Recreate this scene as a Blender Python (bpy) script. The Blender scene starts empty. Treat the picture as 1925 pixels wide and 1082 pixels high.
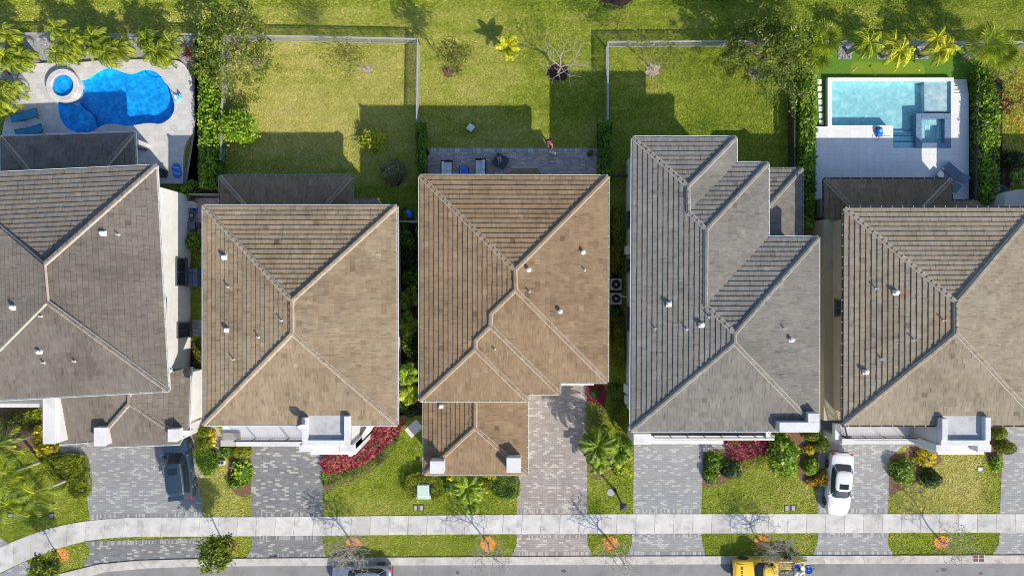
import bpy, math, random
import numpy as np
from mathutils import Vector, Matrix
from mathutils.geometry import tessellate_polygon

# ---------------------------------------------------------------- camera, world, sun, exposure
SCN = bpy.context.scene
COL = SCN.collection
S, H, CX, CY = 24.5, 54.0, 962.5, 541.0        # photo pixels per metre on the ground, camera height, photo centre
cam_d = bpy.data.cameras.new('camera'); cam = bpy.data.objects.new('camera', cam_d); COL.objects.link(cam)
cam.location = (0, 0, H); cam.rotation_euler = (0, 0, 0)
cam_d.sensor_width = 36.0; cam_d.lens = 36.0 * S * H / 1925.0
cam_d.clip_start = 1.0; cam_d.clip_end = 3000
SCN.camera = cam
SUN_DIR = Vector((0.645 * math.cos(math.radians(35.5)), -0.764 * math.cos(math.radians(35.5)), math.sin(math.radians(35.5)))).normalized()
W = bpy.data.worlds.new("World"); SCN.world = W; W.use_nodes = True
nt = W.node_tree; bg = nt.nodes['Background']
sky = nt.nodes.new('ShaderNodeTexSky'); sky.sky_type = 'NISHITA'; sky.sun_disc = False
sky.sun_elevation = math.radians(35.5); sky.sun_rotation = math.atan2(SUN_DIR.x, SUN_DIR.y)
sky.air_density = 1.0; sky.dust_density = 1.0; sky.ozone_density = 2.5
nt.links.new(sky.outputs[0], bg.inputs[0]); bg.inputs[1].default_value = 0.14
sun_d = bpy.data.lights.new('sun', 'SUN'); sun = bpy.data.objects.new('sun', sun_d); COL.objects.link(sun)
sun_d.energy = 4.1; sun_d.angle = math.radians(0.5); sun_d.color = (1.0, 0.91, 0.77)
sun.rotation_euler = (-SUN_DIR).to_track_quat('-Z', 'Y').to_euler()
SCN.render.engine = 'CYCLES'; SCN.cycles.filter_width = 1.0
SCN.view_settings.view_transform = 'Standard'; SCN.view_settings.look = 'None'
SCN.view_settings.exposure = 0.56; SCN.view_settings.gamma = 1.0
R = random.Random(7)
RNG = np.random.default_rng(11)

def P(px, py, z=0.0):
    k = (H - z) / H / S
    return Vector(((px - CX) * k, (CY - py) * k, z))
def PX(x, y):                                   # world ground point -> photo pixel
    return x * S + CX, CY - y * S

# ---------------------------------------------------------------- object helpers
def tag(o, label=None, cat=None, group=None, kind=None):
    if label: o['label'] = label
    if cat: o['category'] = cat
    if group: o['group'] = group
    if kind: o['kind'] = kind
    return o
def thing(name, label, cat, loc=(0, 0, 0), rz=0.0, group=None):
    o = bpy.data.objects.new(name, None); COL.objects.link(o)
    o.location = loc; o.rotation_euler = (0, 0, rz); o.empty_display_size = 0.2
    return tag(o, label, cat, group)
def world_of(o):
    m = Matrix.Translation(o.location) @ o.rotation_euler.to_matrix().to_4x4()
    if o.parent is not None: m = world_of(o.parent) @ o.matrix_parent_inverse @ m
    return m
def attach(o, parent, world):
    if parent is not None:
        o.parent = parent
        if world: o.matrix_parent_inverse = world_of(parent).inverted()
def mesh_obj(name, verts, faces, mats, parent=None, tones=None, midx=None, smooth=False, world=True):
    me = bpy.data.meshes.new(name)
    me.from_pydata([tuple(v) for v in verts], [], faces)
    if not isinstance(mats, (list, tuple)): mats = [mats]
    for m in mats: me.materials.append(m)
    if tones is not None:
        a = me.attributes.new('tone', 'FLOAT', 'FACE'); a.data.foreach_set('value', np.asarray(tones, dtype=np.float32))
    if midx is not None: me.polygons.foreach_set('material_index', np.asarray(midx, dtype=np.int32))
    if smooth: me.polygons.foreach_set('use_smooth', np.ones(len(me.polygons), dtype=bool))
    me.update()
    o = bpy.data.objects.new(name, me); COL.objects.link(o)
    attach(o, parent, world)
    return o
def quads_obj(name, V, tone, mats, parent=None, midx=None, world=True):
    n = len(V); me = bpy.data.meshes.new(name)
    me.vertices.add(n * 4); me.vertices.foreach_set('co', np.ascontiguousarray(V, dtype=np.float32).ravel())
    me.loops.add(n * 4); me.loops.foreach_set('vertex_index', np.arange(n * 4, dtype=np.int32))
    me.polygons.add(n); me.polygons.foreach_set('loop_start', np.arange(0, n * 4, 4, dtype=np.int32))
    try: me.polygons.foreach_set('loop_total', np.full(n, 4, dtype=np.int32))
    except Exception: pass
    if not isinstance(mats, (list, tuple)): mats = [mats]
    for m in mats: me.materials.append(m)
    if midx is not None: me.polygons.foreach_set('material_index', np.asarray(midx, dtype=np.int32))
    a = me.attributes.new('tone', 'FLOAT', 'FACE'); a.data.foreach_set('value', np.asarray(tone, dtype=np.float32))
    me.update(calc_edges=True)
    o = bpy.data.objects.new(name, me); COL.objects.link(o); attach(o, parent, world)
    return o
class MB:
    def __init__(s): s.v = []; s.f = []; s.t = []; s.m = []
    def face(s, pts, tone=0.5, mat=0):
        i = len(s.v); s.v += [tuple(p) for p in pts]; s.f.append(tuple(range(i, i + len(pts)))); s.t.append(tone); s.m.append(mat)
    def raw(s, verts, faces, tone=0.5, mat=0):
        i = len(s.v); s.v += [tuple(p) for p in verts]
        for f in faces: s.f.append(tuple(i + k for k in f)); s.t.append(tone); s.m.append(mat)
    def box(s, x0, x1, y0, y1, z0, z1, tone=0.5, mat=0, M=None):
        c = [(x0, y0, z0), (x1, y0, z0), (x1, y1, z0), (x0, y1, z0), (x0, y0, z1), (x1, y0, z1), (x1, y1, z1), (x0, y1, z1)]
        if M is not None: c = [tuple(M @ Vector(p)) for p in c]
        s.raw(c, [(3, 2, 1, 0), (4, 5, 6, 7), (0, 1, 5, 4), (1, 2, 6, 5), (2, 3, 7, 6), (3, 0, 4, 7)], tone, mat)
    def rbox(s, x0, x1, y0, y1, z0, z1, b=0.02, tone=0.5, mat=0, M=None):      # box with chamfered top and corners
        def ring(i, z): 
            return [(x0 + i + b, y0 + i, z), (x1 - i - b, y0 + i, z), (x1 - i, y0 + i + b, z), (x1 - i, y1 - i - b, z), (x1 - i - b, y1 - i, z), (x0 + i + b, y1 - i, z), (x0 + i, y1 - i - b, z), (x0 + i, y0 + i + b, z)]
        rs = ring(0, z0) + ring(0, z1 - b) + ring(b, z1)
        if M is not None: rs = [tuple(M @ Vector(p)) for p in rs]
        fs = [tuple(range(7, -1, -1)), tuple(range(16, 24))]
        for k in (0, 8):
            for j in range(8): fs.append((k + j, k + (j + 1) % 8, k + 8 + (j + 1) % 8, k + 8 + j))
        s.raw(rs, fs, tone, mat)
    def prism(s, poly, z0, z1, tone=0.5, mat=0, bottom=False):                  # poly: ccw world xy
        a = sum(poly[i][0] * poly[(i + 1) % len(poly)][1] - poly[(i + 1) % len(poly)][0] * poly[i][1] for i in range(len(poly)))
        if a < 0: poly = poly[::-1]
        n = len(poly)
        vs = [(p[0], p[1], z0) for p in poly] + [(p[0], p[1], z1) for p in poly]
        fs = [(i, (i + 1) % n, n + (i + 1) % n, n + i) for i in range(n)] + [tuple(range(n, 2 * n))]
        if bottom: fs.append(tuple(range(n - 1, -1, -1)))
        s.raw(vs, fs, tone, mat)
    def tube(s, pts, rad, n=6, tone=0.5, mat=0, cap=True):
        pts = [Vector(p) for p in pts]
        if not isinstance(rad, (list, tuple)): rad = [rad] * len(pts)
        vs = []; fs = []
        for i, p in enumerate(pts):
            d = (pts[min(i + 1, len(pts) - 1)] - pts[max(i - 1, 0)])
            d = d.normalized() if d.length > 1e-9 else Vector((0, 0, 1))
            a = d.orthogonal().normalized(); 
            if abs(d.z) < 0.95: a = d.cross(Vector((0, 0, 1))).normalized()
            b = d.cross(a)
            for k in range(n):
                t = 2 * math.pi * k / n; vs.append(p + (a * math.cos(t) + b * math.sin(t)) * rad[i])
        for i in range(len(pts) - 1):
            for k in range(n): fs.append((i * n + k, i * n + (k + 1) % n, (i + 1) * n + (k + 1) % n, (i + 1) * n + k))
        if cap: fs.append(tuple(range(n))[::-1]); fs.append(tuple((len(pts) - 1) * n + k for k in range(n)))
        s.raw(vs, fs, tone, mat)
    def lathe(s, c, prof, n=16, tone=0.5, mat=0, M=None):                       # prof: (r, z)
        vs = []; fs = []
        for r, z in prof:
            for k in range(n):
                t = 2 * math.pi * k / n; q = Vector((r * math.cos(t), r * math.sin(t), z))
                if M is not None: q = M @ q
                vs.append(Vector(c) + q)
        for i in range(len(prof) - 1):
            for k in range(n): fs.append((i * n + k, i * n + (k + 1) % n, (i + 1) * n + (k + 1) % n, (i + 1) * n + k))
        fs.append(tuple(range(n))[::-1]); fs.append(tuple((len(prof) - 1) * n + k for k in range(n)))
        s.raw(vs, fs, tone, mat)
    def build(s, name, mats, parent=None, smooth=False, world=True):
        return mesh_obj(name, s.v, s.f, mats, parent, s.t, s.m, smooth, world)
def solo(mb, name, mats, label, cat, group=None, smooth=False):
    return tag(mb.build(name, mats, None, smooth), label, cat, group)

# ---------------------------------------------------------------- materials
def new_mat(name):
    m = bpy.data.materials.new(name); m.use_nodes = True
    n = m.node_tree.nodes; b = n['Principled BSDF']
    return m, n, m.node_tree.links, b
def pos_node(n, l, scale=1.0, rot=0.0, sc=None):
    g = n.new('ShaderNodeNewGeometry'); mp = n.new('ShaderNodeMapping')
    mp.inputs['Scale'].default_value = sc or (scale, scale, scale); mp.inputs['Rotation'].default_value = (0, 0, rot)
    l.new(g.outputs['Position'], mp.inputs['Vector']); return mp.outputs[0]
def noise(n, l, vec, scale, detail=4, rough=0.6):
    t = n.new('ShaderNodeTexNoise'); t.inputs['Scale'].default_value = scale; t.inputs['Detail'].default_value = detail
    t.inputs['Roughness'].default_value = rough
    if vec is not None: l.new(vec, t.inputs['Vector'])
    return t.outputs['Fac']
def ramp(n, l, fac, stops, const=False):
    r = n.new('ShaderNodeValToRGB'); e = r.color_ramp.elements
    if const: r.color_ramp.interpolation = 'CONSTANT'
    while len(e) < len(stops): e.new(0.5)
    for k, (p, c) in enumerate(stops): e[k].position = p; e[k].color = (*c, 1)
    l.new(fac, r.inputs[0]); return r.outputs[0]
def mixc(n, l, a, b, fac, mode='MIX'):
    m = n.new('ShaderNodeMix'); m.data_type = 'RGBA'; m.blend_type = mode
    for k, v in ((6, a), (7, b), (0, fac)):
        if isinstance(v, (int, float)): m.inputs[k].default_value = v
        elif isinstance(v, tuple): m.inputs[k].default_value = (*v, 1)
        else: l.new(v, m.inputs[k])
    return m.outputs[2]
def bump(n, l, b, height, strength=0.3, dist=0.02):
    u = n.new('ShaderNodeBump'); u.inputs['Strength'].default_value = strength; u.inputs['Distance'].default_value = dist
    l.new(height, u.inputs['Height']); l.new(u.outputs[0], b.inputs['Normal'])
def plain(name, col, rough=0.6, metal=0.0, var=0.12, scale=2.0, bumpy=0.0, coat=0.0):
    m, n, l, b = new_mat(name)
    b.inputs['Roughness'].default_value = rough; b.inputs['Metallic'].default_value = metal
    if coat: b.inputs['Coat Weight'].default_value = coat; b.inputs['Coat Roughness'].default_value = 0.05
    if var > 0:
        v = pos_node(n, l); f = noise(n, l, v, scale, 6, 0.65)
        lo = tuple(c * (1 - var) for c in col); hi = tuple(min(1, c * (1 + var)) for c in col)
        l.new(ramp(n, l, f, [(0.3, lo), (0.7, hi)]), b.inputs['Base Color'])
        if bumpy: bump(n, l, b, noise(n, l, v, 40, 3), bumpy, 0.01)
    else: b.inputs['Base Color'].default_value = (*col, 1)
    return m
def toned(name, cols, rough=0.7, transl=0.0, var=0.15, scale=3.0, spec=0.3, bumpy=0.0):     # colour from the per-face 'tone'
    m, n, l, b = new_mat(name)
    a = n.new('ShaderNodeAttribute'); a.attribute_name = 'tone'
    st = [(k / (len(cols) - 1), c) for k, c in enumerate(cols)]
    c = ramp(n, l, a.outputs['Fac'], st)
    if var > 0:
        f = noise(n, l, pos_node(n, l), scale, 5, 0.6)
        c = mixc(n, l, c, ramp(n, l, f, [(0.3, (1 - var,) * 3), (0.7, (1 + var,) * 3)]), 1.0, 'MULTIPLY')
    l.new(c, b.inputs['Base Color']); b.inputs['Roughness'].default_value = rough
    b.inputs['Specular IOR Level'].default_value = spec
    if bumpy: bump(n, l, b, noise(n, l, pos_node(n, l), 30, 4), bumpy, 0.015)
    if transl > 0:
        t = n.new('ShaderNodeBsdfTranslucent'); l.new(c, t.inputs[0])
        ms = n.new('ShaderNodeMixShader'); ms.inputs[0].default_value = transl
        l.new(b.outputs[0], ms.inputs[1]); l.new(t.outputs[0], ms.inputs[2])
        l.new(ms.outputs[0], n['Material Output'].inputs[0])
    return m
def paver(name, cols, stops, bw=0.36, bh=0.145, rot=0.0, mortar=(0.2, 0.19, 0.18), ms=0.012, stain=0.13, rough=0.75, off=0.5):
    m, n, l, b = new_mat(name)
    v = pos_node(n, l, 1.0, rot)
    br = n.new('ShaderNodeTexBrick'); l.new(v, br.inputs['Vector'])
    br.offset = off; br.inputs['Scale'].default_value = 1.0; br.inputs['Brick Width'].default_value = bw; br.inputs['Row Height'].default_value = bh
    br.inputs['Mortar Size'].default_value = ms; br.inputs['Mortar Smooth'].default_value = 0.1; br.inputs['Bias'].default_value = 0.0
    br.inputs['Color1'].default_value = (0, 0, 0, 1); br.inputs['Color2'].default_value = (1, 1, 1, 1); br.inputs['Mortar'].default_value = (0, 0, 0, 1)
    c = ramp(n, l, br.outputs['Color'], list(zip(stops, cols)), True)
    c = mixc(n, l, c, mortar, br.outputs['Fac'])
    f = noise(n, l, v, 0.6, 6, 0.7); f2 = noise(n, l, v, 14, 3)
    c = mixc(n, l, c, ramp(n, l, f, [(0.3, (1 - stain,) * 3), (0.7, (1 + stain * 0.6,) * 3)]), 1.0, 'MULTIPLY')
    c = mixc(n, l, c, ramp(n, l, f2, [(0.3, (0.93,) * 3), (0.7, (1.06,) * 3)]), 1.0, 'MULTIPLY')
    l.new(c, b.inputs['Base Color']); b.inputs['Roughness'].default_value = rough
    inv = n.new('ShaderNodeMath'); inv.operation = 'SUBTRACT'; inv.inputs[0].default_value = 1.0; l.new(br.outputs['Fac'], inv.inputs[1])
    bump(n, l, b, inv.outputs[0], 0.4, 0.01)
    return m
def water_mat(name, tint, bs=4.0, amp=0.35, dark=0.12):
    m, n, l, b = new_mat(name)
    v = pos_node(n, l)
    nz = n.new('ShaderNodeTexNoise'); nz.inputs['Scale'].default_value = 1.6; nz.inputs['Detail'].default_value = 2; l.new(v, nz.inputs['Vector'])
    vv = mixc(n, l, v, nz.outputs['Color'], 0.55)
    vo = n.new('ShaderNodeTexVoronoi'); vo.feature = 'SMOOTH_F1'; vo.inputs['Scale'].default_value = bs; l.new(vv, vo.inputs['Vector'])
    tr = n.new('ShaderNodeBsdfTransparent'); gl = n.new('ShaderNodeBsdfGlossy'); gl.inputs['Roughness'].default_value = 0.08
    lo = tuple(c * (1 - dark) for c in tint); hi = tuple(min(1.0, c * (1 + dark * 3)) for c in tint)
    l.new(ramp(n, l, vo.outputs['Distance'], [(0.25, lo), (0.5, tint), (0.72, hi)]), tr.inputs[0])  # caustic-like light ripples painted into the transmission tint
    lw = n.new('ShaderNodeLayerWeight'); lw.inputs['Blend'].default_value = 0.5
    pw = n.new('ShaderNodeMath'); pw.operation = 'POWER'; pw.inputs[1].default_value = 5; l.new(lw.outputs['Facing'], pw.inputs[0])
    fr = n.new('ShaderNodeMath'); fr.operation = 'MULTIPLY_ADD'; fr.inputs[1].default_value = 0.95; fr.inputs[2].default_value = 0.025; l.new(pw.outputs[0], fr.inputs[0])
    u = n.new('ShaderNodeBump'); u.inputs['Strength'].default_value = amp; u.inputs['Distance'].default_value = 0.05
    l.new(noise(n, l, v, 5, 4, 0.6), u.inputs['Height'])
    l.new(u.outputs[0], gl.inputs['Normal']); l.new(u.outputs[0], lw.inputs['Normal'])
    ms = n.new('ShaderNodeMixShader'); l.new(fr.outputs[0], ms.inputs[0]); l.new(tr.outputs[0], ms.inputs[1]); l.new(gl.outputs[0], ms.inputs[2])
    l.new(ms.outputs[0], n['Material Output'].inputs[0])
    return m

M = {}
M['white'] = plain('white_paint', (0.56, 0.56, 0.56), 0.6, var=0.05, scale=0.8)
M['stucco_white'] = plain('white_stucco', (0.57, 0.57, 0.575), 0.85, var=0.06, scale=1.2, bumpy=0.15)
M['wall_white'] = plain('white_wall_paint', (0.72, 0.72, 0.71), 0.85, var=0.05, scale=1.2, bumpy=0.15)
M['stucco_tan'] = plain('tan_stucco', (0.42, 0.36, 0.24), 0.85, var=0.08, scale=0.8, bumpy=0.15)
M['stucco_cream'] = plain('cream_stucco', (0.56, 0.55, 0.50), 0.85, var=0.06, scale=0.8, bumpy=0.15)
M['stucco_grey'] = plain('grey_stucco', (0.42, 0.40, 0.37), 0.85, var=0.06, scale=0.8, bumpy=0.15)
M['taupe'] = plain('taupe_ledge', (0.27, 0.25, 0.23), 0.8, var=0.08)
M['membrane'] = plain('roof_membrane', (0.40, 0.41, 0.42), 0.8, var=0.12, scale=1.5)
M['balcony'] = plain('balcony_floor', (0.66, 0.66, 0.68), 0.6, var=0.05)
M['soffit'] = plain('soffit_board', (0.5, 0.5, 0.48), 0.8, var=0.05)
M['fascia'] = plain('fascia_board', (0.45, 0.45, 0.42), 0.7, var=0.06)
M['gut_white'] = plain('white_gutter', (0.72, 0.73, 0.72), 0.5, var=0.05)
M['gut_cream'] = plain('cream_gutter', (0.66, 0.66, 0.52), 0.5, var=0.05)
M['gut_grey'] = plain('grey_gutter', (0.30, 0.30, 0.29), 0.5, var=0.05)
M['gut_dark'] = plain('bronze_gutter', (0.06, 0.065, 0.06), 0.5, var=0.05)
M['mortar'] = plain('cap_mortar', (0.43, 0.39, 0.345), 0.9, var=0.2, scale=4)
M['vent'] = plain('vent_metal', (0.62, 0.62, 0.60), 0.5, var=0.15, scale=5)
M['black'] = plain('black_metal', (0.018, 0.018, 0.02), 0.45, var=0.1)
M['rail'] = plain('dark_railing', (0.03, 0.03, 0.045), 0.5, var=0.1)
M['fence'] = plain('grey_fence_paint', (0.33, 0.34, 0.35), 0.5, var=0.12, scale=4)
M['fence_dark'] = plain('dark_fence_paint', (0.035, 0.035, 0.04), 0.5, var=0.1)
M['glass'] = plain('window_glass', (0.02, 0.035, 0.045), 0.06, var=0.0)
M['frame'] = plain('window_frame', (0.10, 0.11, 0.13), 0.5, var=0.05)
M['concrete'] = plain('concrete', (0.55, 0.53, 0.50), 0.85, var=0.16, scale=1.3, bumpy=0.2)
M['road'] = plain('asphalt', (0.215, 0.21, 0.21), 0.9, var=0.16, scale=0.7, bumpy=0.4)
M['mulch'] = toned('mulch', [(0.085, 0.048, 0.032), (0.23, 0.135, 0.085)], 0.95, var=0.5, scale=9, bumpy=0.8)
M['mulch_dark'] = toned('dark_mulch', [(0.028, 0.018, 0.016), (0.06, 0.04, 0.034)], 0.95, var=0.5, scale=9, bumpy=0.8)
M['mulch_orange'] = toned('orange_mulch', [(0.36, 0.13, 0.025), (0.62, 0.27, 0.06), (0.75, 0.42, 0.13)], 0.95, var=0.25, scale=9)
M['gravel'] = toned('grey_gravel', [(0.09, 0.09, 0.10), (0.30, 0.30, 0.31), (0.6, 0.6, 0.6)], 0.9, var=0.3, scale=14)
M['pale_soil'] = toned('pale_soil', [(0.25, 0.19, 0.14), (0.55, 0.47, 0.40)], 0.95, var=0.35, scale=8)
M['bark'] = plain('grey_bark', (0.22, 0.18, 0.14), 0.9, var=0.3, scale=7, bumpy=0.5)
M['bark_pale'] = plain('pale_bark', (0.36, 0.32, 0.27), 0.9, var=0.25, scale=7, bumpy=0.4)
M['bark_dark'] = plain('dark_bark', (0.12, 0.09, 0.07), 0.9, var=0.3, scale=7, bumpy=0.5)
M['turf'] = plain('artificial_turf', (0.085, 0.185, 0.012), 0.95, var=0.28, scale=9, bumpy=0.6)
M['turf_green'] = plain('putting_green', (0.15, 0.235, 0.010), 0.95, var=0.08, scale=10)
M['blue_plastic'] = plain('blue_plastic', (0.02, 0.16, 0.62), 0.35, var=0.05)
M['grass'] = toned('grass_blades', [(0.15, 0.23, 0.022), (0.31, 0.375, 0.045), (0.52, 0.485, 0.15), (0.64, 0.57, 0.26)], 0.85, 0.15, var=0.15, scale=1.2, spec=0.15)
M['lawn'] = toned('lawn_base', [(0.05, 0.085, 0.006), (0.17, 0.22, 0.015), (0.34, 0.32, 0.07), (0.44, 0.39, 0.15)], 0.95, var=0.4, scale=5, spec=0.1, bumpy=0.8)
LEAF = {
 'green':  [(0.02, 0.05, 0.006), (0.13, 0.235, 0.014), (0.33, 0.44, 0.035)],
 'bright': [(0.04, 0.09, 0.006), (0.20, 0.34, 0.014), (0.46, 0.60, 0.05)],
 'lime':   [(0.10, 0.13, 0.008), (0.36, 0.42, 0.02), (0.66, 0.66, 0.05)],
 'yellow': [(0.20, 0.16, 0.008), (0.58, 0.48, 0.02), (0.85, 0.74, 0.08)],
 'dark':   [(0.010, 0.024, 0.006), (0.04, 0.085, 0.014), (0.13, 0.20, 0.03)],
 'olive':  [(0.04, 0.05, 0.008), (0.16, 0.18, 0.018), (0.34, 0.34, 0.05)],
 'clipped': [(0.06, 0.085, 0.006), (0.21, 0.26, 0.010), (0.44, 0.46, 0.025)],
 'red':    [(0.09, 0.012, 0.03), (0.30, 0.028, 0.06), (0.56, 0.11, 0.13), (0.46, 0.17, 0.08)],
 'crimson': [(0.07, 0.010, 0.022), (0.24, 0.022, 0.06), (0.50, 0.08, 0.13)],
 'orange': [(0.20, 0.10, 0.01), (0.50, 0.30, 0.02), (0.72, 0.50, 0.06)],
 'palm':   [(0.03, 0.055, 0.004), (0.22, 0.30, 0.010), (0.62, 0.66, 0.05)],
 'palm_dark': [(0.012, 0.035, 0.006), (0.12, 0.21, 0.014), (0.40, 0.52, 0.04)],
 'palm_yellow': [(0.06, 0.08, 0.004), (0.40, 0.44, 0.012), (0.85, 0.78, 0.04)],
 'tree':   [(0.03, 0.055, 0.008), (0.14, 0.195, 0.016), (0.36, 0.40, 0.05)],
 'bromeliad': [(0.16, 0.03, 0.025), (0.42, 0.14, 0.07), (0.62, 0.46, 0.16)],
 'pale':   [(0.12, 0.12, 0.05), (0.30, 0.28, 0.12), (0.48, 0.44, 0.24)],
}
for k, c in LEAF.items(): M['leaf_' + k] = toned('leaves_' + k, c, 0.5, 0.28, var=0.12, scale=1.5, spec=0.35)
# ---------------------------------------------------------------- ground and flat setting
EXCL = []                                                            # photo-pixel polygons without grass
def in_poly(px, py, poly):
    px = np.asarray(px, float); py = np.asarray(py, float); r = np.zeros(px.shape, bool)
    n = len(poly); j = n - 1
    for i in range(n):
        xi, yi = poly[i]; xj, yj = poly[j]
        if yi != yj:
            c = ((yi > py) != (yj > py)) & (px < (xj - xi) * (py - yi) / (yj - yi) + xi)
            r ^= c
        j = i
    return r
def vnoise(x, y, cell, seed):
    g = np.random.default_rng(seed).random((256, 256)); u = x / cell; v = y / cell
    i = np.floor(u).astype(int); j = np.floor(v).astype(int); fu = u - i; fv = v - j
    fu = fu * fu * (3 - 2 * fu); fv = fv * fv * (3 - 2 * fv)
    a = g[i % 256, j % 256]; b = g[(i + 1) % 256, j % 256]; c = g[i % 256, (j + 1) % 256]; d = g[(i + 1) % 256, (j + 1) % 256]
    return (a * (1 - fu) + b * fu) * (1 - fv) + (c * (1 - fu) + d * fu) * fv
def dryness(px, py):                                                 # 0 lush green, 1 straw: how dry each lawn really is
    px = np.asarray(px, float); py = np.asarray(py, float)
    d = np.full(px.shape, 0.36)
    def s(a, b, t): return 1 / (1 + np.exp(-(t - (a + b) / 2) / ((b - a) / 6)))
    back = 1 - s(50, 75, py)
    d = np.where(py < 350, 0.38, d)
    d += np.where(py < 350, back * (0.10 - 0.16 * s(700, 1100, px)), 0)
    d += back * -0.18 * (1 - s(0, 26, py))
    y2 = (px > 424) & (px < 784) & (py > 66) & (py < 350); d = np.where(y2, 0.62 - 0.12 * s(250, 330, py), d)
    y3 = (px > 784) & (px < 1143) & (py > 66) & (py < 350); d = np.where(y3, 0.50 - 0.22 * s(880, 1040, px) * (1 - s(200, 240, py)), d)
    y4 = (px > 1143) & (px < 1500) & (py > 80) & (py < 350); d = np.where(y4, 0.30 - 0.04 * s(1200, 1400, px), d)
    y6 = (px > 1840) & (py > 80) & (py < 350); d = np.where(y6, 0.52, d)
    f = py > 780
    d = np.where(f & (px > 607) & (px < 975), 0.33 + 0.10 * s(900, 960, py) * (1 - s(700, 800, px)), d)
    d = np.where(f & (px > 370) & (px < 475), 0.52, d)
    d = np.where(f & (px > 1318) & (px < 1540) & (py < 970), 0.45, d)
    d = np.where(f & (px > 1668) & (px < 1890) & (py < 970), 0.72 - 0.32 * s(1820, 1860, px) - 0.3 * (1 - s(1668, 1700, px)), d)
    d = np.where(f & (py > 1000), 0.34, d)
    d = np.where(f & (px < 250), 0.30, d)
    d += (vnoise(px, py, 40, 1) - 0.5) * 0.17 + (vnoise(px, py, 110, 6) - 0.5) * 0.16 + (vnoise(px, py, 9, 2) - 0.5) * 0.12
    d += (vnoise(px / 7.0 + 50, py, 7, 15) - 0.5) * 0.15 * (py < 350)                     # mowing direction
    return np.clip(d, 0, 1)

DECK1 = [(3, 330), (4, 250), (8, 225), (22, 190), (33, 150), (41, 131), (55, 121), (100, 118), (150, 117), (205, 113), (310, 112), (340, 117), (352, 130), (360, 150), (364, 200), (363, 245), (352, 264), (345, 290), (345, 345), (300, 345)]
POOL1 = [(140, 155), (147, 151), (160, 150), (172, 144), (185, 135), (195, 130), (205, 128.5), (215, 130), (225, 134), (238, 138), (248, 138.5), (258, 136), (268, 132), (282, 132), (295, 137), (303, 144), (308, 152), (317, 163), (322, 175), (326, 188), (328, 199), (326, 211), (319, 222), (308, 230), (298, 233), (285, 231.5), (272, 232), (258, 234.5), (245, 236), (230, 235.5), (215, 233), (202, 233.5), (188, 238), (178, 244), (165, 249.5), (150, 250), (138, 247), (126, 240), (117, 230), (111, 215), (110, 192), (122, 180)]
DECK5 = [(1556, 146), (1793, 146), (1793, 175), (1821, 175), (1822, 385), (1533, 385), (1533, 238), (1556, 238)]
POOL5 = [(1564, 152.5), (1788, 152.5), (1788, 278), (1679, 278), (1679, 235.5), (1564, 235.5)]
def build_ground():
    c = 0.25; nx, ny = 352, 216
    xs = (np.arange(nx + 1) - nx / 2) * c; ys = (np.arange(ny + 1) - ny / 2) * c
    X, Y = np.meshgrid(xs, ys); px = X * S + CX; py = CY - Y * S
    in1 = in_poly(px, py, DECK1); in5 = in_poly(px, py, DECK5)
    vs = np.stack([X, Y, np.zeros_like(X)], -1).reshape(-1, 3).tolist()
    idx = np.arange((nx + 1) * (ny + 1)).reshape(ny + 1, nx + 1)
    fs = []
    for M_ in (in1, in5):
        pass
    skip = np.zeros((ny, nx), bool)
    for m in (in1, in5): skip |= m[:-1, :-1] & m[1:, :-1] & m[:-1, 1:] & m[1:, 1:]
    A = idx[:-1, :-1][~skip]; B = idx[:-1, 1:][~skip]; C_ = idx[1:, 1:][~skip]; D = idx[1:, :-1][~skip]
    fs = np.stack([A, B, C_, D], -1).tolist()
    x0, x1, y0, y1, L = xs[0], xs[-1], ys[0], ys[-1], 900.0
    k = len(vs)
    vs += [(x0, y0, 0), (x1, y0, 0), (x1, y1, 0), (x0, y1, 0), (-L, -L, 0), (L, -L, 0), (L, L, 0), (-L, L, 0)]
    fs += [(k + 4, k + 5, k + 1, k), (k + 5, k + 6, k + 2, k + 1), (k + 6, k + 7, k + 3, k + 2), (k + 7, k + 4, k, k + 3)]
    me = bpy.data.meshes.new('ground'); me.from_pydata(vs, [], fs); me.materials.append(M['lawn'])
    t = np.concatenate([dryness(px, py).ravel(), np.full(8, 0.36)])
    a = me.attributes.new('tone', 'FLOAT', 'POINT'); a.data.foreach_set('value', t.astype(np.float32)); me.update()
    o = bpy.data.objects.new('ground', me); COL.objects.link(o); tag(o, 'green and straw coloured lawn ground under the houses', kind='structure')
build_ground()

def sheet(name, poly, z, mat, label=None, tone=0.5, depth=0.05, kind='structure', excl=True, zpx=0.0):
    mb = MB(); pts = [P(x, y, zpx) for x, y in poly]
    mb.prism([(p.x, p.y) for p in pts], z - depth, z, tone)
    if excl: EXCL.append(poly)
    o = mb.build(name, mat)
    return tag(o, label, kind=kind)
def smooth_poly(pts, n=6):                                            # closed Catmull-Rom
    out = []; N = len(pts)
    for i in range(N):
        p0, p1, p2, p3 = (Vector((*pts[(i + k) % N], 0)) for k in (-1, 0, 1, 2))
        for j in range(n):
            t = j / n
            q = 0.5 * ((2 * p1) + (p2 - p0) * t + (2 * p0 - 5 * p1 + 4 * p2 - p3) * t * t + (3 * p1 - p0 - 3 * p2 + p3) * t ** 3)
            out.append((q.x, q.y))
    return out
def smooth_line(pts, n=6):
    out = []; N = len(pts)
    for i in range(N - 1):
        p0, p1, p2, p3 = (Vector((*pts[min(max(i + k, 0), N - 1)], 0)) for k in (-1, 0, 1, 2))
        for j in range(n):
            t = j / n
            q = 0.5 * ((2 * p1) + (p2 - p0) * t + (2 * p0 - 5 * p1 + 4 * p2 - p3) * t * t + (3 * p1 - p0 - 3 * p2 + p3) * t ** 3)
            out.append((q.x, q.y))
    return out + [tuple(pts[-1])]

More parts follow.
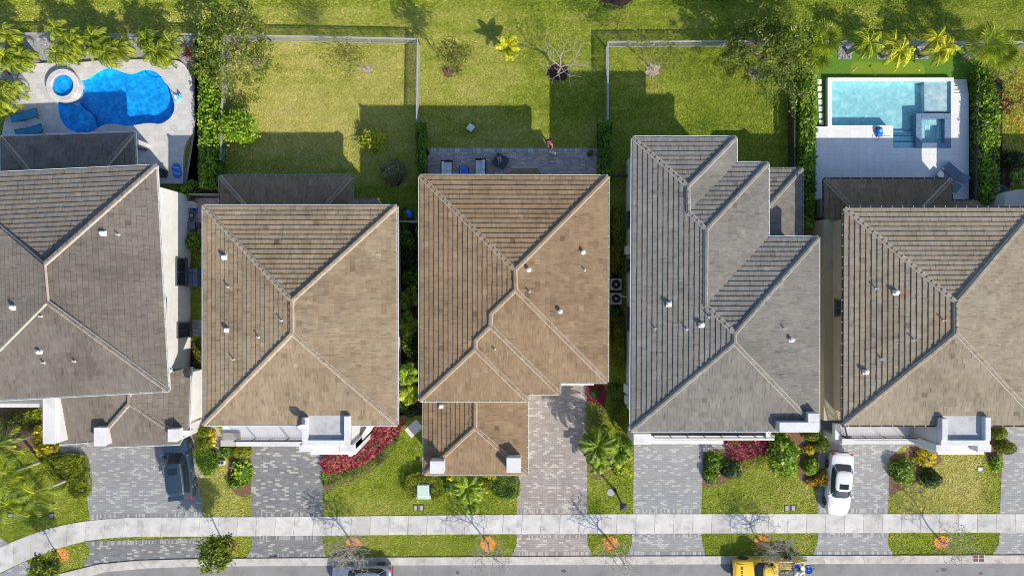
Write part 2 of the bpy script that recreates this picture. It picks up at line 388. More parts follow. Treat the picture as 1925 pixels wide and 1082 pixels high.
G1, G2, G3, G4 = (0.14, 0.145, 0.15), (0.168, 0.173, 0.178), (0.195, 0.20, 0.206), (0.37, 0.355, 0.325)
M['paver_grey'] = paver('grey_pavers', [(0.235, 0.242, 0.252), (0.255, 0.262, 0.272), (0.275, 0.282, 0.29), (0.38, 0.378, 0.365)], [0.0, 0.30, 0.62, 0.80])
M['paver_dark'] = paver('dark_grey_pavers', [G1, G2, G3, G4], [0.0, 0.3, 0.64, 0.82])
M['paver_warm'] = paver('warm_grey_pavers', [(0.27, 0.238, 0.22), (0.305, 0.27, 0.25), (0.34, 0.302, 0.278), (0.46, 0.415, 0.375)], [0.0, 0.3, 0.66, 0.86])
M['soldier_grey'] = paver('grey_soldier_course', [(0.19, 0.195, 0.205), (0.24, 0.25, 0.26), (0.38, 0.375, 0.36)], [0.0, 0.4, 0.6], bw=0.42, bh=0.125, rot=math.pi / 2, off=0.0)
M['soldier_dark'] = paver('dark_soldier_course', [G1, G2, (0.33, 0.315, 0.29)], [0.0, 0.3, 0.55], bw=0.42, bh=0.125, rot=math.pi / 2, off=0.0)
M['soldier_warm'] = paver('warm_soldier_course', [(0.22, 0.195, 0.19), (0.29, 0.26, 0.25), (0.40, 0.36, 0.33)], [0.0, 0.4, 0.6], bw=0.42, bh=0.125, rot=math.pi / 2, off=0.0)
M['paver_patio'] = paver('patio_pavers', [(0.34, 0.275, 0.285), (0.44, 0.345, 0.325), (0.52, 0.40, 0.35), (0.56, 0.48, 0.45)], [0.0, 0.3, 0.66, 0.85], bw=0.34, bh=0.13, stain=0.15)
M['soldier_patio'] = paver('patio_edge_pavers', [(0.34, 0.31, 0.325), (0.46, 0.41, 0.39), (0.56, 0.50, 0.47)], [0.0, 0.4, 0.7], bw=0.40, bh=0.2, rot=math.pi / 2, off=0.0)
M['travertine'] = paver('travertine', [(0.49, 0.48, 0.465), (0.525, 0.515, 0.50), (0.56, 0.55, 0.535), (0.51, 0.505, 0.50)], [0.0, 0.3, 0.6, 0.85], bw=0.6, bh=0.4, mortar=(0.48, 0.47, 0.45), stain=0.10)
M['porcelain'] = paver('porcelain_tile', [(0.66, 0.66, 0.66), (0.675, 0.675, 0.675), (0.69, 0.69, 0.69), (0.67, 0.67, 0.67)], [0.0, 0.3, 0.6, 0.85], bw=0.6, bh=0.6, off=0.0, mortar=(0.58, 0.58, 0.585), stain=0.03, ms=0.01)

# road, kerb, sidewalk
KU = smooth_line([(40, 1100), (110, 1078), (150, 1068), (200, 1057), (290, 1051), (500, 1048), (970, 1045), (1925, 1042), (2300, 1041)])
KL = smooth_line([(60, 1125), (130, 1092), (170, 1080), (230, 1070), (400, 1063), (970, 1060), (1925, 1057), (2300, 1056)])
mb = MB()
mb.prism([(p.x, p.y) for p in [P(x, y) for x, y in KL]] + [(P(2300, 1500).x, P(0, 1500).y), (P(60, 1500).x, P(0, 1500).y)], -0.06, 0.004)
tag(mb.build('road', M['road']), 'light grey asphalt street along the kerb', kind='structure')
EXCL.append(KL + [(2300, 1500), (60, 1500)])
mb = MB()
def strip_slabs(mb, up, lo, length, gap, z0, z1, tones=(0.4, 0.6)):
    up = [P(*q) for q in up]; lo = [P(*q) for q in lo]
    def along(line, s):
        acc = 0
        for a, b in zip(line[:-1], line[1:]):
            d = (b - a).length
            if acc + d >= s: return a.lerp(b, (s - acc) / d)
            acc += d
        return line[-1]
    Lu = sum((b - a).length for a, b in zip(up[:-1], up[1:])); Ll = sum((b - a).length for a, b in zip(lo[:-1], lo[1:]))
    n = int(Lu / length)
    for i in range(n):
        a0, a1 = i / n, (i + 1) / n; g = gap / length / n / 2
        q = [along(lo, (a0 + g) * Ll), along(lo, (a1 - g) * Ll), along(up, (a1 - g) * Lu), along(up, (a0 + g) * Lu)]
        mb.prism([(p.x, p.y) for p in q], z0, z1, R.uniform(*tones))
strip_slabs(mb, KU, KL, 3.0, 0.02, -0.05, 0.10)
def stained(m, scale=0.9, dark=0.72):
    n, l = m.node_tree.nodes, m.node_tree.links; b = n['Principled BSDF']; src = b.inputs['Base Color'].links[0].from_socket; v = pos_node(n, l)
    c = mixc(n, l, src, ramp(n, l, noise(n, l, v, scale, 9, 0.72), [(0.36, (dark, dark * .98, dark * .95)), (0.50, (1, 1, 1))]), 1.0, 'MULTIPLY')
    c = mixc(n, l, c, ramp(n, l, noise(n, l, v, 6.0, 6, 0.8), [(0.30, (.80, .79, .77)), (0.44, (1, 1, 1))]), 1.0, 'MULTIPLY'); l.new(c, b.inputs['Base Color'])
stained(M['road'], .5, .86); stained(M['stucco_white'], .8, .86); stained(M['wall_white'], .5, .92); stained(M['membrane'], 1.1, .78); stained(M['white'], 1.0, .86)
M['kerb'] = toned('kerb_concrete', [(0.42, 0.395, 0.36), (0.52, 0.49, 0.45)], 0.9, var=0.16, scale=1.6, bumpy=0.2)
M['walk'] = toned('sidewalk_concrete', [(0.42, 0.41, 0.39), (0.50, 0.49, 0.475), (0.55, 0.54, 0.52)], 0.9, var=0.13, scale=1.1, bumpy=0.2)
stained(M['kerb'])
tag(mb.build('kerb', M['kerb']), 'pale concrete kerb and gutter along the street', kind='structure')
EXCL.append(KU + KL[::-1])
SU = smooth_line([(-70, 1062), (0, 1028), (60, 1003), (110, 988), (170, 977.5), (250, 972), (380, 971), (600, 970), (1100, 965.5), (1925, 965), (2300, 965)])
SL = smooth_line([(-70, 1112), (0, 1076), (60, 1048), (110, 1030), (170, 1014), (250, 1008), (380, 1007), (600, 1005.5), (970, 1002.5), (1925, 999.5), (2300, 999)])
mb = MB(); strip_slabs(mb, SU, SL, 1.45, 0.022, -0.05, 0.055, (0.1, 1.0))
stained(M['walk'])
tag(mb.build('sidewalk', M['walk']), 'pale concrete sidewalk of square slabs', kind='structure')
EXCL.append(SU + SL[::-1])

def drive(poly, mat, name='driveway', label=None): return sheet(name, poly, 0.03, M[mat], label)
drive([(96, 815), (105, 856), (150, 853), (158, 880), (163, 925), (169, 978), (382, 972), (374, 905), (360, 830), (352, 770), (120, 770)], 'paver_grey', label='pale grey paver driveway under the dark SUV')
drive([(160, 1017), (386, 1009), (386, 1051), (290, 1053), (225, 1057), (155, 1066), (170, 1036)], 'paver_dark', 'driveway_apron', 'grey paver apron by the curved kerb')
drive([(472, 790), (640, 790), (606, 860), (607, 972), (472, 972)], 'paver_dark', label='dark grey paver driveway with cream dashes')
drive([(475, 1006), (606, 1006), (607, 1025), (613, 1049), (463, 1050), (473, 1025)], 'paver_dark', 'driveway_apron', 'dark grey paver apron with cream dashes')
drive([(985, 690), (1104, 690), (1104, 966), (972, 967), (972, 880), (985, 880)], 'paver_warm', label='warm grey paver driveway with palm shadow')
drive([(972, 1001), (1103, 1001), (1105, 1022), (1114, 1045), (962, 1046), (971, 1022)], 'paver_warm', 'driveway_apron', 'warm grey paver apron')
drive([(1192, 790), (1372, 790), (1372, 842), (1322, 846), (1318, 965.5), (1190, 966)], 'paver_grey', label='grey paver driveway between lamp post and flower bed')
drive([(1189, 999), (1318, 999), (1321, 1022), (1326, 1043.5), (1178, 1044.5), (1187, 1022)], 'paver_grey', 'driveway_apron', 'grey paver apron beside the yellow pickup')
drive([(1538, 790), (1728, 790), (1725, 838), (1697, 838), (1672, 860), (1669, 965), (1538, 965)], 'paver_grey', label='grey paver driveway under the white car')
drive([(1538, 999), (1668, 999), (1669, 1022), (1678, 1043), (1527, 1043.5), (1536, 1022)], 'paver_grey', 'driveway_apron', 'grey paver apron below the white car')
drive([(1888, 760), (2030, 760), (2030, 965), (1879, 965)], 'paver_grey', label='grey paver driveway at the edge of view')
drive([(1879, 998), (2030, 998), (2030, 1042), (1866, 1043), (1877, 1022)], 'paver_grey', 'driveway_apron', 'grey paver apron by the storm drain')
drive([(-80, 985), (-10, 1000), (22, 1026), (-70, 1068)], 'paver_grey', label='grey paver corner above the curving sidewalk')
drive([(-60, 1105), (0, 1078), (48, 1054), (64, 1062), (50, 1080), (30, 1096), (0, 1125)], 'paver_grey', 'driveway_apron', 'grey paver corner below the curving sidewalk')
def edge(poly, mat): sheet('paver_border', poly, 0.034, M[mat], 'soldier course of pavers along the driveway end', excl=False)
edge([(169, 967), (382, 961), (382, 971), (169, 977)], 'soldier_grey'); edge([(473, 961), (607, 961), (607, 971), (473, 971)], 'soldier_dark')
edge([(973, 956), (1104, 956), (1104, 965), (973, 966)], 'soldier_warm'); edge([(1191, 955.5), (1318, 955.5), (1318, 965), (1191, 965)], 'soldier_grey'); edge([(1539, 955.5), (1669, 955.5), (1669, 964.5), (1539, 964.5)], 'soldier_grey')
edge([(476, 1006.5), (606, 1006.5), (606, 1015), (476, 1015)], 'soldier_dark'); edge([(464, 1041), (613, 1040), (613, 1048.5), (464, 1049.5)], 'soldier_dark')
edge([(973, 1002), (1103, 1002), (1103, 1010), (973, 1010)], 'soldier_warm'); edge([(963, 1037), (1113, 1036), (1113, 1044.5), (963, 1045.5)], 'soldier_warm')
edge([(1190, 1000), (1318, 1000), (1318, 1008), (1190, 1008)], 'soldier_grey'); edge([(1180, 1036), (1325, 1035), (1325, 1043), (1180, 1044)], 'soldier_grey')
edge([(1538, 1000), (1668, 1000), (1668, 1008), (1538, 1008)], 'soldier_grey'); edge([(1529, 1035), (1677, 1034), (1677, 1042.5), (1529, 1043)], 'soldier_grey')
edge([(172, 1017), (384, 1010), (384, 1018), (172, 1025)], 'soldier_dark')

for ox, oy, orx, ory in ((1775, 1070, 7, 4), (1843, 1077, 4, 4), (1762, 1073, 3, 2), (520, 1046, 4, 2), (512, 1046, 3, 2), (1060, 1072, 5, 3), (860, 1075, 4, 3)):
    sheet('oil_stain', [(ox + orx * R.uniform(.7, 1.2) * math.cos(k * .6283), oy + ory * R.uniform(.7, 1.2) * math.sin(k * .6283)) for k in range(10)], 0.105 if oy < 1060 else 0.008, M.setdefault('oil', plain('oil_stain', (.07, .07, .072), .7, var=.2)), 'dark oil stain on the street', depth=.003, excl=False)
# patio behind the middle house, side paths
sheet('patio', [(799, 279), (1128, 279.5), (1128, 350), (799, 350)], 0.05, M['paver_patio'], 'blue grey paver patio behind the middle house')
sheet('patio_border', [(802, 278.5), (1127, 279), (1127, 287), (802, 287)], 0.054, M['soldier_patio'], 'soldier course along the patio edge', excl=False)
sheet('paver_path', [(343, 600), (420, 600), (420, 632), (343, 632)], 0.03, M['paver_grey'], 'grey paver path between two houses')
sheet('paver_path', [(345, 372), (420, 372), (420, 450), (345, 450)], 0.03, M['paver_patio'], 'grey paver strip cluttered with patio things')
for q in ([(1533, 78), (1840, 78), (1840, 147), (1533, 147)], [(1533, 147.1), (1557, 147.1), (1557, 239), (1533, 239)], [(1792, 147.1), (1840, 147.1), (1840, 400), (1820, 400), (1820, 176), (1792, 176)]):
    sheet('artificial_turf', q, 0.012, M['turf'], 'bright green artificial turf round the square pool')
g = smooth_poly([(1598, 128), (1604, 118), (1622, 116), (1650, 117), (1670, 119), (1690, 116), (1718, 116), (1734, 122), (1738, 132), (1735, 141), (1700, 143), (1650, 143), (1603, 141)], 4)
sheet('putting_green', g, 0.02, M['turf_green'], 'light green putting green beside the square pool', excl=False)

# planting beds
def bed(poly, mat='mulch', z=0.02, label='brown mulch planting bed', sm=True): return sheet('planting_bed', smooth_poly(poly, 4) if sm else poly, z, M[mat], label)
bed([(-20, 66), (372, 66), (372, 350), (345, 350), (364, 245), (364, 200), (352, 130), (310, 112), (55, 120), (10, 220), (-20, 260)], 'gravel', sm=False, label='grey gravel bed behind the freeform pool')
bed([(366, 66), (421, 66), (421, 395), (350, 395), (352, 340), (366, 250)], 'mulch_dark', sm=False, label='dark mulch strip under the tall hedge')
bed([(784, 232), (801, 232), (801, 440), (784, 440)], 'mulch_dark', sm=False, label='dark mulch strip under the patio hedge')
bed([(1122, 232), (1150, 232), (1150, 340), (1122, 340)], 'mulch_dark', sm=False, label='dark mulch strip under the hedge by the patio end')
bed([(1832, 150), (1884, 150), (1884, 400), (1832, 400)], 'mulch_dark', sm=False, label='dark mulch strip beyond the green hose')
bed([(606, 785), (760, 775), (757, 800), (745, 830), (733, 855), (705, 880), (665, 902), (630, 912), (608, 914)], 'mulch', label='curved mulch bed round the crimson plants')
bed([(1320, 842), (1372, 835), (1450, 825), (1470, 860), (1440, 868), (1400, 886), (1370, 902), (1322, 912)], 'mulch', label='mulch bed with crimson plants beside the driveway')
bed([(1440, 800), (1540, 800), (1550, 850), (1548, 915), (1520, 912), (1500, 895), (1490, 860), (1450, 830)], 'mulch', label='red brown mulch bed beside the white car')
bed([(1664, 856), (1700, 850), (1720, 820), (1770, 860), (1740, 885), (1722, 905), (1690, 922), (1668, 925)], 'mulch', label='mulch bed round the dome bush by the white car')
bed([(1850, 830), (1890, 830), (1888, 893), (1868, 885), (1858, 865)], 'mulch', label='mulch bed at the porch corner')
bed([(352, 790), (405, 800), (416, 830), (410, 870), (395, 893), (372, 893), (355, 850)], 'pale_soil', label='kerbed bed beside the dark SUV')
bed([(440, 835), (474, 835), (473, 925), (440, 925), (428, 880)], 'mulch', label='mulch bed along the cream dashed driveway')
bed([(1104, 720), (1136, 720), (1138, 800), (1150, 870), (1140, 890), (1105, 885)], 'mulch', label='mulch bed beside the warm grey driveway')
bed([(-20, 765), (95, 765), (100, 860), (60, 850), (-20, 840)], 'mulch', label='mulch bed under the yellow shrubs')
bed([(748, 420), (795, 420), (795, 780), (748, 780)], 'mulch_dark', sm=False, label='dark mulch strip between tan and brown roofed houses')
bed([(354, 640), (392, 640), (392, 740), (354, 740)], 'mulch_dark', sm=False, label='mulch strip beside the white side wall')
def disc(px, py, r, mat, name, label, n=22, z=0.03):
    q_ = [r * (R.uniform(0.86, 1.1) if 'orange' in mat or 'dark' in mat else R.uniform(0.5, 1.05)) for k in range(n)]; pts = [(px + q_[k] * math.cos(2 * math.pi * k / n), py + q_[k] * .85 * math.sin(2 * math.pi * k / n)) for k in range(n)]
    sheet(name, pts, z, M[mat], label)
    # loose chips give the ring a rough surface
    cs = []
    for _ in range(int(r * r * 0.9)):
        a = R.uniform(0, 6.283); q = r * math.sqrt(R.random()) * 1.06
        p = P(px + q * math.cos(a), py + q * math.sin(a)); cs.append((p.x, p.y, z + R.uniform(0.0, 0.03)))
    return cs
CHIPS = []
STREET = [(117, 1042), (432, 1026), (664, 1022), (918, 1021), (1147, 1019), (1432, 1018), (1770, 1018)]
for x, y in STREET: CHIPS.append(('mulch_orange', disc(x, y, 15, 'mulch_orange', 'mulch_ring', 'ring of orange mulch at a street tree')))
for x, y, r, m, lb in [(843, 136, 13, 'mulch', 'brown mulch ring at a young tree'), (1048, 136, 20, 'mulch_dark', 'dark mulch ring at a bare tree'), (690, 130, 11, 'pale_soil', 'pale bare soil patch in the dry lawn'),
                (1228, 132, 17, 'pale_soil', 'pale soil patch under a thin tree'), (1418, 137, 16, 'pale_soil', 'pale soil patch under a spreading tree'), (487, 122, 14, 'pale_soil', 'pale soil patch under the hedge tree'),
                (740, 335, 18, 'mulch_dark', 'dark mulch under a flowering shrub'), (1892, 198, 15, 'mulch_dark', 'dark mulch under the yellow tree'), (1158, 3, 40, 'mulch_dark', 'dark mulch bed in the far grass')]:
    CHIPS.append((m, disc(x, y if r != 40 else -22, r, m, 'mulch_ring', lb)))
for sx in (1588, 1662, 1733, 1828):
    x0, y0, x1, y1 = sx - 13, 84, sx + 13, 111
    sheet('gravel_square', [(x0, y0), (x1, y0), (x1, y1), (x0, y1)], 0.03, M['gravel'], 'square of grey gravel at a palm', tone=0.5)
    CHIPS.append(('gravel', [(*P(R.uniform(x0, x1), R.uniform(y0, y1)).xy, 0.03 + R.uniform(0, .03)) for _ in range(420)]))
CHIPS.append(('gravel', [(*P(R.uniform(-10, 370), R.uniform(66, 120)).xy, 0.02 + R.uniform(0, .03)) for _ in range(2600)]))
def rand_quads(c, size, up=0.4, wr=0.5, rng=RNG, zs=1.0):
    c = np.asarray(c, float); n = len(c)
    nrm = rng.normal(size=(n, 3)); nrm /= np.linalg.norm(nrm, axis=1)[:, None] + 1e-9
    nrm[:, 2] = np.abs(nrm[:, 2]) * zs + up; nrm /= np.linalg.norm(nrm, axis=1)[:, None]
    r = rng.normal(size=(n, 3)); t = np.cross(nrm, r); t /= np.linalg.norm(t, axis=1)[:, None] + 1e-9
    b = np.cross(nrm, t)
    s = (np.asarray(size) * rng.uniform(0.7, 1.3, n))[:, None]
    return np.stack([c - t * s / 2, c + b * s * wr / 2, c + t * s / 2, c - b * s * wr / 2], 1)
for mk in sorted({m for m, _ in CHIPS}):
    c = np.array([q for m, l in CHIPS if m == mk for q in l])
    o = quads_obj('gravel_chips' if mk == 'gravel' else 'mulch_chips', rand_quads(c, 0.09, 0.6, 0.7), RNG.random(len(c)), M[mk])
    tag(o, 'loose chips lying on the beds', kind='stuff')
# ---------------------------------------------------------------- houses
HE, PITCH = 5.85, 0.27
def tile_mat(name, lo, mid, hi):
    m = toned(name, [lo, mid, hi], 0.85, var=0.08, scale=2.2, spec=0.25, bumpy=0.25)
    n, l = m.node_tree.nodes, m.node_tree.links; b = n['Principled BSDF']; src = b.inputs['Base Color'].links[0].from_socket
    g = n.new('ShaderNodeNewGeometry'); sp = n.new('ShaderNodeSeparateXYZ'); l.new(g.outputs['True Normal'], sp.inputs[0])
    ab = [n.new('ShaderNodeMath') for _ in range(3)]
    for k in (0, 1): ab[k].operation = 'ABSOLUTE'; l.new(sp.outputs[k], ab[k].inputs[0])
    ab[2].operation = 'GREATER_THAN'; l.new(ab[0].outputs[0], ab[2].inputs[0]); l.new(ab[1].outputs[0], ab[2].inputs[1])
    fx = noise(n, l, pos_node(n, l, sc=(1.1, 7.5, 1)), 1.0, 5, 0.7); fy = noise(n, l, pos_node(n, l, sc=(7.5, 1.1, 1)), 1.0, 5, 0.7)   # weather streaks run down each slope
    mx = n.new('ShaderNodeMix'); l.new(ab[2].outputs[0], mx.inputs[0]); l.new(fy, mx.inputs[2]); l.new(fx, mx.inputs[3])
    c = mixc(n, l, src, ramp(n, l, mx.outputs[0], [(0.28, (0.46, 0.45, 0.44)), (0.44, (0.93, 0.93, 0.93)), (0.72, (1.16, 1.15, 1.13))]), 1.0, 'MULTIPLY')
    l.new(c, b.inputs['Base Color']); return m
M['tile_taupe'] = tile_mat('taupe_roof_tiles', (0.085, 0.073, 0.061), (0.162, 0.141, 0.120), (0.225, 0.197, 0.168))
M['tile_tan'] = tile_mat('tan_roof_tiles', (0.125, 0.09, 0.055), (0.265, 0.203, 0.132), (0.36, 0.287, 0.195))
M['tile_brown'] = tile_mat('brown_roof_tiles', (0.095, 0.064, 0.038), (0.228, 0.158, 0.095), (0.32, 0.23, 0.145))
M['tile_grey'] = tile_mat('grey_roof_tiles', (0.095, 0.088, 0.078), (0.178, 0.169, 0.151), (0.24, 0.228, 0.205))
M['tile_sand'] = tile_mat('sand_roof_tiles', (0.11, 0.09, 0.064), (0.242, 0.203, 0.15), (0.33, 0.282, 0.215))
M['tile_rust'] = tile_mat('rust_coloured_tiles', (0.15, 0.095, 0.06), (0.27, 0.18, 0.115), (0.36, 0.25, 0.165))
def stn(x, y, cell, seed): return float(vnoise(np.array([x + 500.0]), np.array([y + 500.0]), cell, seed)[0])
def clip(poly, ax, lim, keep_less):
    out = []; n = len(poly)
    for i in range(n):
        a, b = poly[i], poly[(i + 1) % n]
        ia = (a[ax] <= lim + 1e-9) if keep_less else (a[ax] >= lim - 1e-9); ib = (b[ax] <= lim + 1e-9) if keep_less else (b[ax] >= lim - 1e-9)
        if ia: out.append(a)
        if ia != ib:
            t = (lim - a[ax]) / (b[ax] - a[ax]); out.append((a[0] + (b[0] - a[0]) * t, a[1] + (b[1] - a[1]) * t))
    return out
class Roof:
    def __init__(s, house, mat, ze=HE, pitch=PITCH, seed=1, d=0.345, capm=None, stain=0.5, t=0.062):
        s.house, s.mat, s.ze, s.pitch, s.seed, s.d, s.t = house, mat, ze, pitch, seed, d, t
        s.capm = capm or mat; s.z = {}; s.planes = []; s.mb = MB(); s.stain = stain; s.eaves = []; s.patches = []
    def face(s, a, b, rest, eave=True):
        A, B = P(*a, s.ze), P(*b, s.ze); c = Vector((0, 0, 0))
        for q in rest: c += P(*q, s.ze)
        c /= len(rest); e = (B - A); e.z = 0; e.normalize()
        n = Vector((-e.y, e.x, 0))
        if n.dot(c - A) < 0: A, B, a, b = B, A, b, a; e = -e; n = -n; rest = rest[::-1]
        poly = [a, b] + list(rest); pts = []
        for q in poly:
            X = Vector(((q[0] - CX) / S, (CY - q[1]) / S, 0))
            z = (s.ze + s.pitch * (X.dot(n) - A.dot(n))) / (1 + s.pitch * X.dot(n) / H)
            pts.append(Vector((X.x * (1 - z / H), X.y * (1 - z / H), z))); s.z.setdefault((round(q[0]), round(q[1])), []).append(z)
        up = Vector((n.x, n.y, s.pitch)).normalized(); nr = e.cross(up).normalized()
        s.planes.append((poly, n, A)); 
        if eave: s.eaves.append((A, B, n))
        uv = [((p - A).dot(e), (p - A).dot(up)) for p in pts]
        vmax = max(v for u, v in uv); u0 = min(u for u, v in uv); u1 = max(u for u, v in uv)
        W_ = 0.36; k = 0
        while k * s.d < vmax:
            v0, v1 = k * s.d, (k + 1) * s.d
            row = clip(clip(uv, 1, v0, False), 1, v1, True)
            if len(row) >= 3:
                j = math.floor((min(u for u, v in row)) / W_) - 1; off = (k % 2) * W_ / 2 + R.uniform(-.02, .02)
                while j * W_ + off < max(u for u, v in row):
                    c = clip(clip(row, 0, j * W_ + off, False), 0, (j + 1) * W_ + off, True)
                    if len(c) >= 3:
                        uc = sum(q[0] for q in c) / len(c); vc = sum(q[1] for q in c) / len(c); wp = A + e * uc + up * vc
                        n1 = stn(uc * 1.0, vc * 0.5 + s.seed * 31, 0.55, 21 + s.seed); n2 = stn(wp.x, wp.y, 3.2, 5 + s.seed); n3 = stn(wp.x, wp.y, 1.2, 9)
                        tone = 0.55 + (n1 - .5) * 0.22 + (n2 - .5) * s.stain * .55 + (n3 - .5) * 0.12 + R.gauss(0, 0.055)
                        ax_, ay_ = CX + wp.x * S * H / (H - wp.z), CY - wp.y * S * H / (H - wp.z); mi = 0
                        for qx, qy, rx_, ry_, kd in s.patches:
                            if abs(ax_ - qx) < rx_ and abs(ay_ - qy) < ry_:
                                if kd == 'rust': mi = 1
                                else: tone += kd * max(0, 1 - max(abs(ax_ - qx) / rx_, abs(ay_ - qy) / ry_)) ** .5
                        if R.random() < 0.012: tone += R.choice((-.3, .25))
                        tone = min(1, max(0, tone)); jit = R.uniform(-.006, .010); tl = R.uniform(-.010, .010)
                        def lift(u, v): return s.t * (1 - (v - v0) / s.d) + jit + tl * (u - uc) / W_
                        top = [A + e * u + up * v + nr * lift(u, v) for u, v in c]
                        s.mb.face(top, tone, mi)
                        for i in range(len(c)):
                            (ua, va), (ub, vb) = c[i], c[(i + 1) % len(c)]
                            if abs(va - v0) < 1e-6 and abs(vb - v0) < 1e-6 and abs(ua - ub) > 1e-6:
                                s.mb.face([A + e * ua + up * va + nr * lift(ua, va), A + e * ua + up * va - nr * 0.012, A + e * ub + up * vb - nr * 0.012, A + e * ub + up * vb + nr * lift(ub, vb)], tone * 0.35)  # butt ends coloured darker to deepen the shadow line below each course
                            elif abs(ua - ub) < 1e-6 and abs(va - vb) > 1e-6:
                                s.mb.face([A + e * ua + up * va + nr * lift(ua, va), A + e * ua + up * va - nr * 0.005, A + e * ub + up * vb - nr * 0.005, A + e * ub + up * vb + nr * lift(ub, vb)], tone)
                    j += 1
            k += 1
        s.mb.face([p - nr * 0.015 for p in pts], 0.3)                # underlay
    def height(s, q):
        for poly, n, A in s.planes:
            if in_poly([q[0]], [q[1]], poly)[0]:
                X = Vector(((q[0] - CX) / S, (CY - q[1]) / S, 0))
                return (s.ze + s.pitch * (X.dot(n) - A.dot(n))) / (1 + s.pitch * X.dot(n) / H)
        return s.ze
    def vz(s, q):
        k = (round(q[0]), round(q[1])); l = s.z.get(k)
        return sum(l) / len(l) if l else s.height(q)
    def finish(s, ridges, vents=(), gut='gut_white', outline=None, no_gut=()):
        s.obj = s.mb.build('roof', [M[s.mat], M['tile_rust']], s.house)
        for a, b in ridges:
            A, B = P(*a, s.vz(a)), P(*b, s.vz(b))
            if A.z > B.z: A, B = B, A
            d = B - A; L = d.length; d.normalize(); side = d.cross(Vector((0, 0, 1))).normalized(); nu = side.cross(d).normalized()
            mm = MB(); w = 0.142
            mm.face([A - side * w + nu * 0.10, A + side * w + nu * 0.10, B + side * w + nu * 0.10, B - side * w + nu * 0.10], 0.5, 1)
            for sg in (-1, 1):
                q = [A + side * w * sg + nu * 0.10, A + side * (w + .02) * sg - nu * 0.05, B + side * (w + .02) * sg - nu * 0.05, B + side * w * sg + nu * 0.10]
                mm.face(q if sg > 0 else q[::-1], 0.5, 1)
            n = max(1, int(L / 0.40)); c = L / n
            for i in range(n):
                p0 = A + d * (c * i); p1 = A + d * (c * (i + 1.06)); h0, h1, wa, wb = 0.21, 0.155, 0.112, 0.098
                tone = min(1, max(0, 0.72 + R.gauss(0, 0.12)))
                def sec(p, h, ww): return [p - side * ww + nu * 0.09, p - side * ww * .72 + nu * h, p + side * ww * .72 + nu * h, p + side * ww + nu * 0.09]
                a4, b4 = sec(p0, h0, wa), sec(p1, h1, wb)
                for q in range(3): mm.face([a4[q], b4[q], b4[q + 1], a4[q + 1]], tone)
                mm.face(a4, tone * 0.7)
            mm.build('ridge_cap', [M[s.capm], M['mortar']], s.obj)
        for v in vents:
            k, x, y = v[:3]; z = s.height((x, y)); p = P(x, y, z); vm = MB()
            if k == 'p':
                vm.lathe((p.x, p.y, z - .1), [(0.10, 0.1), (0.07, 0.18), (0.045, 0.2), (0.045, 0.46), (0.03, 0.46), (0.03, 0.3)], 10); vm.build('vent_pipe', M['vent'], s.obj)
            elif k == 'b':
                c = MB(); c.rbox(p.x - .15, p.x + .15, p.y - .11, p.y + .11, z - .1, z + .34, .03); c.box(p.x - .19, p.x + .19, p.y - .2, p.y + .15, z - .1, z + .09); c.build('roof_vent', M['vent'], s.obj)
            else:
                vm.lathe((p.x, p.y, z - .1), [(0.17, 0.0), (0.17, 0.19), (0.09, 0.22), (0.09, 0.40), (0.14, 0.40), (0.14, 0.47), (0.04, 0.52)], 12); vm.build('roof_vent', M['vent'], s.obj)
        if outline:
            fm = MB(); pts = [P(*q, s.ze) for q in outline]; n = len(pts)
            ar = sum(pts[i].x * pts[(i + 1) % n].y - pts[(i + 1) % n].x * pts[i].y for i in range(n))
            if ar < 0: pts = pts[::-1]
            for i in range(n):
                a, b = pts[i], pts[(i + 1) % n]
                fm.face([a + Vector((0, 0, -.2)), b + Vector((0, 0, -.2)), b + Vector((0, 0, -.005)), a + Vector((0, 0, -.005))], 0.5, 0)
            fm.face([p + Vector((0, 0, -.19)) for p in pts][::-1], 0.5, 1)
            fm.build('eave_board', [M['fascia'], M['soffit']], s.house)
        if gut:
            for i, (A, B, n) in enumerate(s.eaves):
                if i in no_gut: continue
                g = MB(); e = (B - A).normalized(); L = (B - A).length; o = -n; zt = A.z - 0.012
                def pt(u, w, z): return A + e * u + o * w + Vector((0, 0, z - A.z))
                a, b = -0.02, L + 0.02
                for (w0, za, w1, zb) in ((0.0, zt - .12, 0.13, zt - .12), (0.13, zt - .12, 0.14, zt), (0.14, zt, 0.112, zt), (0.112, zt, 0.105, zt - .11), (0.105, zt - .11, 0.0, zt - .11)):
                    g.face([pt(a, w0, za), pt(b, w0, za), pt(b, w1, zb), pt(a, w1, zb)])
                for u in (a, b): g.face([pt(u, 0, zt - .12), pt(u, .14, zt - .12), pt(u, .14, zt), pt(u, 0, zt - .05)])
                k = max(1, round(L / 0.74))
                for q in range(k):
                    u = (q + .5) / k * L; z = zt + .006
                    g.face([pt(u - .022, -.03, z), pt(u + .022, -.03, z), pt(u + .022, .145, z), pt(u - .022, .145, z)], 0.5, 1)
                g.build('gutter', [M[gut], M['white']], s.house)
def wall_boxes(house, rects, zt, mat, name='wall', z0=-0.05, zpx=HE, inset=0.62):
    mb = MB()
    for r in rects:
        x0, y0, x1, y1 = r[:4]; a, b = P(x0, y1, zpx), P(x1, y0, zpx); i = r[4] if len(r) > 4 else inset
        ii = i if isinstance(i, tuple) else (i, i, i, i)                # west, east, south, north
        mb.box(a.x + ii[0], b.x - ii[1], a.y + ii[2], b.y - ii[3], z0, zt)
        q0, q1 = PX(a.x + ii[0], b.y - ii[3]), PX(b.x - ii[1], a.y + ii[2]); EXCL.append([(q0[0] + 4, q0[1] + 4), (q1[0] - 4, q0[1] + 4), (q1[0] - 4, q1[1] - 4), (q0[0] + 4, q1[1] - 4)])
    return mb.build(name, M[mat], house)
